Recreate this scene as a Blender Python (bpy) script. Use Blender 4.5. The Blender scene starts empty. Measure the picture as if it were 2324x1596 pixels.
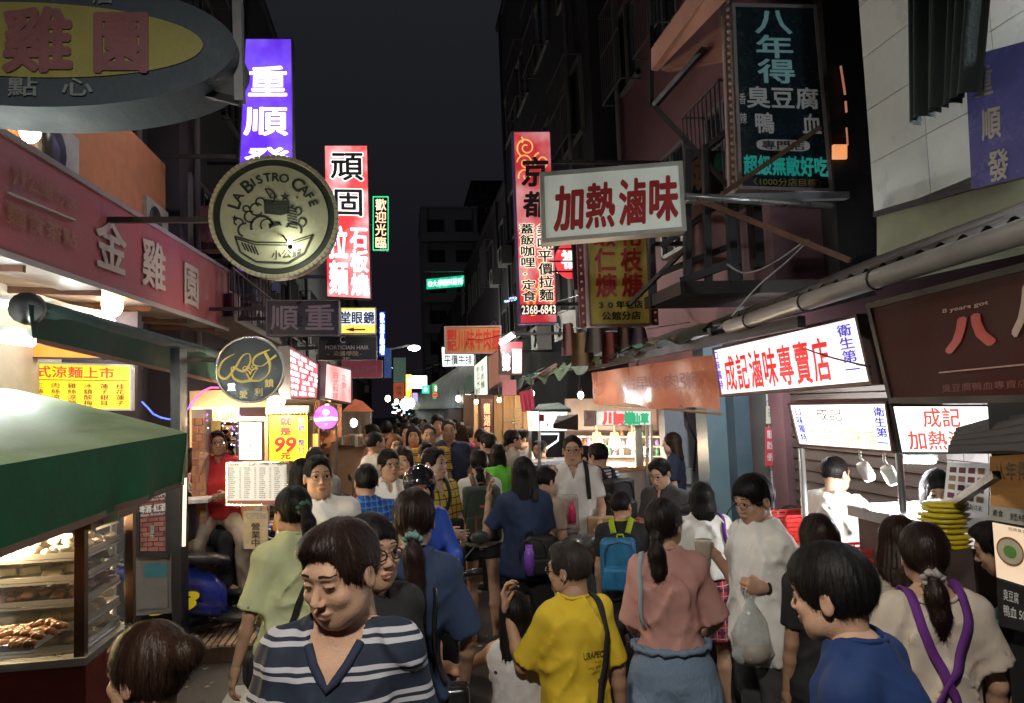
import bpy, math, random, numpy as np
from mathutils import Vector, Matrix
from mathutils.bvhtree import BVHTree
random.seed(7);RNG=np.random.RandomState(7)
scene=bpy.context.scene
COL=scene.collection
# ------------------------------------------------------------------ camera
FPX, CX, CY, WPX, HPX=1678.0, 1162.0, 798.0, 2324.0, 1596.0
CAMZ=2.05
cam_d=bpy.data.cameras.new('camera');cam=bpy.data.objects.new('camera', cam_d);COL.objects.link(cam)
cam_d.sensor_width=36.0;cam_d.lens=36.0*FPX/WPX;cam_d.clip_start=0.05;cam_d.clip_end=500
CAMROT=(Matrix.Rotation(-math.radians(8.37), 4, 'Z')@Matrix.Rotation(math.radians(94.0), 4, 'X')@Matrix.Rotation(-math.radians(2.2), 4, 'Z'))
cam.matrix_world=Matrix.Translation((0, 0, CAMZ))@CAMROT
scene.camera=cam
# ------------------------------------------------------------------ night sky
world=bpy.data.worlds.new('World');scene.world=world;world.use_nodes=True
wn=world.node_tree;wn.nodes.clear()
wo=wn.nodes.new('ShaderNodeOutputWorld');wb=wn.nodes.new('ShaderNodeBackground')
wtc=wn.nodes.new('ShaderNodeTexCoord');wsep=wn.nodes.new('ShaderNodeSeparateXYZ');wr=wn.nodes.new('ShaderNodeValToRGB')
wr.color_ramp.elements[0].position=0.16;wr.color_ramp.elements[0].color=(0.0078, 0.0066, 0.0098, 1)
wr.color_ramp.elements[1].position=0.6;wr.color_ramp.elements[1].color=(0.0135, 0.0158, 0.0185, 1)
wn.links.new(wtc.outputs['Generated'], wsep.inputs[0]);wn.links.new(wsep.outputs['Z'], wr.inputs[0])
wn.links.new(wr.outputs[0], wb.inputs[0]);wb.inputs[1].default_value=1.0;wn.links.new(wb.outputs[0], wo.inputs[0])
vs=scene.view_settings
vs.view_transform='Standard';vs.look='None';vs.exposure=0.0;vs.gamma=1.0;vs.use_curve_mapping=False
cy=scene.cycles
cy.use_denoising=True;cy.max_bounces=6;cy.diffuse_bounces=3;cy.glossy_bounces=3;cy.transmission_bounces=4
cy.transparent_max_bounces=8;cy.sample_clamp_indirect=4.0;cy.caustics_reflective=False;cy.caustics_refractive=False
cy.use_light_tree=True;cy.blur_glossy=1.0
try:cy.denoiser='OPENIMAGEDENOISE'
except Exception:pass
# ------------------------------------------------------------------ pixel helpers (2324 x 1596 reading of the photograph)
_R3=CAMROT.to_3x3();_C=Vector((0, 0, CAMZ))
def ray(x, y):return _R3@Vector(((x-CX)/FPX, -(y-CY)/FPX, -1.0))
def PY(x, y, Y):
 d=ray(x, y);return _C+d*(Y/d.y)
def PX(x, y, X):
 d=ray(x, y);return _C+d*(X/d.x)
def PZ(x, y, Z):
 d=ray(x, y);return _C+d*((Z-CAMZ)/d.z)
def QY(pts, *Ys):
 if len(Ys)==1:Ys=Ys*4
 elif len(Ys)==2:Ys=(Ys[0], Ys[1], Ys[1], Ys[0])
 return[PY(p[0], p[1], Y)for p, Y in zip(pts, Ys)]
def QX(pts, X):return[PX(p[0], p[1], X)for p in pts]
def rect(x0, y0, x1, y1):return[(x0, y0), (x1, y0), (x1, y1), (x0, y1)]
# ------------------------------------------------------------------ materials
_M={}
def srgb(r, g, b):
 f=lambda c:(c/255)/12.92 if c/255<=.04045 else((c/255+.055)/1.055)**2.4
 return(f(r), f(g), f(b))
def M(name, col=(.5, .5, .5), rough=.6, metal=0., emit=None, es=0., var=.18, vs=6., bump=.15, bs=40., stretch=(1, 1, 1), alpha=1., trans=0., sss=0., pattern=None, coat=0., spec=.5, ripple=None, hot=.34):
 if name in _M:return _M[name]
 m=bpy.data.materials.new(name);m.use_nodes=True;_M[name]=m
 nt=m.node_tree;N=nt.nodes;L=nt.links;b=N['Principled BSDF']
 c4=(*col, 1)
 b.inputs['Roughness'].default_value=rough;b.inputs['Metallic'].default_value=metal
 b.inputs['Specular IOR Level'].default_value=spec
 if coat:b.inputs['Coat Weight'].default_value=coat;b.inputs['Coat Roughness'].default_value=.08
 tc=N.new('ShaderNodeTexCoord');mp=N.new('ShaderNodeMapping');mp.inputs['Scale'].default_value=stretch
 L.new(tc.outputs['Object'], mp.inputs[0])
 src=None
 if pattern:src=pattern(nt, tc, mp, c4)
 if var:
  n=N.new('ShaderNodeTexNoise');n.inputs['Scale'].default_value=vs;n.inputs['Detail'].default_value=5;n.inputs['Roughness'].default_value=.65
  L.new(mp.outputs[0], n.inputs['Vector'])
  mr=N.new('ShaderNodeMapRange');mr.inputs[1].default_value=.3;mr.inputs[2].default_value=.7
  mr.inputs[3].default_value=1-var;mr.inputs[4].default_value=1+var*.6
  L.new(n.outputs[0], mr.inputs[0])
  vm=N.new('ShaderNodeVectorMath');vm.operation='SCALE'
  if src is not None:L.new(src, vm.inputs[0])
  else:vm.inputs[0].default_value=col
  L.new(mr.outputs[0], vm.inputs['Scale']);L.new(vm.outputs[0], b.inputs['Base Color'])
  r2=N.new('ShaderNodeMapRange');r2.inputs[1].default_value=.3;r2.inputs[2].default_value=.7
  r2.inputs[3].default_value=max(0, rough-.12);r2.inputs[4].default_value=min(1, rough+.12)
  L.new(n.outputs[0], r2.inputs[0]);L.new(r2.outputs[0], b.inputs['Roughness'])
 elif src is not None:L.new(src, b.inputs['Base Color'])
 else:b.inputs['Base Color'].default_value=c4
 if bump:
  n2=N.new('ShaderNodeTexNoise');n2.inputs['Scale'].default_value=bs;n2.inputs['Detail'].default_value=4
  L.new(mp.outputs[0], n2.inputs['Vector'])
  bp=N.new('ShaderNodeBump');bp.inputs['Strength'].default_value=bump;bp.inputs['Distance'].default_value=.01
  L.new(n2.outputs[0], bp.inputs['Height']);L.new(bp.outputs[0], b.inputs['Normal'])
  if ripple:
   w=N.new('ShaderNodeTexWave');w.inputs['Scale'].default_value=ripple[0];w.bands_direction=ripple[1];w.inputs['Distortion'].default_value=ripple[2]
   L.new(mp.outputs[0], w.inputs['Vector'])
   b2=N.new('ShaderNodeBump');b2.inputs['Strength'].default_value=ripple[3];b2.inputs['Distance'].default_value=.01
   L.new(w.outputs[1], b2.inputs['Height']);L.new(bp.outputs[0], b2.inputs['Normal']);L.new(b2.outputs[0], b.inputs['Normal'])
 if emit is not None:
  b.inputs['Emission Strength'].default_value=es
  ne=N.new('ShaderNodeTexNoise');ne.inputs['Scale'].default_value=2.3;ne.inputs['Detail'].default_value=3
  L.new(tc.outputs['Object'], ne.inputs['Vector'])
  me=N.new('ShaderNodeMapRange');me.inputs[1].default_value=.35;me.inputs[2].default_value=.65
  me.inputs[3].default_value=.78;me.inputs[4].default_value=1.12;L.new(ne.outputs[0], me.inputs[0])
  mw=N.new('ShaderNodeMapRange');mw.inputs[1].default_value=.42;mw.inputs[2].default_value=.72;mw.inputs[3].default_value=0.;mw.inputs[4].default_value=hot;L.new(ne.outputs[0], mw.inputs[0])  # uneven backlight painted into the glow as paler patches
  mxe=N.new('ShaderNodeMix');mxe.data_type='RGBA';L.new(mw.outputs[0], mxe.inputs['Factor']);mxe.inputs[6].default_value=(*emit, 1);mxe.inputs[7].default_value=(*[min(1., c*(.75 if hot<.5 else.45)+(.25 if hot<.5 else.55)*max(emit))for c in emit], 1)
  ve=N.new('ShaderNodeVectorMath');ve.operation='SCALE';L.new(mxe.outputs[2], ve.inputs[0]);L.new(me.outputs[0], ve.inputs['Scale'])
  L.new(ve.outputs[0], b.inputs['Emission Color'])
 if trans:b.inputs['Transmission Weight'].default_value=trans
 if alpha<1:b.inputs['Alpha'].default_value=alpha
 if sss:
  b.inputs['Subsurface Weight'].default_value=sss;b.inputs['Subsurface Radius'].default_value=(.02, .008, .004);b.inputs['Subsurface Scale'].default_value=.4
 return m
def mixpat(kind, c2, scale=1., width=.5, axis='Z', scale2=None, soft=0.02, c3=None, offs=0.):
 """stripe and plaid prints in the cloth's own coordinates"""
 def f(nt, tc, mp, c1):
  N=nt.nodes;L=nt.links
  sep=N.new('ShaderNodeSeparateXYZ');L.new(tc.outputs['Object'], sep.inputs[0])
  nz=N.new('ShaderNodeTexNoise');nz.inputs['Scale'].default_value=5;L.new(tc.outputs['Object'], nz.inputs['Vector'])
  def band(ax, sc, wd, of=0.):
   a=N.new('ShaderNodeMath');a.operation='MULTIPLY_ADD';L.new(nz.outputs[0], a.inputs[0]);a.inputs[1].default_value=.03
   L.new(sep.outputs[ax], a.inputs[2])
   m1=N.new('ShaderNodeMath');m1.operation='MULTIPLY_ADD';L.new(a.outputs[0], m1.inputs[0]);m1.inputs[1].default_value=sc;m1.inputs[2].default_value=of+20
   fr=N.new('ShaderNodeMath');fr.operation='FRACT';L.new(m1.outputs[0], fr.inputs[0])
   lt=N.new('ShaderNodeMath');lt.operation='LESS_THAN';L.new(fr.outputs[0], lt.inputs[0]);lt.inputs[1].default_value=wd
   return lt.outputs[0]
  def mix(fac, a, bcol):
   mx=N.new('ShaderNodeMix');mx.data_type='RGBA';L.new(fac, mx.inputs['Factor'])
   if isinstance(a, tuple):mx.inputs[6].default_value=(*a[:3], 1)
   else:L.new(a, mx.inputs[6])
   mx.inputs[7].default_value=(*bcol[:3], 1);return mx.outputs[2]
  if kind=='stripe':return mix(band(axis, scale, width, offs), c1, c2)
  if kind=='double':
   o=mix(band(axis, scale, width, offs), c1, c2);return mix(band(axis, scale, width, offs-width*1.75), o, c2)
  if kind=='plaid':
   o=mix(band('Z', scale, width), c1, c2);o=mix(band('X', scale, width), o, c2)
   if c3:o=mix(band('Z', scale, width*.3, .45), o, c3);o=mix(band('X', scale, width*.3, .45), o, c3)
   return o
  if kind=='spots':
   v=N.new('ShaderNodeTexVoronoi');v.inputs['Scale'].default_value=scale;L.new(tc.outputs['Object'], v.inputs['Vector'])
   lt=N.new('ShaderNodeMath');lt.operation='LESS_THAN';L.new(v.outputs['Distance'], lt.inputs[0]);lt.inputs[1].default_value=width
   return mix(lt.outputs[0], c1, c2)
  if kind=='brick':
   br=N.new('ShaderNodeTexBrick');br.inputs['Scale'].default_value=scale
 return f
def E(name, col=(1, 1, 1), es=1., base=None, hot=.34):
 if name in _M:return _M[name]
 return M(name, base or tuple(min(.8, c)for c in col), .35, emit=col, es=es, var=0, bump=0, hot=hot)
 # ------------------------------------------------------------------ mesh helpers
def V3(v):return Vector(v)
class MB:
 def __init__(s):s.v=[];s.f=[];s.mi=[];s.mats=[];s.smooth=[]
 def slot(s, m):
  if m is None:return 0
  if m not in s.mats:s.mats.append(m)
  return s.mats.index(m)
 def add(s, vs, fs, m=None, sm=False):
  o=len(s.v);i=s.slot(m);s.v.extend([tuple(v)for v in vs]);s.f.extend([tuple(a+o for a in f)for f in fs])
  s.mi.extend([i]*len(fs));s.smooth.extend([sm]*len(fs));return s
 def box(s, c, sz, m=None, rot=None, taper=1.):
  hx, hy, hz=sz[0]/2, sz[1]/2, sz[2]/2;P=[]
  for z in(-hz, hz):
   t=taper if z>0 else 1
   for x, y in((-hx, -hy), (hx, -hy), (hx, hy), (-hx, hy)):P.append(Vector((x*t, y*t, z)))
  if rot is not None:
   R=rot if isinstance(rot, Matrix)else Matrix.Rotation(rot, 3, 'Z')
   P=[R@p for p in P]
  c=Vector(c)
  return s.add([p+c for p in P], [(0, 3, 2, 1), (4, 5, 6, 7), (0, 1, 5, 4), (1, 2, 6, 5), (2, 3, 7, 6), (3, 0, 4, 7)], m)
 def bb(s, lo, hi, m=None):return s.box([(a+b)/2 for a, b in zip(lo, hi)], [b-a for a, b in zip(lo, hi)], m)
 def quadbox(s, q, t, m=None, n=None):
  """prism on a quad, thickened away from its front"""
  q=[Vector(p)for p in q]
  if n is None:n=(q[1]-q[0]).cross(q[3]-q[0]).normalized()
  b=[p+n*t for p in q]
  k=len(q);fs=[tuple(range(k-1, -1, -1)), tuple(range(k, 2*k))]+[(i, (i+1)%k, k+(i+1)%k, k+i)for i in range(k)]
  return s.add(q+b, fs, m)
 def beam(s, a, b, w, h=None, m=None, up=(0, 0, 1)):
  a=Vector(a);b=Vector(b);h=h or w;d=(b-a);L=d.length
  if L<1e-6:return s
  d.normalize();u=Vector(up)
  if abs(d.dot(u))>.95:u=Vector((0, 1, 0))
  x=d.cross(u).normalized();z=x.cross(d)
  P=[p+x*i*w/2+z*j*h/2 for p in(a, b)for i, j in((-1, -1), (1, -1), (1, 1), (-1, 1))]
  return s.add(P, [(0, 1, 2, 3), (4, 7, 6, 5), (0, 4, 5, 1), (1, 5, 6, 2), (2, 6, 7, 3), (3, 7, 4, 0)], m)
 def tube(s, pts, r, n=8, m=None, cap=True, sm=True, closed=False):
  pts=[Vector(p)for p in pts];K=len(pts);rs=r if isinstance(r, (list, tuple))else[r]*K
  vs=[];fs=[];prev=None
  for i, p in enumerate(pts):
   if closed:d=pts[(i+1)%K]-pts[i-1]
   else:d=pts[min(i+1, K-1)]-pts[max(i-1, 0)]
   if d.length<1e-9:d=Vector((0, 0, 1))
   d.normalize()
   if prev is None:
    u=Vector((0, 0, 1))if abs(d.z)<.9 else Vector((1, 0, 0));x=d.cross(u).normalized()
   else:x=(prev-d*prev.dot(d)).normalized()
   prev=x;y=d.cross(x)
   for j in range(n):
    a=2*math.pi*j/n;vs.append(p+x*math.cos(a)*rs[i]+y*math.sin(a)*rs[i])
  for i in range(K if closed else K-1):
   i2=(i+1)%K
   for j in range(n):fs.append((i*n+j, i*n+(j+1)%n, i2*n+(j+1)%n, i2*n+j))
  if cap and not closed:fs.append(tuple(range(n-1, -1, -1)));fs.append(tuple((K-1)*n+j for j in range(n)))
  return s.add(vs, fs, m, sm)
 def lathe(s, prof, c=(0, 0, 0), n=20, m=None, axis='Z', sm=True, mat=None):
  vs=[];fs=[];K=len(prof);c=Vector(c)
  for r, z in prof:
   for j in range(n):
    a=2*math.pi*j/n;p=Vector((r*math.cos(a), r*math.sin(a), z))
    if axis=='Y':p=Vector((p.x, p.z, p.y))
    if axis=='X':p=Vector((p.z, p.x, p.y))
    if mat is not None:p=mat@p
    vs.append(p+c)
  for i in range(K-1):
   for j in range(n):fs.append((i*n+j, i*n+(j+1)%n, (i+1)*n+(j+1)%n, (i+1)*n+j))
  fs.append(tuple(range(n-1, -1, -1)));fs.append(tuple((K-1)*n+j for j in range(n)))
  return s.add(vs, fs, m, sm)
 def ball(s, c, r, m=None, n=12, k=8, rot=None):
  r=r if isinstance(r, (list, tuple))else(r, r, r);vs=[];fs=[];c=Vector(c)
  for i in range(k+1):
   t=math.pi*i/k
   for j in range(n):
    a=2*math.pi*j/n;p=Vector((r[0]*math.sin(t)*math.cos(a), r[1]*math.sin(t)*math.sin(a), r[2]*math.cos(t)))
    if rot is not None:p=rot@p
    vs.append(p+c)
  for i in range(k):
   for j in range(n):fs.append((i*n+j, (i+1)*n+j, (i+1)*n+(j+1)%n, i*n+(j+1)%n))
  return s.add(vs, fs, m, True)
 def grid(s, fn, nu, nv, m=None, sm=True, thick=0):
  vs=[fn(i/nu, j/nv)for i in range(nu+1)for j in range(nv+1)];w=nv+1
  fs=[(i*w+j, i*w+j+1, (i+1)*w+j+1, (i+1)*w+j)for i in range(nu)for j in range(nv)]
  return s.add(vs, fs, m, sm)
 def np(s, v, f, m=None, sm=True):
  return s.add(v.tolist()if hasattr(v, 'tolist')else v, f.tolist()if hasattr(f, 'tolist')else f, m, sm)
 def build(s, name, mat=None, parent=None, loc=None):
  me=bpy.data.meshes.new(name);me.from_pydata(s.v, [], s.f)
  ms=s.mats or[]
  if mat is not None and not ms:ms=[mat]
  for m in ms:me.materials.append(m)
  if len(ms)>1:me.polygons.foreach_set('material_index', s.mi)
  me.polygons.foreach_set('use_smooth', s.smooth)
  me.update()
  return link(name, me, parent, loc)
def link(name, me, parent=None, loc=None):
 o=bpy.data.objects.new(name, me);COL.objects.link(o)
 if parent is not None:o.parent=parent;
 if parent is not None and parent.get('_abs'):o.matrix_parent_inverse=parent['_inv']if False else parent.matrix_basis.inverted()
 if loc is not None:o.location=loc
 return o
def empty(name, loc, label, cat, group=None, rz=0., local=False):
 """the root of a thing; children of a root made with local=False are given in world coordinates"""
 o=bpy.data.objects.new(name, None);COL.objects.link(o);o.empty_display_size=.1
 o.matrix_basis=Matrix.Translation(Vector(loc))@Matrix.Rotation(rz, 4, 'Z')
 if not local:o['_abs']=1
 tag(o, label, cat, group);return o
def tag(o, label=None, cat=None, group=None, kind=None):
 if label:o['label']=label
 if cat:o['category']=cat
 if group:o['group']=group
 if kind:o['kind']=kind
 return o
def copy_tree(root, loc, rz, label, group=None):
 c=root.copy();COL.objects.link(c)
 c.matrix_basis=Matrix.Translation(Vector(loc))@Matrix.Rotation(rz, 4, 'Z')
 c['label']=label
 if group:c['group']=group
 for ch in root.children:
  k=ch.copy();COL.objects.link(k);k.parent=c
  for g in ch.children:
   q=g.copy();COL.objects.link(q);q.parent=k
 return c
def lamp(name, loc, col, W, r=.05, parent=None):
 l=bpy.data.lights.new(name, 'POINT');l.energy=W;l.color=col;l.shadow_soft_size=r
 o=bpy.data.objects.new(name, l);COL.objects.link(o);o.location=loc
 if parent is not None:
  o.parent=parent
  if parent.get('_abs'):o.matrix_parent_inverse=parent.matrix_basis.inverted()
 return o
 # ------------------------------------------------------------------ lettering
_T={}
def glyph(s, bold=0., res=3):
 k=(s, bold)
 if k in _T:return _T[k]
 cu=bpy.data.curves.new('txt', 'FONT');cu.body=s;cu.size=1.0;cu.offset=bold;cu.resolution_u=res;cu.fill_mode='FRONT'
 cu.dimensions='2D'
 o=bpy.data.objects.new('txt', cu);COL.objects.link(o)
 dg=bpy.context.evaluated_depsgraph_get();me=bpy.data.meshes.new_from_object(o.evaluated_get(dg))
 v=np.zeros(len(me.vertices)*3);me.vertices.foreach_get('co', v);v=v.reshape(-1, 3)[:, :2].copy()
 f=[tuple(p.vertices)for p in me.polygons]
 bpy.data.objects.remove(o);bpy.data.curves.remove(cu);bpy.data.meshes.remove(me)
 _T[k]=(v, f);return _T[k]
def layout(items):
 """items: (text,u0,v0,u1,v1,material,bold,mode) in face units, v downwards -> {material: [verts2d, faces]}"""
 out={}
 for it in items:
  t, u0, v0, u1, v1, m=it[:6];bold=it[6]if len(it)>6 else 0.;mode=it[7]if len(it)>7 else 'h';shear=it[8]if len(it)>8 else 0.;lay=it[9]if len(it)>9 else 0
  cells=[]
  if mode=='v':
   n=len(t);hh=(v1-v0)/n
   for i, ch in enumerate(t):cells.append((ch, u0, v0+i*hh, u1, v0+(i+1)*hh, True))
  elif mode=='c':
   n=len(t);ww=(u1-u0)/n
   for i, ch in enumerate(t):cells.append((ch, u0+i*ww, v0, u0+(i+1)*ww, v1, True))
  else:cells.append((t, u0, v0, u1, v1, False))
  key=(m, lay);vs, fs=out.setdefault(key, ([], []))
  for ch, a, b, c, d, em in cells:
   if ch==' ':continue
   g, gf=glyph(ch, 0.)
   if len(g)==0:continue
   if em and ord(ch[0])>0x2000 and ch not in '·':lo=np.minimum(np.array([.06, -.1]), g.min(0));hi=np.maximum(np.array([.97, .84]), g.max(0));pad=.04
   elif em:lo=np.array([min(-.05, g[:, 0].min()), -.1]);hi=np.array([max(.7, g[:, 0].max()), .84]);pad=.06
   else:lo=g.min(0);hi=g.max(0);pad=0.
   w=(g-lo)/np.maximum(hi-lo, 1e-6);w=pad+w*(1-2*pad)
   sx_=bold/max(hi[0]-lo[0], .1);sy_=bold/max(hi[1]-lo[1], .1);nb=0 if bold<.004 else(4 if bold<.02 else 8)
   for kk in range(nb+1):
    an=2*math.pi*kk/max(nb, 1)+.4;dx=0 if kk==nb else math.cos(an)*sx_;dy=0 if kk==nb else math.sin(an)*sy_
    U=a+(c-a)*(w[:, 0]+dx)+shear*(w[:, 1]-.5)*(c-a);Vv=d-(d-b)*(w[:, 1]+dy)
    o=len(vs);vs.extend(zip(U.tolist(), Vv.tolist(), [kk*.00025]*len(g)));fs.extend([tuple(i+o for i in f)for f in gf])
 return out
def qmap(q, u, v, off=0., n=None):
 tl, tr, br, bl=q;p=(tl*(1-u)+tr*u)*(1-v)+(bl*(1-u)+br*u)*v
 return p-n*off
def qnorm(q):return(q[1]-q[0]).cross(q[3]-q[0]).normalized()
def letters(q, items, parent, off=.004, name='lettering'):
 n=qnorm(q)
 for(m, lay), (vs, fs)in layout(items).items():
  b=MB();b.add([qmap(q, u, v, off+.004*lay+e, n)for u, v, e in vs], fs);b.build(name, m, parent)
def sign(name, label, cat, q, thick, face, frame=None, fw=.03, items=(), group=None, extra=None, body=None):
 """box sign on a quad tl,tr,br,bl; the face is a panel held in a proud frame"""
 q=[Vector(p)for p in q];n=qnorm(q)
 c=(q[2]+q[3])/2+n*thick/2
 root=empty(name, c, label, cat, group)
 fr=frame or body or face
 if frame is not None and fw>0:
  b=MB();W=(q[1]-q[0]).length;Hh=(q[3]-q[0]).length;fu, fv=fw/W, fw/Hh
  ou=[qmap(q, u, v, .012, n)for u, v in((0, 0), (1, 0), (1, 1), (0, 1))]
  inn=[qmap(q, u, v, .012, n)for u, v in((fu, fv), (1-fu, fv), (1-fu, 1-fv), (fu, 1-fv))]
  for i in range(4):
   j=(i+1)%4;b.quadbox([ou[i], ou[j], inn[j], inn[i]], .02, None, n)
  b.build('frame', frame, root)
  fq=[qmap(q, u, v, 0., n)for u, v in((fu*.6, fv*.6), (1-fu*.6, fv*.6), (1-fu*.6, 1-fv*.6), (fu*.6, 1-fv*.6))]
 else:fq=q
 MB().quadbox(fq, .004, None, n).build('face', face, root)
 bq=[qmap(q, u, v, -.009, n)for u, v in((0, 0), (1, 0), (1, 1), (0, 1))]
 MB().quadbox(bq, max(thick-.009, .005), None, n).build('casing', fr if fr is not face else(body or M('sign_casing', (.12, .12, .13), .5)), root)
 if items:letters(q, items, root)
 return root
 # ------------------------------------------------------------------ implicit surfaces for bodies, clothes, hair
_NL=np.random.RandomState(3).rand(32, 32, 32).astype(np.float32)
def vnoise(x, y, z):
 x, y, z=np.broadcast_arrays(x, y, z)
 xi=np.floor(x).astype(np.int32);yi=np.floor(y).astype(np.int32);zi=np.floor(z).astype(np.int32)
 fx=x-xi;fy=y-yi;fz=z-zi
 fx=fx*fx*(3-2*fx);fy=fy*fy*(3-2*fy);fz=fz*fz*(3-2*fz)
 g=lambda a, b, c:_NL[(xi+a)&31, (yi+b)&31, (zi+c)&31]
 c00=g(0, 0, 0)*(1-fx)+g(1, 0, 0)*fx;c10=g(0, 1, 0)*(1-fx)+g(1, 1, 0)*fx
 c01=g(0, 0, 1)*(1-fx)+g(1, 0, 1)*fx;c11=g(0, 1, 1)*(1-fx)+g(1, 1, 1)*fx
 return(c00*(1-fy)+c10*fy)*(1-fz)+(c01*(1-fy)+c11*fy)*fz-.5
def nets(F, org, h):
 """surface nets: closed quad mesh of the zero set"""
 S=F<0;nx, ny, nz=F.shape
 c=np.zeros((nx-1, ny-1, nz-1), np.int16)
 for a in(0, 1):
  for b in(0, 1):
   for d in(0, 1):c+=S[a:nx-1+a, b:ny-1+b, d:nz-1+d]
 mix=(c>0)&(c<8);idx=np.argwhere(mix)
 if len(idx)==0:return np.zeros((0, 3)), np.zeros((0, 4), int)
 vid=-np.ones(mix.shape, np.int64);vid[tuple(idx.T)]=np.arange(len(idx))
 acc=np.zeros((len(idx), 3));cnt=np.zeros(len(idx));I=idx.T
 cor=[(a, b, d)for a in(0, 1)for b in(0, 1)for d in(0, 1)]
 for p in cor:
  for ax in range(3):
   if p[ax]:continue
   q=list(p);q[ax]=1
   f0=F[I[0]+p[0], I[1]+p[1], I[2]+p[2]];f1=F[I[0]+q[0], I[1]+q[1], I[2]+q[2]]
   m=(f0<0)!=(f1<0);t=np.where(m, f0/np.where(m, f0-f1, 1), 0)
   P=np.tile(np.array(p, float), (len(idx), 1));P[:, ax]+=t
   acc+=P*m[:, None];cnt+=m
 V=(idx+acc/cnt[:, None])*h+np.array(org)
 faces=[]
 for ax in range(3):
  sl0=[slice(None)]*3;sl1=[slice(None)]*3;sl0[ax]=slice(0, -1);sl1[ax]=slice(1, None)
  a=S[tuple(sl0)];b=S[tuple(sl1)];o1, o2=[(1, 2), (2, 0), (0, 1)][ax]
  for flag, m in((0, a&~b), (1, ~a&b)):
   e=np.argwhere(m);e=e[(e[:, o1]>0)&(e[:, o2]>0)&(e[:, o1]<F.shape[o1]-1)&(e[:, o2]<F.shape[o2]-1)]
   if len(e)==0:continue
   def cell(d1, d2):
    k=e.copy();k[:, o1]-=d1;k[:, o2]-=d2;return vid[tuple(k.T)]
   q=np.stack([cell(1, 1), cell(0, 1), cell(0, 0), cell(1, 0)], 1)
   if flag:q=q[:, ::-1]
   faces.append(q)
 return V, np.concatenate(faces)
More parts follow.
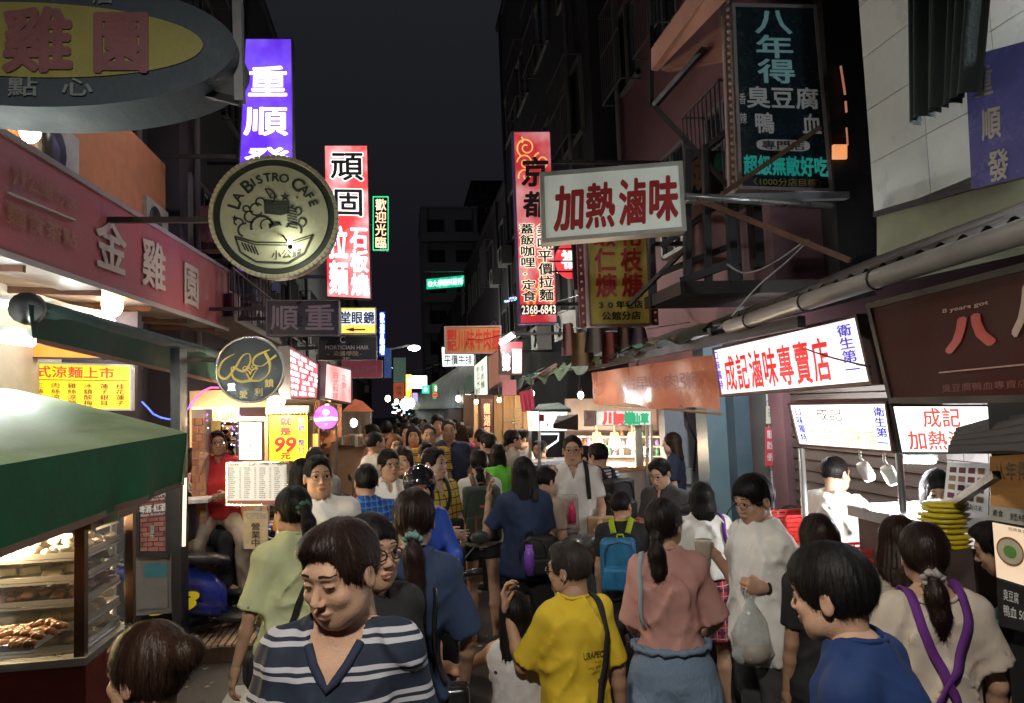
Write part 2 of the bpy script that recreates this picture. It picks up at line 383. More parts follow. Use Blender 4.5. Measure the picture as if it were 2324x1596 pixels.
class SD:
 def __init__(s, lo, hi, h):
  s.h=h;s.lo=np.array(lo, float)-3*h;n=np.ceil((np.array(hi)+3*h-s.lo)/h).astype(int)+1
  s.n=n;s.F=np.full(n, .3, np.float32);s.ax=[(s.lo[i]+h*np.arange(n[i])).astype(np.float32)for i in range(3)]
 def blk(s, lo, hi):
  sl=[]
  for i in range(3):
   a=int(max(0, math.floor((lo[i]-s.lo[i])/s.h)-1));b=int(min(s.n[i], math.ceil((hi[i]-s.lo[i])/s.h)+2));sl.append(slice(a, max(a, b)))
  return tuple(sl), s.ax[0][sl[0]][:, None, None], s.ax[1][sl[1]][None, :, None], s.ax[2][sl[2]][None, None, :]
 def put(s, fn, lo, hi, k=.02):
  m=max(k, 2*s.h)+s.h;sl, x, y, z=s.blk([a-m for a in lo], [a+m for a in hi])
  if s.F[sl].size==0:return
  d=fn(x, y, z);a=s.F[sl]
  if k>0:hh=np.clip(.5+.5*(a-d)/k, 0, 1);s.F[sl]=a*(1-hh)+d*hh-k*hh*(1-hh)
  else:s.F[sl]=np.minimum(a, d)
 def cut(s, fn, lo=None, hi=None, k=.0):
  """remove where fn<0"""
  if lo is None:lo=s.lo;hi=s.lo+s.h*s.n
  sl, x, y, z=s.blk(lo, hi)
  if s.F[sl].size==0:return
  d=-fn(x, y, z);a=s.F[sl]
  if k>0:hh=np.clip(.5-.5*(a-d)/k, 0, 1);s.F[sl]=a*(1-hh)+d*hh+k*hh*(1-hh)
  else:s.F[sl]=np.maximum(a, d)
 def cone(s, a, b, ra, rb, k=.02, sy=1.):
  a=np.array(a, float);b=np.array(b, float);r=max(ra, rb);ab=b-a;L2=max(float(ab@ab), 1e-9)
  def fn(x, y, z):
   px, py, pz=x-a[0], y-a[1], z-a[2];t=np.clip((px*ab[0]+py*ab[1]+pz*ab[2])/L2, 0, 1)
   return np.sqrt((px-t*ab[0])**2+((py-t*ab[1])/sy)**2+(pz-t*ab[2])**2)-(ra+(rb-ra)*t)
  s.put(fn, np.minimum(a, b)-r, np.maximum(a, b)+r, k)
 def ell(s, c, r, k=.02, cut=False, R=None):
  c=np.array(c, float);r=np.array(r, float);m=r.max()
  def fn(x, y, z):
   px, py, pz=x-c[0], y-c[1], z-c[2]
   if R is not None:px, py, pz=(R[0][0]*px+R[1][0]*py+R[2][0]*pz, R[0][1]*px+R[1][1]*py+R[2][1]*pz, R[0][2]*px+R[1][2]*py+R[2][2]*pz)
   k0=np.sqrt((px/r[0])**2+(py/r[1])**2+(pz/r[2])**2);k1=np.sqrt((px/r[0]**2)**2+(py/r[1]**2)**2+(pz/r[2]**2)**2)
   return k0*(k0-1)/np.maximum(k1, 1e-4)
  rr=r if R is None else np.array([m]*3)
  if cut:s.cut(fn, c-rr-k-2*s.h, c+rr+k+2*s.h, k)
  else:s.put(fn, c-rr, c+rr, k)
 def loft(s, tab, k=.02, shx=0., shy=0., z0=0., ang=None, pw=2.2, disp=None, lo=None, hi=None):
  """tab rows z,rx,ry,cy ; shear moves it with height; disp adds relief"""
  T=np.array(tab, float);zs=T[:, 0];za, zb=zs[0], zs[-1]
  ex=abs(shx)*(zb-z0)+.02+abs(shx)*abs(za-z0);ey=abs(shy)*(zb-z0)+.02+abs(shy)*abs(za-z0)
  def fn(x, y, z):
   zc=np.clip(z, za, zb);rx=np.interp(zc, zs, T[:, 1]);ry=np.interp(zc, zs, T[:, 2]);cyy=np.interp(zc, zs, T[:, 3])
   X=np.abs(x-shx*(z-z0));Y=np.abs(y-cyy-shy*(z-z0))
   q=((X/rx)**pw+(Y/ry)**pw)**(1/pw)
   d=(q-1)*np.minimum(rx, ry)
   dz=np.maximum(za-z, z-zb);dd=np.maximum(d, dz)
   if disp is not None:dd=dd+disp(x, y, z)
   return dd
  s.put(fn, (-T[:, 1].max()-ex, -T[:, 2].max()-ey-.03, za), (T[:, 1].max()+ex, T[:, 2].max()+ey+.03, zb), k)
 def mesh(s):return nets(s.F, s.lo, s.h)
def mnet(v, f, mat4):
 R=np.array(mat4.to_3x3());t=np.array(mat4.translation);return v@R.T+t, f
def bvh(v, f):return BVHTree.FromPolygons([tuple(p)for p in v.tolist()], [tuple(a)for a in f.tolist()])
# ------------------------------------------------------------------ people
def skinmat(i):
 c=[(.50, .30, .20), (.42, .24, .155), (.56, .36, .26), (.34, .19, .12)][i]
 return M('skin_tone_%d'%i, c, .56, var=.16, vs=16, bump=.2, bs=160, sss=.12, spec=.35)
LIP=lambda:M('lip', (.36, .13, .10), .4, var=.05);BROW=lambda:M('brow_hair', (.012, .009, .008), .7, var=0, bump=0)
EYEW=lambda:M('eye_white', (.55, .52, .5), .25, var=0, bump=0);IRIS=lambda:M('iris', (.012, .007, .005), .12, var=0, bump=0)
def hairmat(c=(.008, .0065, .0065), n='hair_black', r=.42):
 return M(n, c, r+.08, var=.35, vs=14, bump=.3, bs=150, stretch=(1, 1, .12), spec=.2)
_HC={}
def head_mesh(fem, h):
 k=('h', fem, round(h, 4))
 if k in _HC:return _HC[k]
 s=SD((-.1, -.12, -.2), (.1, .13, .13), h);w=.95 if fem else 1.
 s.ell((0, -.012, .03), (.0755*w, .094, .088), 0)
 s.ell((0, .030, -.035), (.060*w, .058, .072), .03)
 s.ell((0, .052, -.088), (.030*w if fem else.036, .026, .022), .035)
 for sx in(-1, 1):
  s.ell((sx*.042*w, .030, -.060), (.022, .034, .026)if not fem else(.018, .032, .024), .03)
  s.ell((sx*.038*w, .066, -.022), (.022, .018, .018), .02)
 s.cone((-.034*w, .078, .034), (.034*w, .078, .034), .011, .011, .02)
 for sx in(-1, 1):
  s.ell((sx*.030, .098, .012), (.017, .014, .011), .014, cut=True)
  s.ell((sx*.030, .076, .010), (.016, .014, .012), .006)
 s.cone((0, .084, .014), (0, .104, -.022), .0065, .0105, .008)
 for sx in(-1, 1):s.ell((sx*.0115, .097, -.027), (.008, .009, .007), .005)
 s.ell((0, .088, -.052), (.023, .011, .0075), .006);s.ell((0, .087, -.063), (.018, .011, .007), .005)
 s.ell((0, .100, -.0572), (.026, .006, .0022), .003, cut=True)
 for sx in(-1, 1):
  s.ell((sx*.078*w, -.008, -.006), (.0085, .018, .031), .006);s.ell((sx*.087*w, -.004, -.004), (.005, .010, .018), .004, cut=True)
 s.cone((0, -.028, -.03), (0, -.022, -.185), .045*w, .048*w, .03)
 _HC[k]=s.mesh();return _HC[k]
def face_decals(fem, eyes, hh):
 """brows, eyes and lips laid on the head's surface, in head space"""
 k=('f', fem, eyes)
 if k in _HC:return _HC[k]
 v, f=head_mesh(fem, hh);B=bvh(v, f)
 def pj(x, z, off):
  r=B.ray_cast(Vector((x, .3, z)), Vector((0, -1, 0)))
  return(r[0]+r[1]*off)if r[0]is not None else Vector((x, .09, z))
 out=[]
 def ribbon(pts, ws, mat, off):
  vs=[];fs=[]
  for(x, z), w in zip(pts, ws):vs+=[pj(x, z+w, off), pj(x, z-w, off)]
  for i in range(len(pts)-1):fs.append((2*i, 2*i+1, 2*i+3, 2*i+2))
  out.append((vs, fs, mat))
 for sx in(-1, 1):
  n=8;br=[(sx*(.013+.034*i/n), .034+.006*math.sin(math.pi*(.25+.6*i/n)))for i in range(n+1)]
  ribbon(br, [(.0023 if not fem else.0016)*(1-.6*(i/n)**2)for i in range(n+1)], BROW(), .0016)
  zc=.0105
  e=[(sx*(.016+.028*i/n), zc+.001*i/n)for i in range(n+1)]
  op={'open':.0048, 'narrow':.003, 'shut':.0008}[eyes]
  wv=[op*math.sin(math.pi*min(1, max(0.05, i/n)))**.6 for i in range(n+1)]
  if eyes!='shut':
   ribbon(e, wv, EYEW(), .0014)
   m=6;ir=[(sx*.030+(-.0062+.0124*i/m), zc+.0004)for i in range(m+1)]
   ribbon(ir, [min(op*.98, .0064*math.sin(math.pi*(.12+.76*i/m)))for i in range(m+1)], IRIS(), .0022)
  ribbon([(x, z+w+.0004)for(x, z), w in zip(e, wv)], [.0013 if not fem else.0017]*(n+1), BROW(), .0026)
 n=8
 up=[(-.022+.044*i/n, -.0525-.0012*abs(i-n/2)+.0)for i in range(n+1)]
 ribbon(up, [.0004+.0042*math.sin(math.pi*i/n)**.7 for i in range(n+1)], LIP(), .0012)
 lo=[(-.019+.038*i/n, -.0625)for i in range(n+1)]
 ribbon(lo, [.0004+.0045*math.sin(math.pi*i/n)**.7 for i in range(n+1)], LIP(), .0012)
 _HC[k]=out;return out
def hair_mesh(style, h, L, seed, fem=True):
 k=(style, round(h, 4), L, seed%3)
 if k in _HC:return _HC[k]
 back=.0;lo=(-.13, -.2, -.12);hi=(.13, .13, .16)
 if style=='long':lo=(-.16, -.22, -L-.05)
 if style=='pony':lo=(-.13, -.24, -L-.05)
 if style=='bob':lo=(-.13, -.2, -.19)
 s=SD(lo, hi, h);so=seed*3.1
 def strand(x, y, z):
  a=np.arctan2(x, y+.012);r=np.sqrt(x*x+(y+.012)**2)
  fall=np.clip((.09-z)/.05, 0, 1)
  return.0035*vnoise(a*9+so, z*9, r*0+1.3)+.0013*fall*np.sin(a*34+5*vnoise(a*3, z*7+so, r*0))+.0045*vnoise(x*30+so, y*30, z*12)
 short=style in('short', 'crop', 'bald', 'mop')
 t={'short':.007, 'crop':.0035, 'bald':.003, 'mop':.010}.get(style, .008)
 s.ell((0, -.014, .034), (.0755+t*.8, .094+t, .088+t*1.25), 0)
 if style=='short':s.ell((.01, .03, .088), (.058, .062, .040), .02)
 if style=='mop':s.ell((0, .010, .068), (.070, .088, .060), .03)
 if style=='long':
  s.loft([(-L, .045, .016, -.105), (-L*.6, .088, .032, -.098), (-.16, .098, .048, -.075), (-.05, .094, .066, -.045), (.05, .086, .075, -.02)], .02, disp=None)
 if style=='bob':s.loft([(-.135, .084, .062, -.040), (-.06, .096, .084, -.022), (.04, .088, .09, -.014)], .02)
 if style=='pony':
  s.ell((0, -.108, .03), (.030, .028, .030), .02)
  s.cone((0, -.118, .025), (0, -.150, -.04), .020, .034, .012, sy=.75);s.cone((0, -.150, -.04), (.004, -.150, -L*.6), .034, .030, .012, sy=.7);s.cone((.004, -.150, -L*.6), (0, -.140, -L), .030, .006, .01)
 if style=='lowpony':
  s.ell((0, -.10, -.045), (.028, .028, .030), .025)
 if style=='bun':s.ell((0, -.128, .055), (.042, .038, .040), .008);s.ell((0, -.10, .05), (.05, .03, .04), .02)
 s.F+=0
 sl, x, y, z=s.blk(s.lo, s.lo+s.h*s.n);near=s.F[sl]<.03
 s.F=np.where(near, s.F+strand(x, y, z), s.F).astype(np.float32)
 # the face, ears and neck are left clear
 if style=='bald':
  s.cut(lambda x, y, z:.055-z+0*x+0*y, k=.02)if False else s.ell((0, .05, .12), (.066, .13, .085), .01, cut=True)
 if style in('short', 'crop', 'bald', 'mop'):
  s.ell((0, .120, {'mop':.0, 'short':.014, 'crop':.016, 'bald':.02}[style]), (.078, .080, .066 if style=='mop' else.084), .010, cut=True)
  s.ell((0, .07, -.09), (.12, .085, .078), .02, cut=True)
  for sx in(-1, 1):s.ell((sx*.094, .004, -.016), (.028, .028, .044), .008, cut=True)
  s.cut(lambda x, y, z:z+.050+.010*np.sin(x*90)+.3*np.maximum(y, 0)+0*x, k=.02)
 else:
  s.ell((0, .118, -.020), (.073, .088, .083), .012, cut=True)
  s.ell((0, .060, -.115), (.075 if style in('long', 'bob')else.12, .100, .100 if style in('long', 'bob')else.105), .02, cut=True)
  if style in('pony', 'bun', 'lowpony'):
   for sx in(-1, 1):s.ell((sx*.094, .008, -.020), (.026, .024, .040), .008, cut=True)
   if style=='bun' or style=='lowpony':s.cut(lambda x, y, z:z+.07+0*x+0*y, k=.015)
   else:s.ell((0, -.02, -.15), (.09, .075, .09), .01, cut=True)
 if style in('long', 'bob', 'pony'):
  s.cone((0, -.022, -.09), (0, -.018, -.25), .052, .054, 0)if False else None
 _HC[k]=s.mesh();return _HC[k]
def strands(v, f, n, L, seed, w=.0009):
 """loose ribbons that break up the hair's surface and outline"""
 r=np.random.RandomState(seed);B=bvh(v, f);ok=np.arange(len(f));vs=[];fs=[]
 cen=v[f].mean(1);up=cen[:, 2]
 for i in r.choice(ok, n, replace=n>len(ok)):
  fly=r.rand()<.07
  p=Vector(cen[i]);hit=B.find_nearest(p)
  nn=hit[1]
  if nn is None:continue
  c=Vector((p.x, p.y+.03, 0));out=Vector((c.x, c.y, 0))
  d=(Vector((0, 0, -1))+out.normalized()*(1.2 if p.z>.08 else.0)+Vector(r.uniform(-.25, .25, 3)))
  d=(d-nn*d.dot(nn)).normalized();st=L/4;pts=[]
  for k in range(5):
   q, q_n, _, _=B.find_nearest(p)
   if q is None:break
   if k>=3 and r.rand()<.55:q=p.copy()
   pts.append((q+q_n*(.0008+.0022*r.rand()+(.0035*k*r.rand()if fly else 0)+(.005*r.rand()if k==4 else 0)), q_n))
   d=(d+Vector((0, 0, -.25)));d=(d-q_n*d.dot(q_n))
   if d.length<1e-4:break
   d.normalize();p=q+d*st
  if len(pts)<3:continue
  o=len(vs)
  for k, (q, qn)in enumerate(pts):
   t=pts[min(k+1, len(pts)-1)][0]-pts[max(k-1, 0)][0];sd=t.cross(qn)
   if sd.length<1e-9:sd=Vector((1, 0, 0))
   sd.normalize();ww=w*(1-.7*k/(len(pts)-1));vs+=[q+sd*ww, q-sd*ww]
  for k in range(len(pts)-1):fs.append((o+2*k, o+2*k+1, o+2*k+3, o+2*k+2))
 return vs, fs
def hand_mesh(kind, h):
 k=('hand', kind, round(h, 4))
 if k in _HC:return _HC[k]
 s=SD((-.07, -.03, -.10), (.06, .19, .04), h);r=max(.0078, h*1.05)
 curl={'relax':(.25, .45, .35), 'grip':(1.05, 1.35, .8), 'flat':(.08, .12, .1), 'cup':(.55, .75, .5)}[kind]
 kn=[(-.027, .083, .0), (-.009, .088, .003), (.010, .085, .002), (.027, .077, -.003)]
 for i, kp in enumerate(kn):
  s.cone((kp[0]*.55, .005, -.002), kp, .013, .0115, .012)
  p=np.array(kp, float);a=0;L=[(.040, .026, .020), (.044, .029, .021), (.041, .027, .020), (.033, .021, .018)][i];sp=(-.06, -.01, .05, .12)[i]if kind!='grip' else 0
  for j in range(3):
   a+=curl[j]*(1+.1*i if kind=='relax' else 1);q=p+np.array([sp*L[j], math.cos(a)*L[j], -math.sin(a)*L[j]])
   s.cone(p, q, r*(1.05-.08*j), r*(.98-.10*j), .002 if h<.006 else.004);p=q
 t={'relax':[(-.022, .02, -.006), (-.043, .052, -.022), (-.046, .083, -.034)], 'grip':[(-.022, .02, -.006), (-.040, .055, -.034), (-.012, .078, -.058)], 'flat':[(-.022, .02, -.004), (-.05, .05, -.012), (-.062, .08, -.016)], 'cup':[(-.022, .02, -.006), (-.045, .05, -.035), (-.030, .080, -.055)]}[kind]
 s.cone(t[0], t[1], .014, r*1.25, .01);s.cone(t[1], t[2], r*1.2, r*.95, .003)
 s.cone((0, -.03, 0), (0, .02, 0), .0215, .024, .02)
 _HC[k]=s.mesh();return _HC[k]
BODY_M=[(.82, .120, .085, -.005), (.88, .160, .108, -.008), (.94, .165, .112, -.008), (1.02, .152, .106, 0), (1.10, .148, .104, .004), (1.22, .160, .112, .002), (1.31, .172, .112, -.006), (1.37, .160, .096, -.012), (1.42, .100, .070, -.016), (1.47, .052, .052, -.014)]
BODY_F=[(.82, .125, .090, -.005), (.88, .165, .114, -.012), (.94, .166, .114, -.010), (1.02, .142, .100, 0), (1.10, .126, .092, .003), (1.22, .140, .100, .002), (1.31, .150, .100, -.006), (1.37, .140, .086, -.012), (1.42, .086, .064, -.016), (1.47, .047, .047, -.014)]
PEOPLE=[]
def person(label, px, py, Y, yaw=0., tone=0, fem=False, hair='short', hl=.3, hcol=None, top=None, bottom=None, shoes=(.03, .03, .035), lean=0., side=0., hyaw=0., hpitch=0., hroll=0., la=None, ra=None, lh='relax', rh='relax', wide=1., belly=0., eyes='open', scale=None, hipz=None, legs=None, zbase=0., group=None, seed=None, glasses=None, face=True, tie=None, hands=True, fuzz=None, ear=True, stride=.0, name='person', far=False, Hs=None):
 seed=len(PEOPLE)*7+3 if seed is None else seed;rs=np.random.RandomState(seed)
 d=(PY(px, py, Y)-_C).length
 hb=.0105 if d<2.7 else.013 if d<4.3 else.016 if d<7 else.024 if d<12 else.036
 hh=.0048 if d<2.7 else.006 if d<4.3 else.0075 if d<7 else.011 if d<12 else.018
 P=PY(px, py, Y);yw=math.radians(yaw)
 tl=math.tan(math.radians(lean));ts=math.tan(math.radians(side));z0=.92
 hc=Vector((ts*.65, tl*.65+.012, 1.575-.03*abs(tl)))
 HT=1.575+.128-.03*abs(tl)
 drop=0.
 if hipz is not None:drop=.92-hipz
 if scale is None:sc=(P.z-zbase)/(HT-drop);zr=zbase
 else:sc=scale;zr=P.z-(HT-drop)*sc
 R=Matrix.Rotation(yw, 3, 'Z');off=R@(Vector((hc.x, hc.y, 0))*sc)
 loc=(P.x-off.x, P.y-off.y, zr)
 root=empty(name, loc, label, 'person', group, rz=yw, local=True)
 PEOPLE.append(root);root['sc']=sc
 sk=skinmat(tone)
 body=[list(r)for r in(BODY_F if fem else BODY_M)]
 for r in body:
  r[1]*=wide*.94;r[2]*=(wide+1)/2
  if belly and.95<r[0]<1.3:r[2]+=belly;r[3]+=belly*.7;r[1]+=belly*.5
 sh=(.130 if fem else.150)*wide
 J=lambda x, y, z:np.array([x+ts*(z-z0), y+tl*(z-z0), z-.03*abs(tl)*max(0, z-z0)])
 S={-1:J(-sh, -.012, 1.385), 1:J(sh, -.012, 1.385)}
 UL, FL=.275, .245
 dflt={-1:((-.16, -.04, -1), (-.06, .22, -1)), 1:((.16, -.02, -1), (.06, .26, -1))}
 arms={}
 for s_, a in((-1, la), (1, ra)):
  a=a or dflt[s_];u=np.array(a[0], float);u/=np.linalg.norm(u);w=np.array(a[1], float);w/=np.linalg.norm(w)
  el=S[s_]+u*UL;wr_=el+w*FL
  hd=np.array(a[2], float)if len(a)>2 and a[2]else w;hd=hd/np.linalg.norm(hd)
  pn=np.array(a[3], float)if len(a)>3 else np.array([-s_, 0, 0.])
  arms[s_]=(u, el, w, wr_, hd, pn)
 if legs is None:
  st=stride
  legs={-1:((-.02, .02+st, -1), (-.01, -.02-abs(st)*.3+st*.3, -1)), 1:((.02, .02-st, -1), (.01, -.02-abs(st)*.8-st*.2, -1))}
 hip={-1:np.array([-.085, -.005, .90]), 1:np.array([.085, -.005, .90])};KN={};AN={}
 for s_ in(-1, 1):
  t=np.array(legs[s_][0], float);t/=np.linalg.norm(t);c=np.array(legs[s_][1], float);c/=np.linalg.norm(c)
  KN[s_]=hip[s_]+t*.40;AN[s_]=KN[s_]+c*.42
  # --- skin
 lo=np.min([S[-1], S[1], arms[-1][1], arms[1][1], arms[-1][3], arms[1][3], AN[-1], AN[1], KN[-1], KN[1], J(0, 0, 1.5)], 0)-.14
 hi=np.max([S[-1], S[1], arms[-1][1], arms[1][1], arms[-1][3], arms[1][3], AN[-1], AN[1], KN[-1], KN[1], J(0, 0, 1.5)], 0)+.14
 lo[0]=min(lo[0], -.23);hi[0]=max(hi[0], .23);lo[1]=min(lo[1], -.2);hi[1]=max(hi[1], .24);lo[2]=min(AN[-1][2], AN[1][2])-.10;hi[2]=max(hi[2]-.1, 1.5)
 if fem:pass
 g=SD(lo, hi, hb);k_=max(.03, hb*1.5)
 g.loft(body, 0, shx=ts, shy=tl, z0=z0)
 fat=(wide+1)/2*.95
 for s_ in(-1, 1):
  u, el, w, wr_, hd, pn=arms[s_]
  g.cone(J(s_*.03, -.016, 1.44), S[s_], .042, .052, .03)
  am=fat*(.88 if fem else 1.);g.cone(S[s_], el, .048*am, .037*am, .03);g.cone(el, el+(wr_-el)*.3, .036*am, .037*am, .02);g.cone(el+(wr_-el)*.3, wr_, .037*am, .0235, .02)
  g.cone(hip[s_], KN[s_], .079*fat, .048, .03);g.cone(KN[s_], KN[s_]+(AN[s_]-KN[s_])*.35+(0, -.012, 0), .046, .050, .02);g.cone(KN[s_]+(AN[s_]-KN[s_])*.35+(0, -.012, 0), AN[s_], .050, .032, .02)
  g.cone(AN[s_], AN[s_]+(0, .11, -.045), .036, .03, .02)
 if fem:
  for s_ in(-1, 1):g.ell(J(s_*.062, .075, 1.245), (.058, .048, .056), .03)
 g.cone(J(0, -.016, 1.42), np.array(hc)+(0, -.035, -.09), .050 if not fem else.042, .047 if not fem else.040, .03)
 mb=MB();v, f=g.mesh();mb.np(v*sc, f, sk)
 HM=Matrix.Translation(hc)@(Matrix.Rotation(math.radians(hyaw), 4, 'Z')@Matrix.Rotation(math.radians(-hpitch), 4, 'X')@Matrix.Rotation(math.radians(hroll), 4, 'Y'))
 hv, hf=head_mesh(fem, hh);mb.np(mnet(hv, hf, HM)[0]*sc, hf, sk)
 if hands:
  for s_, kd in((-1, lh), (1, rh)):
   u, el, w, wr_, hd, pn=arms[s_];yv=Vector(hd);zv=-Vector(pn);zv=(zv-yv*zv.dot(yv)).normalized();xv=yv.cross(zv)
   v2, f2=hand_mesh(kd, hh if hh<.009 else.009)
   if s_<0:v2=v2*np.array([-1, 1, 1]);f2=f2[:, ::-1]
   m=Matrix((xv, yv, zv)).transposed().to_4x4();m.translation=Vector(wr_)
   mb.np(mnet(v2*(.93 if fem else 1.), f2, m)[0]*sc, f2, sk)
 if face and d<14:
  for vs_, fs_, mt in face_decals(fem, eyes, .0048):mb.add([(HM@p)*sc for p in vs_], fs_, mt, True)
 body_o=mb.build('body', None, root)
 # --- hair
 hm=hcol or hairmat()
 if hair:
  L=hl;hv2, hf2=hair_mesh(hair, max(hh, .005)if hair!='crop' else max(.005, hh*.8), L, seed, fem)
  b=MB();T=mnet(hv2, hf2, HM)[0]*sc;b.np(T, hf2, hm)
  nf=fuzz if fuzz is not None else(5200 if d<2.9 else 2600 if d<4.6 else 700 if d<7 else 0)
  if nf:
   vs_, fs_=strands(hv2, hf2, nf, .07 if hair not in('crop', 'short')else.035, seed);b.add([(HM@p)*sc for p in vs_], fs_, hm, True)
  if hair=='lowpony':
   pm=HM@Vector((0, -.115, -.055));pts=[pm+Vector((0, -.0, 0)), pm+R.inverted()@Vector((0, 0, 0))+Vector((.0, -.02, -.05)), pm+Vector((.01, -.02, -L*.6)), pm+Vector((.015, -.005, -L))]
   q=SD([min(p[i]for p in pts)-.07 for i in range(3)], [max(p[i]for p in pts)+.07 for i in range(3)], max(hh, .005))
   q.cone(pts[0], pts[1], .022, .036, .01, sy=.8);q.cone(pts[1], pts[2], .036, .033, .01, sy=.7);q.cone(pts[2], pts[3], .033, .008, .01)
   sl, x, y, z=q.blk(q.lo, q.lo+q.h*q.n);a=np.arctan2(x-pts[1].x, y-pts[1].y+.001)
   q.F=(q.F+np.where(q.F<.03, .003*np.sin(a*9+4*vnoise(a*2, z*7, x*0))+.006*vnoise(x*40, y*40, z*9), 0)).astype(np.float32)
   v3, f3=q.mesh();b.np(v3*sc, f3, hm)
   if nf:
    vs_, fs_=strands(v3, f3, nf//2, .09, seed+1);b.add([p*sc for p in vs_], fs_, hm, True)
  b.build('hair', None, root)
  if tie:
   tp={'pony':Vector((0, -.112, .028)), 'lowpony':Vector((0, -.118, -.055))}.get(hair)
   if tp is not None:
    b=MB();n=26;pts=[]
    ax=Vector((0, -1, -.25)).normalized();u1=Vector((1, 0, 0));u2=ax.cross(u1)
    for i in range(n):
     a=2*math.pi*i/n;rr=.026+.006*math.sin(a*7)+.004*math.sin(a*11+1);pts.append((HM@(tp+u1*rr*math.cos(a)+u2*rr*math.sin(a)+ax*.006*math.sin(a*9)))*sc)
    b.tube(pts, [.012+.003*math.sin(i*2.3)for i in range(n)], 8, None, closed=True);b.build('hair_tie', tie, root)
    # --- clothes
 seedf=rs.rand()*9
 def folds(amp, sx=9., sz=5.):
  def fn(x, y, z):
   wv=vnoise(x*4+seedf, y*4, z*3);zz=z*sz*1.2+np.abs(x)*8
   a=vnoise(x*5+2.5*wv, y*6, zz+3*wv+seedf);b=vnoise(x*sx*1.6+seedf, y*sx*1.6, z*sz*2.4-np.abs(x)*9+2*wv)
   return amp*(.5-1.7*np.clip(1-5*np.abs(a), 0, 1)**1.4)+amp*.5*(.3-np.clip(1-5*np.abs(b), 0, 1))
  return fn
 shell=hb<.017
 top_o=None
 if top:
  T=dict(mat=None, sleeve=.72, ease=.016, hem=.86, flare=.012, neck='crew', fold=.009, slr=.062, tuck=False);T.update(top)
  tab=[]
  for r in body:
   if r[0]<T['hem']-.05:continue
   t=1-min(1, max(0, (r[0]-.9)/.4));ex=T['ease']+T['flare']*t
   tab.append([r[0], r[1]+ex, r[2]+ex+(.010 if fem and 1.15<r[0]<1.3 else 0), r[3]+(.008 if fem and 1.15<r[0]<1.3 else 0)])
   # cloth hangs: below the chest it does not follow the waist in
  cx=max(r[1]for r in tab if 1.15<r[0]<1.35);cyv=max(r[2]for r in tab if 1.15<r[0]<1.35)
  for r in tab:
   if r[0]<1.2 and not T['tuck']:r[1]=max(r[1], cx*.93);r[2]=max(r[2], cyv*.92)
  if T['hem']<tab[0][0]:tab.insert(0, [T['hem']-.02, tab[0][1]+T['flare']*.3, tab[0][2]+T['flare']*.3, tab[0][3]])
  q0=min(T['hem']-.02, .9);ends={}
  for s_ in(-1, 1):
   u, el, w, wr_, hd, pn=arms[s_]
   ends[s_]=(S[s_]+u*UL*min(T['sleeve'], 1.), u)if T['sleeve']<=1 else(el+w*FL*(T['sleeve']-1), w)
  lo2=np.min([S[-1]-.12, S[1]-.12, ends[-1][0]-.12, ends[1][0]-.12, (-.26*wide, -.2, q0-.03), arms[-1][1]-.1 if T['sleeve']>1 else S[-1]-.1, arms[1][1]-.1 if T['sleeve']>1 else S[1]-.1], 0)
  hi2=np.max([S[-1]+.12, S[1]+.12, ends[-1][0]+.12, ends[1][0]+.12, (.26*wide, .24, q0), J(0, 0, 1.52), arms[-1][1]+.1 if T['sleeve']>1 else S[-1], arms[1][1]+.1 if T['sleeve']>1 else S[1]], 0)
  q=SD(lo2, hi2, hb*.9);fo=folds(T['fold'])
  q.loft(tab, 0, shx=ts, shy=tl, z0=z0)
  if fem:
   for s_ in(-1, 1):q.ell(J(s_*.060, .078, 1.24), (.066, .056, .064), .05)
  slv=[]
  for s_ in(-1, 1):
   u, el, w, wr_, hd, pn=arms[s_]
   q.cone(J(s_*.03, -.016, 1.43), S[s_], .054, .060 if T['sleeve']>0 else.052, .03)
   if T['sleeve']>0:
    tq=SD(lo2, hi2, hb*.9);slv.append(tq)
    if T['sleeve']<=1:tq.cone(S[s_], S[s_]+u*(UL*T['sleeve']+.05), .060*fat, T['slr']*fat, .0)
    else:tq.cone(S[s_], el, .060*fat, .052*fat, .0);tq.cone(el, el+w*(FL*(T['sleeve']-1)+.04), .052*fat, .042*fat, .025)
  sl, x, y, z=q.blk(q.lo, q.lo+q.h*q.n);fov=fo(x, y, z)
  q.F=np.where(np.abs(q.F)<.05, q.F+fov, q.F).astype(np.float32)
  for i_, s_ in enumerate((-1, 1)):
   if T['sleeve']>0:
    tq=slv[i_];tq.F=(tq.F+.25*fov*(np.abs(tq.F)<.05)).astype(np.float32);e, u=ends[s_]
    tq.cut(lambda x, y, z, e=e, u=u:-((x-e[0])*u[0]+(y-e[1])*u[1]+(z-e[2])*u[2]))
    if shell:
     wl=max(.020, hb*1.4);a0=e-u*.015;b0=e+u*.03;rr=(T['slr']if T['sleeve']<=1 else.044)*fat-wl;ab=b0-a0;L2=float(ab@ab)
     def fni(x, y, z, a0=a0, ab=ab, L2=L2, rr=rr):
      X, Y_, Z=x-a0[0], y-a0[1], z-a0[2];t=np.clip((X*ab[0]+Y_*ab[1]+Z*ab[2])/L2, 0, 1)
      return np.sqrt((X-t*ab[0])**2+(Y_-t*ab[1])**2+(Z-t*ab[2])**2)-rr
     tq.cut(fni, a0-.1, b0+.1)
    k=.035;hhh=np.clip(.5+.5*(q.F-tq.F)/k, 0, 1);q.F=(q.F*(1-hhh)+tq.F*hhh-k*hhh*(1-hhh)).astype(np.float32)
  hz=T['hem'];q.cut(lambda x, y, z:z-hz-ts*0+.012*np.sin(x*17+seedf)*(0 if T['tuck']else 1)+0*y)
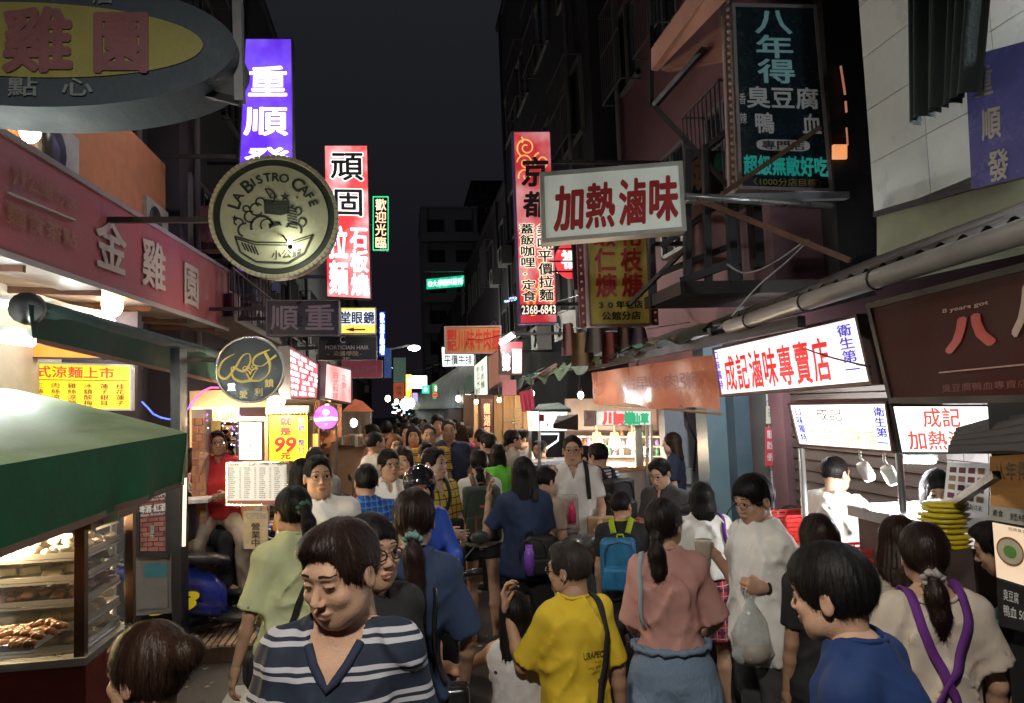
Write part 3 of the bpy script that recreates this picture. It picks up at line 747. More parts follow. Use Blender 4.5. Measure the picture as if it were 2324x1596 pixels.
  if shell and not T['tuck']:
   ti=[[r[0], r[1]-.019, r[2]-.019, r[3]]for r in tab]
   TT=np.array(ti)
   def fnh(x, y, z):
    rx=np.interp(z, TT[:, 0], TT[:, 1]);ry=np.interp(z, TT[:, 0], TT[:, 2]);c_=np.interp(z, TT[:, 0], TT[:, 3])
    dd=(((np.abs(x-ts*(z-z0))/rx)**2.2+(np.abs(y-c_-tl*(z-z0))/ry)**2.2)**(1/2.2)-1)*np.minimum(rx, ry)
    return np.maximum(dd, z-hz-.035)
   q.cut(fnh)
  n0=J(0, -.016, 1.40);n1=J(0, .0, 1.56);nr=.064 if not fem else.060
  if T['neck']=='wide':nr=.085
  if T['neck']!='none':
   ab=n1-n0;L2=float(ab@ab)
   def fnn(x, y, z):
    X, Y_, Z=x-n0[0], y-n0[1], z-n0[2];t=np.clip((X*ab[0]+Y_*ab[1]+Z*ab[2])/L2, 0, 1.4)
    dd=np.sqrt((X-t*ab[0])**2+(Y_-t*ab[1]-.006)**2+(Z-t*ab[2])**2)-nr
    return np.maximum(dd, (n0[2]+.028-.38*(y-n0[1])-z))
   q.cut(fnn, n0-.12, n1+.1)
   if T['neck']in('v', 'polo'):
    dep=1.33 if T['neck']=='v' else 1.35
    def fnv(x, y, z):
     yy=y-tl*(z-z0);return np.maximum(np.abs(x-ts*(z-z0))-(z-dep)*(.62 if T['neck']=='v' else.3), .03-yy)
    c_=J(0, .07, 1.40);q.cut(fnv, c_-.13, c_+.13)
  v, f=q.mesh();top_o=MB().np(v*sc, f).build(T.get('name', 'shirt'), T['mat'], root)
  root['top']=1
  need=T.get('trim')is not None or T['neck']=='polo' or T.get('print')
  if need or hb<.014:
   Bv=bvh(v, f)
   tm=T.get('trim')or T['mat']
   if T['neck']in('crew', 'wide')and hb<.017:
    pts=[]
    for i in range(28):
     a=2*math.pi*i/28;P0=J(0, -.012, 1.45);o=P0+np.array([(nr+.004)*math.sin(a), (nr+.004)*math.cos(a), 0])
     r_=Bv.ray_cast(Vector((o[0], o[1]+tl*0, 1.62)), Vector((0, 0, -1)))
     if r_[0]is not None:pts.append((r_[0]+Vector((0, 0, .001)))*sc)
    if len(pts)>20:
     zs_=[p.z for p in pts];sm=[Vector((pts[i].x, pts[i].y, (zs_[i-2]+zs_[i-1]+zs_[i]+zs_[(i+1)%len(pts)]+zs_[(i+2)%len(pts)])/5))for i in range(len(pts))]
     MB().tube(sm, .0075*sc, 6, None, closed=True).build('collar', tm, root)
   if T['neck']=='v':
    vp=[(-.052, 1.425), (-.034, 1.385), (-.016, 1.355), (0, 1.335), (.016, 1.355), (.034, 1.385), (.052, 1.425)];pts=[]
    for x_, z_ in vp:
     o=J(x_*1.16, 0, z_);r_=Bv.ray_cast(Vector((o[0], .5, o[2]-.004)), Vector((0, -1, 0)))
     if r_[0]is not None:pts.append((r_[0]+Vector((0, .002, 0)))*sc)
    if len(pts)>4:MB().tube(pts, .011*sc, 6).build('collar', tm, root)
   if T['neck']=='polo':
    b=MB()
    for s_ in(-1, 1):
     ring=[]
     for i in range(9):
      a=math.pi*(i/8)*.93;cc=J(0, -.010, 1.47)
      x_=s_*math.sin(a);y_=-math.cos(a)
      fr_=max(0, y_);ring.append(((cc[0]+x_*.058, cc[1]+y_*.058, 1.492-.055*fr_), (cc[0]+x_*.080, cc[1]+y_*.082+.006, 1.452-.085*fr_**1.5)))
     vs_=[];
     for a_, b_ in ring:vs_+=[Vector(a_)*sc, (Vector(a_)*.5+Vector(b_)*.5+Vector((0, 0, .008)))*sc, Vector(b_)*sc]
     fs_=[(3*i+j, 3*i+j+1, 3*i+j+4, 3*i+j+3)for i in range(8)for j in(0, 1)]
     b.add(vs_, fs_, None, True)
    o_=b.build('collar', tm, root);md=o_.modifiers.new('t', 'SOLIDIFY');md.thickness=.004
   for pr in T.get('print', ()):
    txt, x0, z1_, x1, z0_, mt, bo, sd=pr[:8];arc=pr[8]if len(pr)>8 else 0;md_=pr[9]if len(pr)>9 else 'h'
    for(mm, lay), (vs_, fs_)in layout([(txt, 0, 0, 1, 1, mt, bo, md_)]).items():
     out=[]
     for u_, v_, e_ in vs_:
      x_=x0+(x1-x0)*u_;z_=z1_+(z0_-z1_)*v_-arc*(2*u_-1)**2
      o=J(x_*(1 if sd>0 else-1)*-1, 0, z_)
      r_=Bv.ray_cast(Vector((o[0], o[1]+sd*.6, z_)), Vector((0, -sd, 0)))
      out.append((r_[0]+Vector((0, sd*(.0035+e_), 0)))*sc if r_[0]is not None else Vector((o[0], sd*.1, z_))*sc)
     MB().add(out, fs_).build('print', mm, root)
 if bottom:
  Bt=dict(kind='trousers', mat=None, ease=.012, len=1., fold=.010, top=1.0);Bt.update(bottom)
  kd=Bt['kind']
  zlo=min(AN[-1][2], AN[1][2])-.05 if kd in('trousers', )else(.5 if hipz is None else min(KN[1][2], KN[-1][2])-.1)
  if kd in('skirt', 'dress'):zlo=Bt.get('hem', .55)-.03
  lo3=(min(-.25, KN[-1][0]-.12), min(-.22, AN[-1][1]-.12, AN[1][1]-.12), zlo);hi3=(max(.25, KN[1][0]+.12), max(.22, KN[-1][1]+.12, KN[1][1]+.12), Bt['top']+.05)
  q=SD(lo3, hi3, hb);tp=Bt['top'];e=Bt['ease'];fo=folds(Bt['fold'], 11, 4 if kd!='trousers' else 7)
  bt=[[r[0], r[1]+Bt.get('we', min(e, .006)), r[2]+Bt.get('we', min(e, .006)), r[3]]for r in body if.81<r[0]<=tp+.12]
  q.loft(bt, 0, shx=ts, shy=tl, z0=z0)
  for s_ in(-1, 1):
   if kd=='trousers':
    q.cone(hip[s_], KN[s_], .088*fat+e, .060+e, .03);q.cone(KN[s_], AN[s_]+(0, 0, -.02), .060+e, (.044+e)*Bt.get('cuff', 1.), .02)
   elif kd=='shorts':
    fr=Bt['len'];kp=hip[s_]+(KN[s_]-hip[s_])*fr;q.cone(hip[s_], kp+(kp-hip[s_])*.05, .090*fat+e, .078+e*2.0, .03)
  if kd in('skirt', 'dress'):
   hm_=Bt.get('hem', .55);fl=Bt.get('flare', .06)
   q.loft([(hm_, .17+fl, .13+fl, .0), ((hm_+.95)/2, .172+fl*.4, .125+fl*.4, 0), (.96, .155+e, .11+e, 0), (1.02, .145+e, .10+e, 0)], .03, shx=ts, shy=tl, z0=z0, disp=lambda x, y, z:np.clip((.98-z)*2, 0, 1)*.010*np.sin(np.arctan2(x, y)*15+2*vnoise(x*5, y*5, z*2)))
   q.cut(lambda x, y, z:z-hm_+0*x+0*y)
  sl, x, y, z=q.blk(q.lo, q.lo+q.h*q.n)
  q.F=np.where(np.abs(q.F)<.05, q.F+fo(x, y, z)*np.clip((.92-z)*12, 0 if not top or top.get('tuck')else 0, 1), q.F).astype(np.float32)
  if kd=='shorts':
   for s_ in(-1, 1):
    t=KN[s_]-hip[s_];t=t/np.linalg.norm(t);e_=hip[s_]+(KN[s_]-hip[s_])*Bt['len']
    q.cut(lambda x, y, z, e_=e_, t=t:-((x-e_[0])*t[0]+(y-e_[1])*t[1]+(z-e_[2])*t[2]), e_-.14, e_+.14)
  q.cut(lambda x, y, z:tp-z+0*x+0*y)
  v, f=q.mesh();MB().np(v*sc, f).build(Bt.get('name', {'trousers':'trousers', 'shorts':'shorts', 'skirt':'skirt', 'dress':'skirt'}[kd]), Bt['mat'], root)
 if shoes is not None and d<11:
  for s_ in(-1, 1):
   a=AN[s_];q=SD(a+(-.06, -.09, -.11), a+(.06, .20, .03), hb*.8);zf=a[2]-.055
   q.cone((a[0], a[1]-.02, zf), (a[0]+s_*.012, a[1]+.145, zf-.008), .044, .040, .01);q.cone((a[0], a[1]-.01, a[2]-.01), (a[0], a[1]+.04, zf), .040, .044, .02)
   q.cut(lambda x, y, z:z-(a[2]-.085)+0*x+0*y)
   v, f=q.mesh();MB().np(v*sc, f).build('shoe', M('shoe_%02d%02d%02d'%tuple(int(c*99)for c in shoes), shoes, .5), root)
 if glasses:
  b=MB();gm=M('spectacle_frame', (.03, .025, .02), .3, metal=.3, var=0, bump=0);T=lambda p:(HM@Vector(p))*sc
  for s_ in(-1, 1):
   pts=[T((s_*.031+.022*math.cos(a), .103+.002*math.cos(a)*-s_-.006*abs(s_*.031+.022*math.cos(a))/.05, .008+.017*math.sin(a)))for a in[2*math.pi*i/14 for i in range(14)]]
   b.tube(pts, .0014*sc if glasses!='thick' else.0026*sc, 5, None, closed=True)
   b.tube([T((s_*.053, .098, .012)), T((s_*.072, .07, .012)), T((s_*.080, .0, .006))], .0015*sc if glasses!='thick' else.0022*sc, 5)
  b.tube([T((-.010, .107, .012)), T((0, .110, .015)), T((.010, .107, .012))], .0013*sc, 5);b.build('glasses', gm, root)
 root['_J']={'S':[list(map(float, S[-1]*sc)), list(map(float, S[1]*sc))]}
 root_info[root.name]=dict(HM=HM, sc=sc, arms=arms, S=S, J=J, top=top_o, loc=Vector(loc), yaw=yw, tl=tl)
 return root
root_info={}
def wpt(root, p):
 """a point of the person's own space (metres of a 1.70 m body) in the world"""
 i=root_info[root.name];q=Vector(p)*i['sc'];return i['loc']+Matrix.Rotation(i['yaw'], 3, 'Z')@q
def wdir(root, p):return Matrix.Rotation(root_info[root.name]['yaw'], 3, 'Z')@Vector(p)
# ------------------------------------------------------------------ shared materials
asphalt=M('asphalt', (.045, .036, .033), .62, var=.45, vs=1.6, bump=.6, bs=90, spec=.6)
concrete=M('concrete', (.20, .19, .18), .8, var=.3, vs=2)
dark_wall=M('dark_render_wall', (.050, .042, .058), .9, var=.35, vs=1.2)
dark_wall2=M('sooty_tile_wall', (.028, .028, .040), .9, var=.35, vs=1.4)
pink_wall=M('pink_wall', (.17, .085, .10), .8, var=.3, vs=1.5)
grey_metal=M('grey_metal', (.30, .31, .33), .45, metal=.6, var=.2)
dark_metal=M('dark_metal', (.045, .045, .05), .5, metal=.5, var=.3)
steel=M('stainless_steel', (.55, .55, .56), .32, metal=.85, var=.06, vs=3, bump=.03)
white_paint=M('white_paint', (.72, .72, .70), .5, var=.12)
black_paint=M('black_paint', (.015, .015, .017), .45, var=.1)
rust=M('rusty_steel', (.13, .06, .035), .75, var=.45, vs=12)
wood=M('weathered_wood', (.30, .19, .12), .65, var=.35, vs=3, stretch=(1, 8, 8))
dwood=M('dark_brown_wood', (.07, .035, .022), .6, var=.35, vs=4, stretch=(8, 8, 1))
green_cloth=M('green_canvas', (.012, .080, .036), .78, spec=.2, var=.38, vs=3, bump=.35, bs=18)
W_=M('print_white', (.72, .72, .7), .5, var=0, bump=0);K_=M('print_black', (.012, .012, .014), .5, var=0, bump=0);R_=M('print_red', (.45, .018, .018), .45, var=.1, bump=0)
B_=M('print_blue', (.02, .03, .30), .45, var=0, bump=0);Y_=M('print_gold', (.50, .36, .07), .4, var=.1, bump=0)
def stroke(b, pts, w, m=None):b.tube(pts, w, 6, m)
# ------------------------------------------------------------------ ground and far setting
b=MB();b.add([(-60, -8, 0), (60, -8, 0), (60, 160, 0), (-60, 160, 0)], [(0, 1, 2, 3)]);tag(b.build('ground', asphalt), kind='structure')
# gutter strips and slabs beside the lane
tag(MB().bb((-2.62, 7.3, .004), (-2.2, 60, .06), concrete).build('kerb'), kind='structure')
tag(MB().bb((2.9, 4.9, .004), (3.55, 60, .09), concrete).build('pavement', concrete), kind='structure')
rr=np.random.RandomState(11)
mh=empty('manhole_cover', (-.75, 5.2, 0), 'round iron manhole cover set in the asphalt near the wooden deck', 'manhole cover')
MB().lathe([(.30, .004), (.30, .010), (.0, .012)], (-.75, 5.2, 0), 28, M('cast_iron', (.05, .045, .045), .5, metal=.6)).build('lid', None, mh)
def building(name, label, x0, x1, y0, y1, z1, wall, side, floors, bays, zf=3.6, lit=(), fh=2.9, ac=.5, trim=None, group=None, balcony=False, z0=0., ww=.62, cage=.4):
 """a block with real windows on the face that looks at the lane"""
 root=empty(name, ((x0+x1)/2, (y0+y1)/2, z0), label, 'building', group)
 trim=trim or M('window_frame_grey', (.16, .16, .17), .5);glass=M('night_glass', (.012, .014, .02), .12, var=0, bump=0, spec=.8)
 MB().bb((x0, y0, z0), (x1, y1, z1), wall).build('wall', wall, root)
 MB().bb((x0-.08, y0-.08, z1), (x1+.08, y1+.08, z1+.18), wall).build('parapet', concrete, root)
 R=random.Random(len(label))
 if side=='-y':A, Bb, fixed, sgn=x0, x1, y0, -1
 elif side=='+x':A, Bb, fixed, sgn=y0, y1, x1, 1
 else:A, Bb, fixed, sgn=y0, y1, x0, -1
 bw=(Bb-A)/bays
 def P(a, o, z):return(a, fixed+sgn*o, z)if side=='-y' else(fixed+sgn*o, a, z)
 def bar(b, a0, o0, z0_, a1, o1, z1_, m=None):
  p, q=P(a0, o0, z0_), P(a1, o1, z1_);b.bb([min(i, j)for i, j in zip(p, q)], [max(i, j)for i, j in zip(p, q)], m)
 for f in range(floors):
  zb=zf+f*fh
  if zb+1.6>z1:break
  for k in range(bays):
   c=A+(k+.5)*bw;w=bw*ww;zt=zb+1.35;L_=(f, k)in lit
   fb=MB();t=.05
   for(a0, z0_, a1, z1_)in((c-w/2, zb, c+w/2, zb+t), (c-w/2, zt-t, c+w/2, zt), (c-w/2, zb, c-w/2+t, zt), (c+w/2-t, zb, c+w/2, zt), (c-t/2, zb+t, c+t/2, zt-t)):bar(fb, a0, -.02, z0_, a1, .06, z1_)
   fo=fb.build('window', trim, root)
   pb=MB();bar(pb, c-w/2+t, .0, zb+t, c+w/2-t, .02, zt-t)
   pb.build('pane', E('lit_window_warm', (1., .55, .28), 1.2)if L_ else glass, fo)
   if R.random()<cage:
    g=MB()
    for i in range(int(w/.11)+1):bar(g, c-w/2+i*.11, .30, zb-.1, c-w/2+i*.11+.015, .315, zt)
    for z in(zb-.1, (zb+zt)/2, zt-.02):bar(g, c-w/2, .30, z, c+w/2, .32, z+.02)
    for a in(c-w/2, c+w/2):bar(g, a-.01, .0, zb-.1, a+.01, .32, zb-.08);bar(g, a-.01, .0, zt-.02, a+.01, .32, zt)
    g.build('window_grille', M('grille_paint', (.14, .13, .15), .5, metal=.3), root)
   elif R.random()<ac:
    a=MB();bar(a, c+w*.1, .02, zb-.62, c+w*.1+.75, .34, zb-.1);ao=a.build('air_conditioner', M('ac_casing', (.34, .34, .33), .5, var=.25), root)
    fan=MB();cc=P(c+w*.1+.27, .345, zb-.36);fan.lathe([(.20, 0), (.20, .012*sgn), (.05, .014*sgn)], cc, 14, None, axis='Y' if side=='-y' else 'X');fan.build('fan_grille', black_paint, ao)
  if balcony:
   g=MB();bar(g, A, 0, zb-.95, Bb, .8, zb-.8);bar(g, A, .72, zb-.8, Bb, .8, zb-.05);g.build('balcony', wall, root)
 for i in range(2):
  a=A+(.12+.8*i)*(Bb-A);MB().tube([P(a, .09, z0+2.6), P(a, .09, z1)], .045, 8).build('drainpipe', M('pvc_pipe', (.13, .125, .14), .6), root)
 return root
 # left row
orange_wall=M('orange_lit_wall', (.42, .17, .08), .8, var=.2)
building('shop_building', 'dark building rising behind the red fascia with three large characters', -6.5, -3.1, 2.2, 9.6, 9.5, dark_wall2, '+x', 2, 3, zf=4.6, ac=.6)
building('apartment_building', 'narrow dark block with window cages behind the purple lit sign', -6.5, -2.75, 9.7, 13.5, 12.5, dark_wall, '+x', 3, 2, zf=3.9, cage=.9)
building('apartment_building', 'dark block with pipes and grilles behind the white and red lit sign', -6.5, -2.9, 13.6, 19.5, 11.0, dark_wall2, '+x', 3, 3, zf=3.9, cage=.7)
building('apartment_building', 'low grey house with ribbed siding at the left beyond the blue sign', -7, -2.7, 19.6, 30, 7.2, M('grey_siding', (.20, .19, .20), .7, ripple=(3., 'Z', 0., .8)), '+x', 1, 4, zf=3.9)
building('apartment_building', 'farthest dark house closing the left side of the lane', -8, -2.8, 30.2, 60, 8.5, dark_wall, '+x', 2, 6, zf=3.8)
# right row
building('pink_building', 'pink walled building with steel awning frames behind the yellow menu sign', 3.55, 8, 6.6, 11.4, 13, pink_wall, '-x', 3, 3, zf=3.9, ac=.3, cage=.35)
building('apartment_building', 'tall unlit block with pale window frames right of the night sky', 3.2, 9, 11.6, 22, 13.6, dark_wall2, '-x', 4, 4, zf=3.8, trim=M('pale_frame', (.16, .15, .15), .6))
building('apartment_building', 'dark low block behind the brown noodle sign on the right side', 3.3, 9, 22.2, 38, 8.8, dark_wall, '-x', 2, 5, zf=3.7)
building('apartment_building', 'dark block far up the lane beside the green lit cross street', 2.9, 9, 38.2, 62, 7.6, dark_wall2, '-x', 2, 6, zf=3.7)
# the far tower across the end of the lane
building('apartment_tower', 'distant grey apartment tower with balconies and a green lit sign', 2.1, 7.6, 72, 84, 21.5, M('far_tower_wall', (.52, .50, .50), .85, var=.2), '-y', 6, 2, zf=4.0, fh=3.0, balcony=True, ac=.2, cage=.1)
building('apartment_tower', 'darker distant tower behind the grey one with balconies', 7.8, 15, 78, 90, 26, dark_wall, '-y', 7, 3, zf=4.0, fh=3.2)
building('apartment_building', 'low dark house closing the far end of the lane on the left', -9, -3.3, 66, 76, 9.5, dark_wall2, '-y', 2, 3, zf=4.)
def street_lamp(x, Y, z, W, label, side=-1, col=(1., .93, .82)):
 r=empty('street_lamp', (x, Y, z), label, 'street lamp', 'added street lamps on wall arms')
 MB().box((x, Y, z), (.34, .16, .05), M('lamp_head', (.25, .25, .26), .5)).build('lamp_head', None, r);MB().box((x, Y, z-.03), (.28, .12, .012), E('lamp_panel', (1., .95, .85), 10)).build('lens', None, r)
 MB().tube([(x, Y, z+.02), (x+side*1.0, Y, z+.12), (side*3.6 if side>0 else-3.1, Y, z-.1)], .025, 8, dark_metal).build('arm', None, r)
 l=bpy.data.lights.new('lamp_light', 'AREA');l.energy=W;l.color=col;l.size=.3;l.spread=math.radians(170);o=bpy.data.objects.new('lamp_light', l);COL.objects.link(o);o.location=(x, Y, z-.06);o.parent=r;o.matrix_parent_inverse=r.matrix_basis.inverted()
street_lamp(-.5, -.7, 4.5, 200, 'added street lamp out of view above the near end of the lane')  # added lamp, unseen, to brighten the near walkers
street_lamp(2.07, 12.0, 5.0, 120, 'added street lamp hidden behind the tall red restaurant sign', 1)  # added to light the middle crowd, kept hidden by the sign
street_lamp(-.6, 7.2, 6.8, 60, 'added street lamp out of view above the violet sign', -1)  # added lamp above the view
# ------------------------------------------------------------------ LEFT: signs
dim_blue=M('dim_navy_panel', (.050, .072, .095), .6, var=.15)
def oval_sign():
 Y=3.0;c=PY(78, 92, Y);root=empty('oval_sign', c, 'huge unlit oval sign with yellow ellipse and red characters at the top corner', 'hanging sign')
 ax=(PY(178, 92, Y)-c).length/100
 def ring(rx, ry, y):return[(c.x+rx*math.cos(a), y, c.z+ry*math.sin(a))for a in[2*math.pi*i/64 for i in range(64)]]
 ex, ez=470*ax, 166*ax
 b=MB();b.add(ring(ex, ez, Y)+ring(ex, ez, Y+.28), [tuple(range(63, -1, -1)), tuple(range(64, 128))]+[(i, (i+1)%64, 64+(i+1)%64, 64+i)for i in range(64)]);b.build('panel', dim_blue, root)
 ex2, ez2=392*ax, 94*ax
 b=MB();b.add(ring(ex2, ez2, Y-.006), [tuple(range(63, -1, -1))]);b.build('yellow_ellipse', M('sign_yellow', (.34, .31, .08), .55, var=.12), root)
 q=[PY(*p, Y)for p in rect(-135, 20, 375, 172)]
 letters(q, [('金', -.02, 0, .26, 1, M('sign_rose', (.26, .10, .11), .6), .035, 'c'), ('雞', .27, -.02, .59, 1.0, M('sign_rose'), .035, 'c'), ('園', .67, .03, .94, 1.0, M('sign_rose'), .04, 'c')], root, .012)
 q=[PY(*p, Y)for p in rect(18, 176, 214, 222)]
 letters(q, [('點', 0, 0, .36, 1, M('sign_pale', (.22, .25, .25), .5), .015, 'c'), ('心', .62, 0, 1, 1, M('sign_pale'), .015, 'c')], root, .008)
 q=[PY(*p, Y)for p in rect(210, -40, 262, 14)]
 letters(q, [('店', 0, 0, 1, 1, M('sign_pale'), .01, 'c')], root, .008)
 b=MB();p0=PY(538, -60, Y+.1);p1=PY(545, 232, Y+.1);b.beam(p0, p1, .035, .05);b.build('post', M('sign_post', (.22, .23, .24), .5, metal=.3), root)
 MB().beam((c.x-1.2, Y+.14, c.z+.2), (-3.1, Y+.14, c.z+.2), .05).build('bracket', dark_metal, root);b=MB();b.beam(PY(545, 232, Y+.1), PY(545, 232, Y+.1)+Vector((-.25, .05, .08)), .03);b.build('bracket', dark_metal, root)
oval_sign()
XF=-2.3
fas=QX([(-60, 250), (520, 613), (517, 752), (-60, 562)], XF)
fascia_red=M('faded_red_fascia', (.25, .038, .045), .5, var=.16, vs=1.5, ripple=(55, 'Z', 0, .25))
fr=sign('shop_fascia', 'long faded red fascia board with pale characters over the left snack shop', 'fascia sign', fas, .3, fascia_red, M('fascia_trim', (.23, .20, .20), .5), .04)
qf=lambda x0, y0, x1, y1:None
def onX(pts, X=XF, off=0):return[PX(p[0], p[1], X)for p in pts]
gold_dim=M('dim_ochre_print', (.26, .10, .03), .55)
letters(onX([(212, 470), (284, 512), (284, 636), (212, 612)], XF), [('金', 0, 0, 1, 1, M('fascia_pale', (.36, .31, .28), .55), .02, 'c')], fr, .014)
letters(onX([(318, 528), (374, 560), (374, 672), (318, 650)], XF), [('雞', 0, 0, 1, 1, M('fascia_pale'), .02, 'c')], fr, .014)
letters(onX([(414, 586), (450, 607), (450, 708), (414, 694)], XF), [('園', 0, 0, 1, 1, M('fascia_pale'), .02, 'c')], fr, .014)
letters(onX([(22, 362), (170, 452), (170, 482), (22, 420)], XF), [('好公道の店', 0, 0, 1, 1, gold_dim, .008, 'c')], fr, .014)
letters(onX([(8, 452), (172, 528), (172, 568), (8, 508)], XF), [('麵食茶點', 0, 0, 1, 1, gold_dim, .008, 'c')], fr, .014)
b=MB();b.beam(PX(18, 437, XF+.012), PX(170, 500, XF+.012), .012, .012);b.build('lettering', M('fascia_pale'), fr)
# wall lamp and wall panel painted orange as lit by it, above the fascia
q=QX([(20, 265), (205, 408), (205, 470), (20, 370)], -2.75)
lit_wall=empty('wall_recess', (-2.75, 6, 3.4), 'parapet wall painted orange as lit by the bulb above the red fascia', 'parapet')
MB().bb((-3.09, 4.5, 3.6), (-2.8, 9.3, 5.1), orange_wall).build('wall', orange_wall, lit_wall)
def bulb(p, label, W, col=(1, .62, .30), r=.05, es=14, shade=False, group='bare bulbs over the stalls', drop=.12):
 root=empty('hanging_bulb', p, label, 'light bulb', group)
 MB().ball(p, (r, r, r*1.25), E('bulb_glow_%d'%int(es), tuple(col), es), 12, 8).build('glass_bulb', None, root)
 MB().lathe([(.018, r*1.1), (.02, r*1.1+.05), (.008, r*1.1+.07), (.004, r*1.1+.07+drop)], p, 10, black_paint).build('socket', None, root)
 lamp('bulb_light', (p[0], p[1], p[2]), col, W, r*1.15, root);return root
bulb(PX(68, 298, -2.62), 'glowing warm bulb above the red fascia at the upper corner', 45, r=.07, es=30)
# soffit below the fascia
sof=empty('shop_soffit', (-2.7, 6, 3.0), 'brown stained soffit board beneath the red fascia', 'soffit')
q=fas;s0=q[3];s1=q[2]
b=MB();b.add([s0+Vector((0, 0, .01)), s1+Vector((0, 0, .01)), s1+Vector((-.8, 0, .06)), s0+Vector((-.8, 0, .06))], [(0, 1, 2, 3)])
b.add([s0+Vector((0, 0, .04)), s1+Vector((0, 0, .04)), s1+Vector((-.8, 0, .09)), s0+Vector((-.8, 0, .09))], [(3, 2, 1, 0)]);b.build('board', M('soffit_brown', (.30, .20, .14), .7, var=.3), sof)
b=MB();
for i in range(5):
 t=(i+.5)/5;p=s0.lerp(s1, t);MB().beam(p+Vector((-.02, 0, -.02)), p+Vector((-.78, 0, .02)), .04, .05).build('joist', rust, sof)
bulb(PX(255, 692, -2.45), 'glaring warm bulb under the red fascia above the green awning', 110, r=.085, es=40)
def tube_light(a, bpt, label, W, r=.017, col=(.92, 1., .95), es=9, group='fluorescent tubes', housing=True, both=None):
 a=Vector(a);bpt=Vector(bpt);root=empty('fluorescent_tube', (a+bpt)/2, label, 'tube light', group)
 MB().tube([a, bpt], r, 8).build('tube', E('tube_glow_%d'%int(es*10), col, es), root)
 if housing:
  up=Vector((0, 0, .045));b=MB();b.beam(a+up, bpt+up, .05, .035);b.beam(a, a+up, .03, .03);b.beam(bpt, bpt+up, .03, .03);b.build('housing', white_paint, root)
 n=2
 for i in range(n):
  lamp('tube_lamp', a.lerp(bpt, (i+.5)/n)+Vector((0, 0, -.04)), col, W/n, .06, root)
 return root
tube_light(PX(-120, 672, -2.5), PX(72, 702, -2.5), 'thin fluorescent tube just under the fascia at the left edge', 22)
tube_light(PX(108, 702, -2.55), PX(270, 730, -2.55), 'fluorescent tube behind the rolled green awning', 22)
tube_light(PX(-140, 742, -2.0), PX(72, 778, -2.0), 'thick bright fluorescent tube in front of the red and orange board', 85, r=.024)
# rolled green awning
aw=empty('retractable_awning', PX(280, 760, -2.0), 'rolled dark green awning hanging below the red fascia', 'awning')
a0, a1=PX(62, 706, -2.02), PX(500, 812, -2.02)
MB().tube([a0, a1], .075, 14).build('roller', M('awning_roll', (.012, .028, .026), .6), aw)
def drape(tl, tr, br, bl, nu=30, nv=8, amp=.012, f=5., bulge=0.):
 tl, tr, br, bl=map(Vector, (tl, tr, br, bl));n=(tr-tl).cross(bl-tl).normalized()
 return lambda u, v:(tl*(1-u)+tr*u)*(1-v)+(bl*(1-u)+br*u)*v+n*(amp*v*math.sin(u*f*6.28+2*math.sin(u*9))+bulge*math.sin(math.pi*v))
X_=-1.95
MB().grid(drape(PX(64, 690, X_), PX(498, 800, X_), PX(497, 868, X_), PX(74, 772, X_), amp=.02, f=3), 40, 8).build('valance', M('dull_green_canvas', (.010, .042, .030), .8, spec=.2, var=.35, vs=3), aw)
MB().lathe([(.02, -.03), (.085, -.02), (.09, .03), (.02, .05)], PX(60, 700, -2.0), 14, black_paint, axis='Y').build('end_cap', None, aw)
MB().beam(PX(78, 773, X_+.01), PX(497, 868, X_+.01), .02, .025).build('hem_bar', rust, aw)
# interior back wall of the snack shop, menu boards
sh=empty('snack_shop', (-2.9, 6, 0), 'open fronted snack shop with cream tiled inner wall behind the canopy', 'shop')
MB().bb((-3.05, 3.0, 0), (-2.98, 7.6, 3.1), M('cream_wall', (.55, .48, .38), .6, var=.15)).build('wall', None, sh)
MB().bb((-3.0, 7.0, 0), (-2.35, 7.1, 3.0), dark_wall).build('partition', dark_wall, sh)
q=[PY(*p, 6.6)for p in((-30, 818), (300, 828), (300, 932), (-30, 932))]
Rm=M('menu_red', (.62, .05, .02), .5, emit=(.8, .06, .02), es=.55, var=0, bump=0);Km=M('menu_brown', (.18, .05, .02), .5, var=0, bump=0)
cols=['牛肉麵', '排骨麵', '三絲涼麵', '肉絲涼麵', '雞絲涼麵', '冰鎮酸梅湯', '蓮子銀耳', '桂花蓮子'];it=[('各式涼麵上市', .22, .07, .88, .33, Rm, .02, 'c')]
for i, c in enumerate(cols):it.append((c, .10+i*.112, .42, .165+i*.112, .42+.12*len(c), Km, .01, 'v'))
my=sign('menu_board', 'yellow backlit menu board listing cold noodles above the green canopy', 'menu board', q, .06, E('menu_yellow', (1., .62, .015), .95), white_paint, .015, it)
b=MB();b.beam(qmap([Vector(p)for p in q], .03, .37, .006, qnorm([Vector(p)for p in q])), qmap([Vector(p)for p in q], .97, .355, .006, qnorm([Vector(p)for p in q])), .006);b.build('lettering', Km, my)
q=[PY(*p, 6.5)for p in((-30, 742), (232, 742), (232, 816), (-30, 812))]
ro=sign('lit_sign_board', 'glowing red and orange shop board half hidden by the green awning', 'sign board', q, .08, E('board_orange', (1., .23, .02), .95), dark_metal, .012, [('小籠湯包', .05, -.3, .95, .35, E('board_glyph', (1., .75, .25), 1.), .03, 'c')])
# string of coloured tube light and pipe
b=MB();rp=empty('rope_light', PY(370, 930, 7.2), 'rope light glowing blue and pink that droops beneath the round sign', 'rope light')
pts=[PY(x, y, 7.1)for x, y in((322, 912), (335, 925), (348, 940), (365, 948), (385, 952), (405, 945), (425, 930), (443, 905), (460, 888), (478, 880), (497, 880))]
for i in range(len(pts)-1):
 t=i/(len(pts)-1);MB().tube([pts[i], pts[i+1]], .008, 6).build('rope_segment', E('rope_blue', (.08, .14, 1.), 2.2)if t<.45 else E('rope_pink', (1., .06, .35), 2.2)if t>.65 else E('rope_violet', (.4, .08, 1.), 2.0), rp)
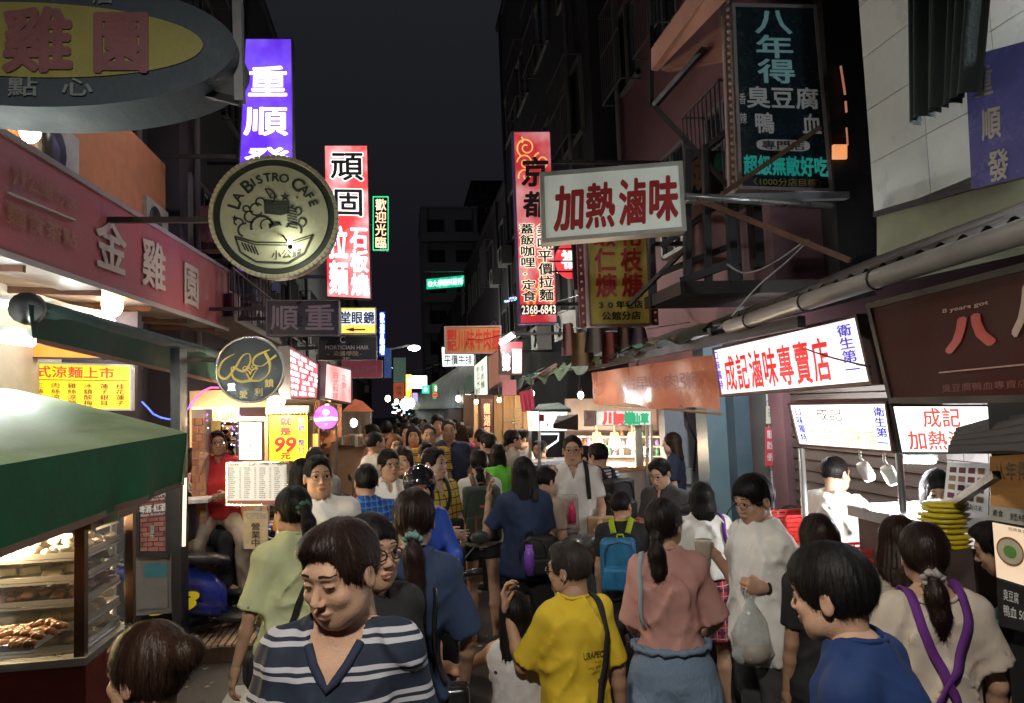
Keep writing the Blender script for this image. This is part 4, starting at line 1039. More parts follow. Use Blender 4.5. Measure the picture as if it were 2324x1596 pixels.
 # ------------------------------------------------------------------ LEFT: canopy stall with bakery case
cn=empty('market_canopy', (-1.3, 2.9, 1.9), 'big green canvas stall canopy with a top painted pale as lamp lit in the left corner', 'stall canopy')
c0=PY(425, 982, 3.15);c1=PY(418, 1102, 3.15)
d0=PY(-150, 1082, 1.95);d1=PY(-150, 1312, 1.95)
MB().grid(drape(d0, c0, c1, d1, amp=.014, f=2.2), 50, 12).build('front_valance', green_cloth, cn)
b=MB();hem=M('brown_hem', (.12, .07, .05), .7);fh=drape(d0, c0, c1, d1, amp=.014, f=2.2);b.grid(lambda u, v:fh(u, .93+.10*v)+Vector((0, -.006, 0)), 60, 2);b.build('hem_trim', hem, cn)
ridge0=PY(-160, 872, 3.0);ridge1=PY(35, 885, 4.1);c2=Vector((-1.36, 4.2, c0.z));c3=Vector((-1.36, 4.2, c1.z))
canvas_top=M('lit_pale_canvas_top', (.17, .24, .10), .5, spec=.35, var=.3, vs=3.5, bump=.25, bs=20)  # canvas top coloured paler for the lamp light falling on it
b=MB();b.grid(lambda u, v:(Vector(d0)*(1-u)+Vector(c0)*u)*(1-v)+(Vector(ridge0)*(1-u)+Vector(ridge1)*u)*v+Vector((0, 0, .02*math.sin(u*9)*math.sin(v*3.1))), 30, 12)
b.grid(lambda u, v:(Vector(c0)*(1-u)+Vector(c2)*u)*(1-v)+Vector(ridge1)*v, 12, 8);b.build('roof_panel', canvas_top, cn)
MB().grid(drape(c0, c2, c3, c1, amp=.012, f=2), 20, 8).build('side_valance', green_cloth, cn)
b=MB();b.tube([(-1.46, 4.0, c0.z-.05), (-1.46, 4.0, 0)], .016, 8);b.build('pole', grey_metal, cn)
# display case: frame, glass, shelves, trays, buns
case=empty('display_case', (-1.5, 2.9, 0), 'glass and red metal bakery case lit warm inside under the green canopy', 'display case')
red_metal=M('maroon_paint', (.20, .025, .02), .4, var=.2);brown_fr=M('brown_frame', (.10, .05, .035), .45, metal=.3)
gl=M('case_glass', (.9, .95, .95), .03, var=0, bump=0, alpha=.10, spec=.7)
# front-left corner post (px 283), right corner (px 305), the case runs to the left edge
y0=3.4;y1=3.9;fb=PY(184, 1488, y0);ft=PY(184, 1202, y0)
xr=fb.x;xl=-2.5;zt=ft.z;zb=fb.z
b=MB()
for x, y in((xr, y0), (xl, y0), (xr+.02, y1), (xl, y1)):MB().bb((x-.02, y-.02, 0), (x+.02, y+.02, zt), None).build('corner_post', brown_fr, case)
MB().bb((xl, y0-.03, zb-.42), (xr+.03, y1, zb-.03), red_metal).build('base_cabinet', red_metal, case)
MB().bb((xl, y0-.04, zb-.03), (xr+.035, y1+.01, zb), steel).build('counter_trim', steel, case)
MB().bb((xl-.02, y0-.03, zt), (xr+.05, y1+.03, zt+.05), brown_fr).build('top_cover', brown_fr, case)
MB().bb((xr+.004, y0+.03, zb+.01), (xr+.010, y1-.03, zt-.01), gl).build('side_pane', gl, case)
MB().bb((xl+.03, y0+.002, zb+.01), (xr-.03, y0+.008, zt-.01), gl).build('front_pane', gl, case)
MB().bb((xr-.012, y0+.03, zb), (xr-.004, y0+.05, zt), M('warm_back_panel', (.55, .40, .22), .5)).build('corner_trim', None, case)
wm=M('case_wheel', (.05, .01, .01), .5);
MB().lathe([(.05, -.02), (.07, -.015), (.07, .015), (.05, .02)], (xr-.06, y0+.05, .07), 14, wm, axis='Y').build('caster', None, case)
cream=M('cream_pastry', (.78, .66, .46), .6, var=.2, vs=30);brownp=M('baked_bun', (.52, .27, .10), .45, var=.35, vs=18);pinkp=M('pink_snack', (.60, .28, .20), .55, var=.3, vs=25);steamed=M('steamed_bun', (.66, .52, .34), .6, var=.2, vs=20);fried=M('fried_batter', (.50, .20, .06), .6, var=.35, vs=25, bump=.8, bs=40)
def tray(x0, x1, y, z, dep, mat_, kind, n, rows, label, s=.03, group='snack trays in the glass case', tiltd=0.):
 t=empty('snack_tray', ((x0+x1)/2, y, z), label, 'tray of snacks', group)
 MB().bb((x0, y-dep/2, z), (x1, y+dep/2, z+.008)).build('tray', steel, t)
 b=MB();b.bb((x0, y-dep/2-.006, z), (x1, y-dep/2, z+.022));b.bb((x0, y+dep/2, z), (x1, y+dep/2+.006, z+.022));b.bb((x1, y-dep/2, z), (x1+.006, y+dep/2, z+.022));b.build('tray_rim', steel, t)
 R=random.Random(len(label));mesh0={}
 for v in range(4):
  mb_=MB();nb=random.Random(v+len(kind))
  if kind=='bun':mb_.lathe([(s*.75, 0), (s, s*.35), (s*.8, s*.8), (s*.3, s*1.02), (.001, s*1.04)], (0, 0, 0), 10)
  elif kind=='slab':mb_.box((0, 0, s*.4), (s*2.2, s*1.2, s*.8), None, nb.uniform(-.2, .2), taper=.85)
  elif kind=='roll':mb_.tube([(-s*1.2, 0, s*.6), (-s*.8, 0, s*.7), (s*.8, 0, s*.7), (s*1.2, 0, s*.6)], [s*.35, s*.62, s*.62, s*.35], 8)
  else:
   for i in range(4):mb_.ball((nb.uniform(-s, s), nb.uniform(-s, s), s*.5), (s*nb.uniform(.5, .9), s*nb.uniform(.4, .8), s*nb.uniform(.35, .6)), None, 7, 5)
  me=bpy.data.meshes.new('snack_%s'%kind);me.from_pydata(mb_.v, [], mb_.f);me.materials.append(mat_);me.polygons.foreach_set('use_smooth', mb_.smooth);mesh0[v]=me
 for j in range(rows):
  for i in range(n):
   o=bpy.data.objects.new({'bun':'bun', 'slab':'pastry', 'roll':'roll', 'fry':'fried_snack'}[kind], mesh0[R.randrange(4)]);COL.objects.link(o);o.parent=t;o.matrix_parent_inverse=t.matrix_basis.inverted()
   o.location=(x0+(i+.5)*(x1-x0)/n+R.uniform(-.006, .006), y-dep/2+(j+.5)*dep/rows+R.uniform(-.005, .005), z+.008+(R.random()<.25)*s*.5);o.rotation_euler=(R.uniform(-.1, .1), R.uniform(-.1, .1), R.uniform(-.4, .4))
 return t
levels=[(.03, steamed, 'bun', 13, 4, 'bottom tray of round pale steamed buns in the glass case', .042), (.20, steamed, 'roll', 12, 4, 'second lowest tray with dim greyish rolls in the glass case', .038), (.38, pinkp, 'fry', 14, 4, 'middle tray of pinkish dressed snacks in the glass case', .034), (.56, cream, 'slab', 12, 4, 'bright tray of cream pastries on the upper shelf', .036), (.73, M('pale_wrapped', (.62, .60, .56), .4, var=.15), 'fry', 12, 3, 'topmost tray of pale wrapped snacks in the glass case', .036)]
H_=zt-zb
for fz, m_, kd, n, r_, lb, s_ in levels:
 z=zb+fz*H_/.95
 MB().bb((xl+.02, y0+.03, z-.012), (xr-.005, y1-.05, z-.002)).build('shelf', steel, case)
 tray(xl+.04, xr-.02, (y0+y1)/2, z, .42, m_, kd, n, r_, lb, s_)
tube_light((xl+.1, y0+.05, zt-.03), (xr-.06, y0+.05, zt-.03), 'warm strip lamp inside the top of the glass case', 160, r=.010, col=(1., .72, .36), es=6, housing=False)
tube_light((xl+.1, y1-.08, zb+.36*H_), (xr-.06, y1-.08, zb+.36*H_), 'warm strip lamp behind the middle shelves of the glass case', 130, r=.008, col=(1., .72, .36), es=6, housing=False)
for i, (px_, w_)in enumerate(((345, 0), (410, 0))):pass
b=sign('price_card', 'small white price cards leaning on top of the glass case', 'price card', [PY(*p, 3.5)for p in((215, 1178), (268, 1160), (270, 1186), (218, 1204))], .004, M('white_card', (.62, .66, .70), .5), None, 0, [('SALE', .1, .2, .9, .8, B_, .0)]and[])
fx0=PY(-60, 1460, 2.9);fx1=PY(96, 1440, 2.9)
tray(fx0.x-.35, fx1.x, 2.95, fx1.z-.03, .24, fried, 'fry', 18, 6, 'steel tray heaped with fried snacks in front of the glass case', .024, group='trays in front of the case')
# ------------------------------------------------------------------ LEFT: cabinet, menu pillar, deck, boards
cab=empty('grey_cabinet', (-2.2, 6.9, .15), 'plain grey metal cabinet with a blue and green sticker below the brick menu', 'cabinet')
p0, p1=PY(306, 1262, 6.6), PY(388, 1392, 6.6)
MB().bb((p0.x, 6.6, max(.16, p1.z)), (p1.x, 7.0, p0.z), M('cabinet_grey', (.17, .155, .15), .55, var=.15)).build('body', None, cab)
MB().bb((p0.x+.02, 6.588, p1.z+.05), (p1.x-.02, 6.598, p0.z-.04), M('cabinet_door', (.20, .185, .18), .5)).build('door', None, cab)
q=[PY(*p, 6.58)for p in rect(328, 1280, 377, 1310)];sti=MB().quadbox([Vector(p)for p in q], .003).build('sticker', M('sticker_teal', (.05, .22, .27), .4, var=.2), cab)
letters([Vector(p)for p in q], [('EASYCARD', .1, .12, .9, .4, W_, .0), ('OPEN', .15, .6, .85, .9, M('sticker_green', (.1, .5, .2), .4), .0)][:0], cab)
bm=empty('brick_menu_panel', PY(348, 1250, 6.55), 'brick backed drinks menu panel in a black frame beside the canopy', 'menu panel')
q=[Vector(PY(*p, 6.55))for p in((312, 1108), (386, 1095), (386, 1256), (312, 1256))];n=qnorm(q)
MB().quadbox(q, .05).build('panel', M('brick_mortar', (.10, .06, .055), .8), bm)
brick_mats=[M('brick_rose_%d'%i, c, .75, var=.3, vs=9)for i, c in enumerate([(.30, .10, .09), (.24, .08, .075), (.34, .13, .11)])]
rows_, cols_=13, 3;R=random.Random(5)
for r_ in range(rows_):
 for c_ in range(cols_+1):
  u0=(c_-.5*(r_%2))/cols_;u1=u0+1/cols_;u0, u1=max(.04, u0+.012), min(.96, u1-.012)
  if u1-u0<.05:continue
  v0, v1=.03+.94*r_/rows_+.006, .03+.94*(r_+1)/rows_-.006
  MB().quadbox([qmap(q, u, v, .012+R.uniform(0, .004), n)for u, v in((u0, v0), (u1, v0), (u1, v1), (u0, v1))], .011).build('brick', brick_mats[R.randrange(3)], bm)
for y_, t1, t2 in((.07, '咖啡·飲料', 'Coffee Beverage'), (.28, '啤酒·紅酒', 'Beer Alcohol')):
 letters(q, [(t1, .08, y_, .92, y_+.11, W_, .03), (t2, .14, y_+.12, .86, y_+.16, W_, .0)], bm, .03)
letters(q, [('營業中', .42, .58, .56, .78, M('mint_print', (.3, .6, .5), .5), .0, 'v')], bm, .03)
b=MB();
for i in range(4):
 cor=[(0, 0), (1, 0), (1, 1), (0, 1)];a_, b_=cor[i], cor[(i+1)%4];b.beam(qmap(q, *a_, .02, n), qmap(q, *b_, .02, n), .05, .04)
b.build('frame', black_paint, bm)
pil=empty('door_post', PY(402, 1400, 6.4), 'black door post with a lit white strip beside the brick menu', 'door post')
p0, p1=PY(388, 1080, 6.3), PY(418, 1400, 6.3)
MB().bb((p0.x, 6.3, .0), (p1.x-.02, 6.5, 2.6), black_paint).build('post', black_paint, pil)
MB().tube([PY(420, 1085, 6.25), PY(417, 1240, 6.25)], .014, 8).build('light_strip', E('warm_strip', (1., .75, .5), 1.6), pil)
# wooden deck
dk=empty('wooden_deck', (-1.8, 6.7, 0), 'low wooden deck of worn planks in front of the cafe door', 'deck')
xa=PZ(372, 1468, .15).x;xb=PZ(572, 1462, .15).x;ya=PZ(470, 1466, .15).y;yb=ya+.66
MB().bb((xa, ya, .0), (xb, ya+.04, .125), dwood).build('front_board', dwood, dk)
MB().bb((xb-.04, ya+.045, .0), (xb, yb, .125), dwood).build('side_board', dwood, dk)
npl=13;pm=[M('deck_plank_%d'%i, c, .6, var=.3, vs=3, stretch=(6, 1, 6))for i, c in enumerate([(.36, .23, .15), (.30, .18, .12), (.40, .27, .19)])]
for i in range(npl):
 x0_, x1_=xa+(xb-xa)*i/npl+.006, xa+(xb-xa)*(i+1)/npl-.006
 MB().bb((x0_, ya-.015, .128+.002*(i%3)), (x1_, yb, .152+.002*(i%3))).build('plank', pm[i%3], dk)
 # cafe front: brick pier, lit shop window with posters, fairy lights
XC=-2.55
pier=empty('brick_pier', PY(450, 1090, 7.3), 'narrow pier of orange bricks left of the lit cafe window', 'brick pier')
p0=PY(434, 930, 7.25);p1=PY(466, 930, 7.25)
MB().bb((p0.x, 7.26, .15), (p1.x, 7.5, p0.z), M('mortar_pale', (.42, .33, .26), .8)).build('core', None, pier)
hb_=.075;z=.16;k=0;R=random.Random(3);om=[M('brick_orange_%d'%i, c, .7, var=.3, vs=8)for i, c in enumerate([(.42, .16, .07), (.36, .13, .06), (.48, .20, .09)])]
while z<p0.z-.07:
 w=(p1.x-p0.x)
 cuts=[0, .55, 1]if k%2 else[0, .28, .82, 1]
 for i in range(len(cuts)-1):MB().bb((p0.x+w*cuts[i]+.004, 7.25-R.uniform(0, .004), z), (p0.x+w*cuts[i+1]-.004, 7.275, z+hb_-.012)).build('brick', om[R.randrange(3)], pier)
 z+=hb_;k+=1
caf=empty('cafe_shop', (-1.9, 7.9, .15), 'glowing cafe shop front with warm window behind the menu stand', 'shop')
pA, pB=PY(436, 922, 7.7), PY(612, 1100, 7.7)
warm=E('warm_interior', (1., .66, .32), 1.15);warm2=E('warm_interior_dim', (.9, .42, .18), .6)
MB().bb((PY(430, 900, 7.95).x, 7.95, .15), (PY(606, 900, 7.95).x, 8.0, 2.3), M('cafe_back_wall', (.60, .42, .26), .6)).build('back_wall', None, caf)
q=QY(rect(435, 924, 543, 960), 7.6);MB().quadbox([Vector(p)for p in q], .03).build('lit_header', E('header_glow', (1., .82, .55), 1.3), caf)
letters([Vector(p)for p in q], [('CASA café', .05, .2, .95, .85, E('header_letter', (1., .5, .2), .9), .01)], caf)
q=QY(rect(543, 924, 601, 946), 7.55);MB().quadbox([Vector(p)for p in q], .05).build('awning_box', M('mauve_panel', (.30, .16, .16), .6), caf)
q=QY(rect(460, 960, 540, 1090), 7.65);MB().quadbox([Vector(p)for p in q], .02).build('window_pane', warm2, caf)
b=MB();
for x in(500, 540):b.beam(PY(x, 962, 7.6), PY(x, 1095, 7.6), .035)
b.beam(PY(500, 962, 7.6), PY(540, 962, 7.6), .035);b.beam(PY(500, 1000, 7.6), PY(540, 1000, 7.6), .012);b.build('window_frame', black_paint, caf)
R=random.Random(8)
for i in range(26):MB().box(PY(R.uniform(504, 538), R.uniform(975, 1060), 7.62), (R.uniform(.03, .10), .012, R.uniform(.03, .08)), None, Matrix.Rotation(R.uniform(-.7, .7), 3, 'Y')).build('pinned_photo', [M('photo_a', (.6, .25, .15), .5), M('photo_b', (.7, .6, .35), .5), M('photo_c', (.25, .3, .18), .5), M('photo_d', (.8, .7, .6), .5)][i%4], caf)
ban=empty('cloth_banner', PY(475, 1060, 7.45), 'crumpled yellow cloth banner hanging in the cafe window', 'banner')
MB().grid(drape(PY(452, 955, 7.45), PY(502, 955, 7.45), PY(492, 1066, 7.45), PY(447, 1062, 7.45), amp=.05, f=2.3), 16, 12).build('cloth', M('banner_yellow', (.66, .45, .12), .6, emit=(.9, .55, .12), es=.22, var=.2), ban)
letters([Vector(PY(*p, 7.36))for p in rect(466, 985, 482, 1050)], [('咖啡簡餐', 0, 0, 1, 1, R_, .0, 'v')], ban)
sign('poster_lightbox', 'tall blank white light box with black brush writing near its foot', 'light box', [Vector(p)for p in QY(rect(540, 956, 597, 1046), 7.4)], .08, E('white_lightbox', (1., .96, .82), 1.6), M('lightbox_wood', (.25, .12, .08), .5), .012, [('享', .38, .52, .62, .68, K_, .0, 'c'), ('分', .42, .72, .58, .8, K_, .0, 'c'), ('PREMIUM', .3, .18, .72, .21, Y_, .0)])
fl=empty('fairy_lights', PY(470, 980, 7.3), 'string of tiny violet and white fairy lights over the cafe window', 'fairy lights')
fm=[E('fairy_violet', (.35, .12, 1.), 5), E('fairy_white', (.8, .8, 1.), 5)]
for k in range(2):
 b=MB();R=random.Random(k)
 for i in range(34):b.ball(PY(R.choice([R.uniform(436, 474), R.uniform(503, 545)]), 940+75*R.random()**1.3-(10 if R.random()<.3 else 0), 7.3), .0065, None, 6, 4)
 o=b.build('light_point', fm[k], fl);o['kind']='stuff'
tube_light(PY(455, 945, 7.75), PY(600, 945, 7.75), 'warm tube lighting the cafe interior', 40, col=(1., .7, .4), es=5, group='warm lamps inside the left shops')
bulb((-1.95, 6.75, 2.45), 'added warm bulb over the wooden deck behind the green canopy corner', 42, col=(1., .76, .5), r=.035, es=14)  # added bulb to light the deck and the scooter beside it
# cafe seating
tb=empty('cafe_table', PY(440, 1150, 7.5), 'small pale cafe table in front of the seated man in red', 'table')
p=PY(455, 1138, 7.1);MB().bb((p.x-.28, 6.95, p.z), (p.x+.10, 7.25, p.z+.03), white_paint).build('tabletop', M('pale_tabletop', (.62, .52, .42), .4), tb)
MB().bb((p.x-.1, 7.1, .0), (p.x-.05, 7.15, p.z), dark_metal).build('leg', dark_metal, tb)
MB().bb((p.x-.25, 7.0, .0), (p.x+.05, 7.25, .02), dark_metal).build('base', dark_metal, tb)
bk=empty('waste_bin', PY(487, 1165, 6.5), 'dark round steel bin standing under the menu stand', 'bin')
p=PY(487, 1162, 7.9);MB().lathe([(.10, .15), (.115, p.z), (.105, p.z), (.098, .2)], (p.x, 7.9, 0), 20, M('dark_steel_bin', (.14, .10, .08), .35, metal=.8)).build('body', None, bk)
MB().tube([(p.x+.113*math.cos(a), 7.9+.113*math.sin(a), p.z)for a in[i*.524 for i in range(12)]], .006, 6, steel, closed=True).build('rim', None, bk)
# menu stand
ms=[Vector(p)for p in QY(rect(513, 1049, 655, 1148), 5.7)]
it=[('飲料', .06, .03, .2, .08, K_, .0), ('主餐', .37, .03, .46, .08, K_, .0), ('炸物', .6, .03, .68, .08, K_, .0), ('甜點', .82, .03, .9, .08, K_, .0)]
R=random.Random(4)
names=['雞排飯', '紅茶拿鐵', '咖哩烏龍', '焗烤海鮮', '炸薯條', '鮮奶茶', '松阪豬', '厚片土司', '牛肉燴飯', '蘋果茶']
for c_ in range(4):
 for r_ in range(16):
  u=.05+c_*.24;v=.12+r_*.045;it.append((names[(c_*5+r_*3)%10], u, v, u+R.choice([.07, .09, .1]), v+.028, K_, .0));it.append((str(R.choice([60, 80, 120, 150, 180])), u+.16, v, u+.19, v+.026, K_, .0))
st=sign('menu_stand', 'large backlit menu panel in a chrome frame on a stand before the cafe', 'menu stand', ms, .05, E('menu_panel', (.62, .60, .55), .42, (.6, .6, .58)), M('chrome', (.5, .5, .5), .2, metal=.9), .014, it)
MB().quadbox([qmap(ms, u, v, .003, qnorm(ms))for u, v in((.03, .88), (.97, .88), (.97, .97), (.03, .97))], .002).build('colour_strip', M('strip_wine', (.30, .08, .08), .4, var=.4, vs=12), st)
b=MB();c=(ms[2]+ms[3])/2;b.beam((c.x, c.y+.03, c.z), (c.x, c.y+.03, 0.02), .04);b.bb((c.x-.25, c.y-.2, 0), (c.x+.25, c.y+.25, .02));b.build('stand_pole', grey_metal, st)
sign('open_sign_board', 'small hanging wooden board with brush characters under the menu stand', 'sign board', [Vector(p)for p in QY(rect(553, 1160, 608, 1246), 5.55)], .015, M('ply_board', (.42, .32, .20), .6, var=.3), None, 0, [('OPEN', .1, .05, .9, .2, M('grey_print', (.2, .2, .22), .5), .0), ('營業中', .3, .3, .7, .95, K_, .01, 'v')])
# yellow 99 banner and small shops further
b99=sign('price_banner', 'yellow price banner reading 99 in red with blue side writing', 'banner', [Vector(p)for p in QY(rect(612, 942, 698, 1046), 8.6)], .02, E('banner_bright_yellow', (1., .68, .02), .8), None, 0, [('就', .27, .05, .58, .24, R_, .05, 'c'), ('是', .26, .26, .58, .46, R_, .04, 'c'), ('99', .13, .49, .68, .80, R_, .035, 'h', .12), ('元', .28, .81, .56, .97, R_, .04, 'c'), ('眼鏡一整付', .74, .04, .94, .84, B_, .01, 'v')])
s=MB();
for i in range(14):
 p_=PY(606+i*7, 936+(i%2), 8.5);s.ball(p_, (.016, .03, .02), None, 8, 5)
o=s.build('scalloped_valance', M('cream_valance', (.62, .52, .36), .6), b99)
lb=[Vector(p)for p in QY(rect(606, 921, 700, 936), 8.65)];MB().quadbox(lb, .15).build('canopy', M('cream_valance'), b99)
sp=empty('flood_lamp', PY(632, 925, 6.9), 'white spotlight blazing above the yellow price banner', 'spotlight')
p=PY(626, 913, 8.3);MB().ball(p, (.10, .06, .05), E('flood_glow', (1., .9, .66), 12), 12, 8).build('lens', None, sp);MB().lathe([(.11, .0), (.10, .06), (.05, .09)], (p.x, p.y, p.z+.02), 14, white_paint).build('housing', None, sp)
lamp('flood_light', p+Vector((0, -.12, -.05)), (1., .85, .6), 70, .06, sp)
# orange-lit bike bay, umbrella booth
XB=-2.9
bay=empty('workshop_bay', (-2.6, 10, 0), 'orange lit open bay behind the row of parked scooters', 'shop bay')
MB().quadbox([Vector(p)for p in QY(rect(698, 905, 775, 1060), 13.2)], .05).build('back_wall', M('bay_orange_wall', (.52, .26, .14), .6), bay)
MB().quadbox([Vector(p)for p in QY(rect(706, 900, 722, 1060), 11.0)], .2).build('side_post', M('bay_post', (.45, .24, .12), .6), bay)
bth=empty('umbrella_booth', PY(810, 1000, 12.6), 'orange market umbrella with clear plastic curtains over a food booth', 'booth')
pa, pb_, pc, pd=[PY(*p, 12.4)for p in((776, 934), (842, 934), (832, 912), (786, 908))]
b=MB();b.add([pa, pb_, pb_+Vector((0, 1.1, 0)), pa+Vector((0, 1.1, 0)), pc+Vector((-.1, .5, .02)), pd+Vector((.1, .5, .02))], [(0, 1, 4, 5), (1, 2, 4), (2, 3, 5, 4), (3, 0, 5)]);b.build('umbrella_top', M('umbrella_orange', (.50, .14, .07), .6, emit=(.9, .2, .07), es=.12), bth)
cl=M('plastic_curtain', (.75, .62, .5), .12, alpha=.28, var=.3, vs=14, bump=.8, bs=10)
MB().grid(drape(PY(762, 934, 12.4), PY(842, 934, 12.4), PY(842, 1010, 12.4), PY(762, 1010, 12.4), amp=.05, f=3), 20, 8).build('plastic_curtain', cl, bth)
b=MB()
for x in(764, 842):b.beam(PY(x, 934, 12.42), PY(x, 1080, 12.42), .03)
b.build('pole', grey_metal, bth)
p=PY(800, 1000, 12.7);MB().bb((p.x-.35, 12.6, 0), (p.x+.3, 13.1, p.z), M('booth_counter', (.5, .33, .2), .6)).build('counter', None, bth)
bulb(PY(803, 960, 12.9), 'round bulb glowing inside the plastic curtained booth', 80, col=(1., .68, .4), r=.06, es=20)
bulb(PY(742, 925, 10.6), 'bare bulb above the parked scooters', 70, col=(1., .55, .28), r=.04, es=14)
bs_=empty('banner_shop', PY(655, 1040, 9.2), 'small shop with cream side panels behind the yellow price banner', 'shop')
MB().quadbox([Vector(p)for p in QY(rect(604, 905, 712, 1075), 9.2)], .08).build('wall', M('shop_tan_wall', (.34, .24, .17), .7), bs_)
for x0 in(700, 706):MB().quadbox([Vector(p)for p in QY(rect(x0, 940, x0+5, 1075), 9.0)], .03).build('door_jamb', M('door_cream', (.5, .38, .22), .5), bs_)
MB().tube([PY(716, 985, 9.0), PY(716, 1030, 9.0)], .03, 8).build('amber_strip', E('amber_strip', (1., .55, .12), 1.6), bs_)
R=random.Random(44)
jk=empty('balcony_cage', (-2.6, 10.2, 4.2), 'rusty balcony cage stuffed with household clutter above the red fascia end', 'balcony cage')
gm_=M('cage_bar', (.10, .085, .10), .6, metal=.3)
for i in range(13):MB().beam((-2.12, 9.75+i*.28, 3.3), (-2.12, 9.75+i*.28, 5.0), .018, .018).build('cage_bar', gm_, jk)
for z in(3.3, 3.9, 4.5, 5.0):MB().beam((-2.12, 9.7, z), (-2.12, 13.2, z), .025, .025).build('cage_rail', gm_, jk)
MB().bb((-2.75, 9.7, 3.22), (-2.1, 13.3, 3.28), concrete).build('slab', None, jk)
cm=[M('clutter_%d'%i, c, .7, var=.3)for i, c in enumerate([(.16, .12, .16), (.20, .10, .10), (.10, .12, .18), (.24, .20, .18), (.07, .09, .07)])]
for i in range(36):
 s_=(R.uniform(.08, .3), R.uniform(.1, .4), R.uniform(.1, .45));MB().box((R.uniform(-2.6, -2.25), R.uniform(9.9, 13.0), 3.3+s_[2]/2+R.choice([0, .5, 1.0])), s_, None, R.uniform(-.5, .5)).build('stored_thing', cm[i%5], jk)
for i in range(7):
 y=9.9+i*.45;r=empty('laundry', (-2.0, y, 4.6), 'piece of %s laundry hanging outside the balcony cage'%['white', 'violet', 'grey', 'red', 'cream', 'blue', 'dark'][i], 'laundry', 'laundry outside the balcony cage')
 MB().grid(lambda u, v, y=y:Vector((-2.02+.04*math.sin(u*9+i), y+.32*u, 4.75-(.55+.1*(i%3))*v)), 8, 8).build('cloth', M('laundry_%d'%i, [(.40, .38, .42), (.16, .10, .26), (.20, .20, .22), (.26, .05, .05), (.36, .30, .24), (.06, .09, .22), (.04, .04, .05)][i], .8), r)
for i, (xa_, ya_, xb_, yb2)in enumerate(((500, 300, 620, 330), (480, 440, 560, 470), (660, 560, 740, 600))):pass
# litter on the asphalt
lt=MB();R=random.Random(5)
for i in range(260):
 x, y=R.uniform(-2.1, 2.8), R.uniform(1.5, 16);a=R.uniform(0, 3);s_=R.uniform(.008, .03);lt.add([(x+s_*math.cos(a+k*1.57), y+s_*math.sin(a+k*1.57), .006+.004*(k%2))for k in range(4)], [(0, 1, 2, 3)])
o=lt.build('litter', M('litter_paper', (.30, .27, .22), .8, var=.5));tag(o, 'scraps of paper and leaves scattered on the asphalt', None, None, 'stuff')
R=random.Random(63);pm_=[M('prop_%d'%i, c, .5, var=.3)for i, c in enumerate([(.45, .08, .04), (.10, .12, .16), (.50, .38, .20), (.05, .05, .05), (.55, .50, .42), (.10, .20, .12)])]
for i in range(34):MB().quadbox([Vector(p_)for p_ in QY(rect(*(lambda x, y:(x, y, x+R.uniform(4, 11), y+R.uniform(4, 12)))(R.uniform(700, 765), R.uniform(915, 1040))), 13.1)], .08).build('wall_item', pm_[i%6], bay)
for i in range(18):MB().box(PY(R.uniform(772, 836), R.uniform(998, 1003), 12.55), (R.uniform(.06, .16), .1, R.uniform(.06, .2)), pm_[i%6], R.uniform(-.5, .5)).build('food_container', None, bth)
for i in range(12):
 x=R.uniform(612, 700);MB().box(PY(x, R.uniform(1046, 1064), 8.9), (.08, .1, .12), pm_[i%6], R.uniform(-.5, .5)).build('shop_item', None, bs_)
 # ------------------------------------------------------------------ hanging signs over the lane
def wallbar(p, side=-1, zoff=0., name='bracket', root=None, X=None, r=.022):
 X=(-3.0 if side<0 else 3.6)if X is None else X
 b=MB();b.beam(p, (X, p[1], p[2]+zoff), r*2);b.build(name, dark_metal, root)
def vsign(label, x0, y0, x1, y1, Y, face, frame, fw, items, thick=.16, side=-1, X=None, pts=None, body=None):
 q=[Vector(PY(*p, Y))for p in(pts or rect(x0, y0, x1, y1))]
 r=sign('vertical_sign', label, 'hanging sign', q, thick, face, frame, fw, items, body=body)
 for v in(.12, .86):
  p=qmap(q, 0 if side<0 else 1, v, -thick/2, qnorm(q));wallbar(p, side, 0, 'bracket', r, X)
 return r
wl=E('lit_white_print', (1., .96, 1.), 2.0);
r=vsign('tall glowing violet sign with three white brush characters', 0, 0, 0, 0, 9.0, E('violet_face', (.115, .028, .74), 1.15, hot=.42), M('violet_casing', (.06, .05, .12), .5), .012, [('重', .10, .20, .92, .45, wl, .02, 'c'), ('順', .04, .50, .92, .73, wl, .02, 'c'), ('發', .08, .80, .96, 1.02, wl, .02, 'c')][:3], pts=((556, 87), (663, 87), (667, 395), (541, 395)), X=-2.75)
letters([Vector(PY(*p, 9.0))for p in rect(548, 395, 668, 620)], [('麵', .1, .35, .9, .75, wl, .02, 'c')][:0], r)
MB().quadbox([Vector(p)for p in QY(((541, 396), (667, 396), (668, 610), (540, 610)), 9.02)], .15).build('lower_panel', E('violet_face_low', (.10, .03, .60), .9), r)
kk=M('print_black');wh=E('halo_white', (1., .95, .95), 1.6)
vsign('lit red sign with two outlined black characters and white ones below', 0, 0, 0, 0, 11.0, E('red_face', (.85, .045, .055), 1.15, hot=1.3), M('red_casing', (.10, .03, .04), .5), .015, [('頑', .12, .04, .90, .245, wh, .05, 'c', 0, 0), ('頑', .12, .04, .90, .245, kk, .018, 'c', 0, 1), ('固', .18, .28, .90, .475, wh, .055, 'c', 0, 0), ('固', .18, .28, .90, .475, kk, .018, 'c', 0, 1), ('石板燒', .54, .53, .96, .985, wl, .03, 'v'), ('拉麵', .06, .53, .50, .985, wl, .03, 'v')], pts=((735, 329), (835, 329), (843, 680), (741, 675)), X=-2.9)
led=sign('led_sign', 'narrow LED sign of warm dot characters in a green lit border', 'led sign', [Vector(p)for p in QY(rect(846, 446, 882, 569), 13.5)], .08, M('led_black', (.01, .02, .015), .4), None, 0, [('歡迎光臨', .14, .04, .88, .97, E('led_orange', (1., .55, .35), 2.2), .015, 'v')])
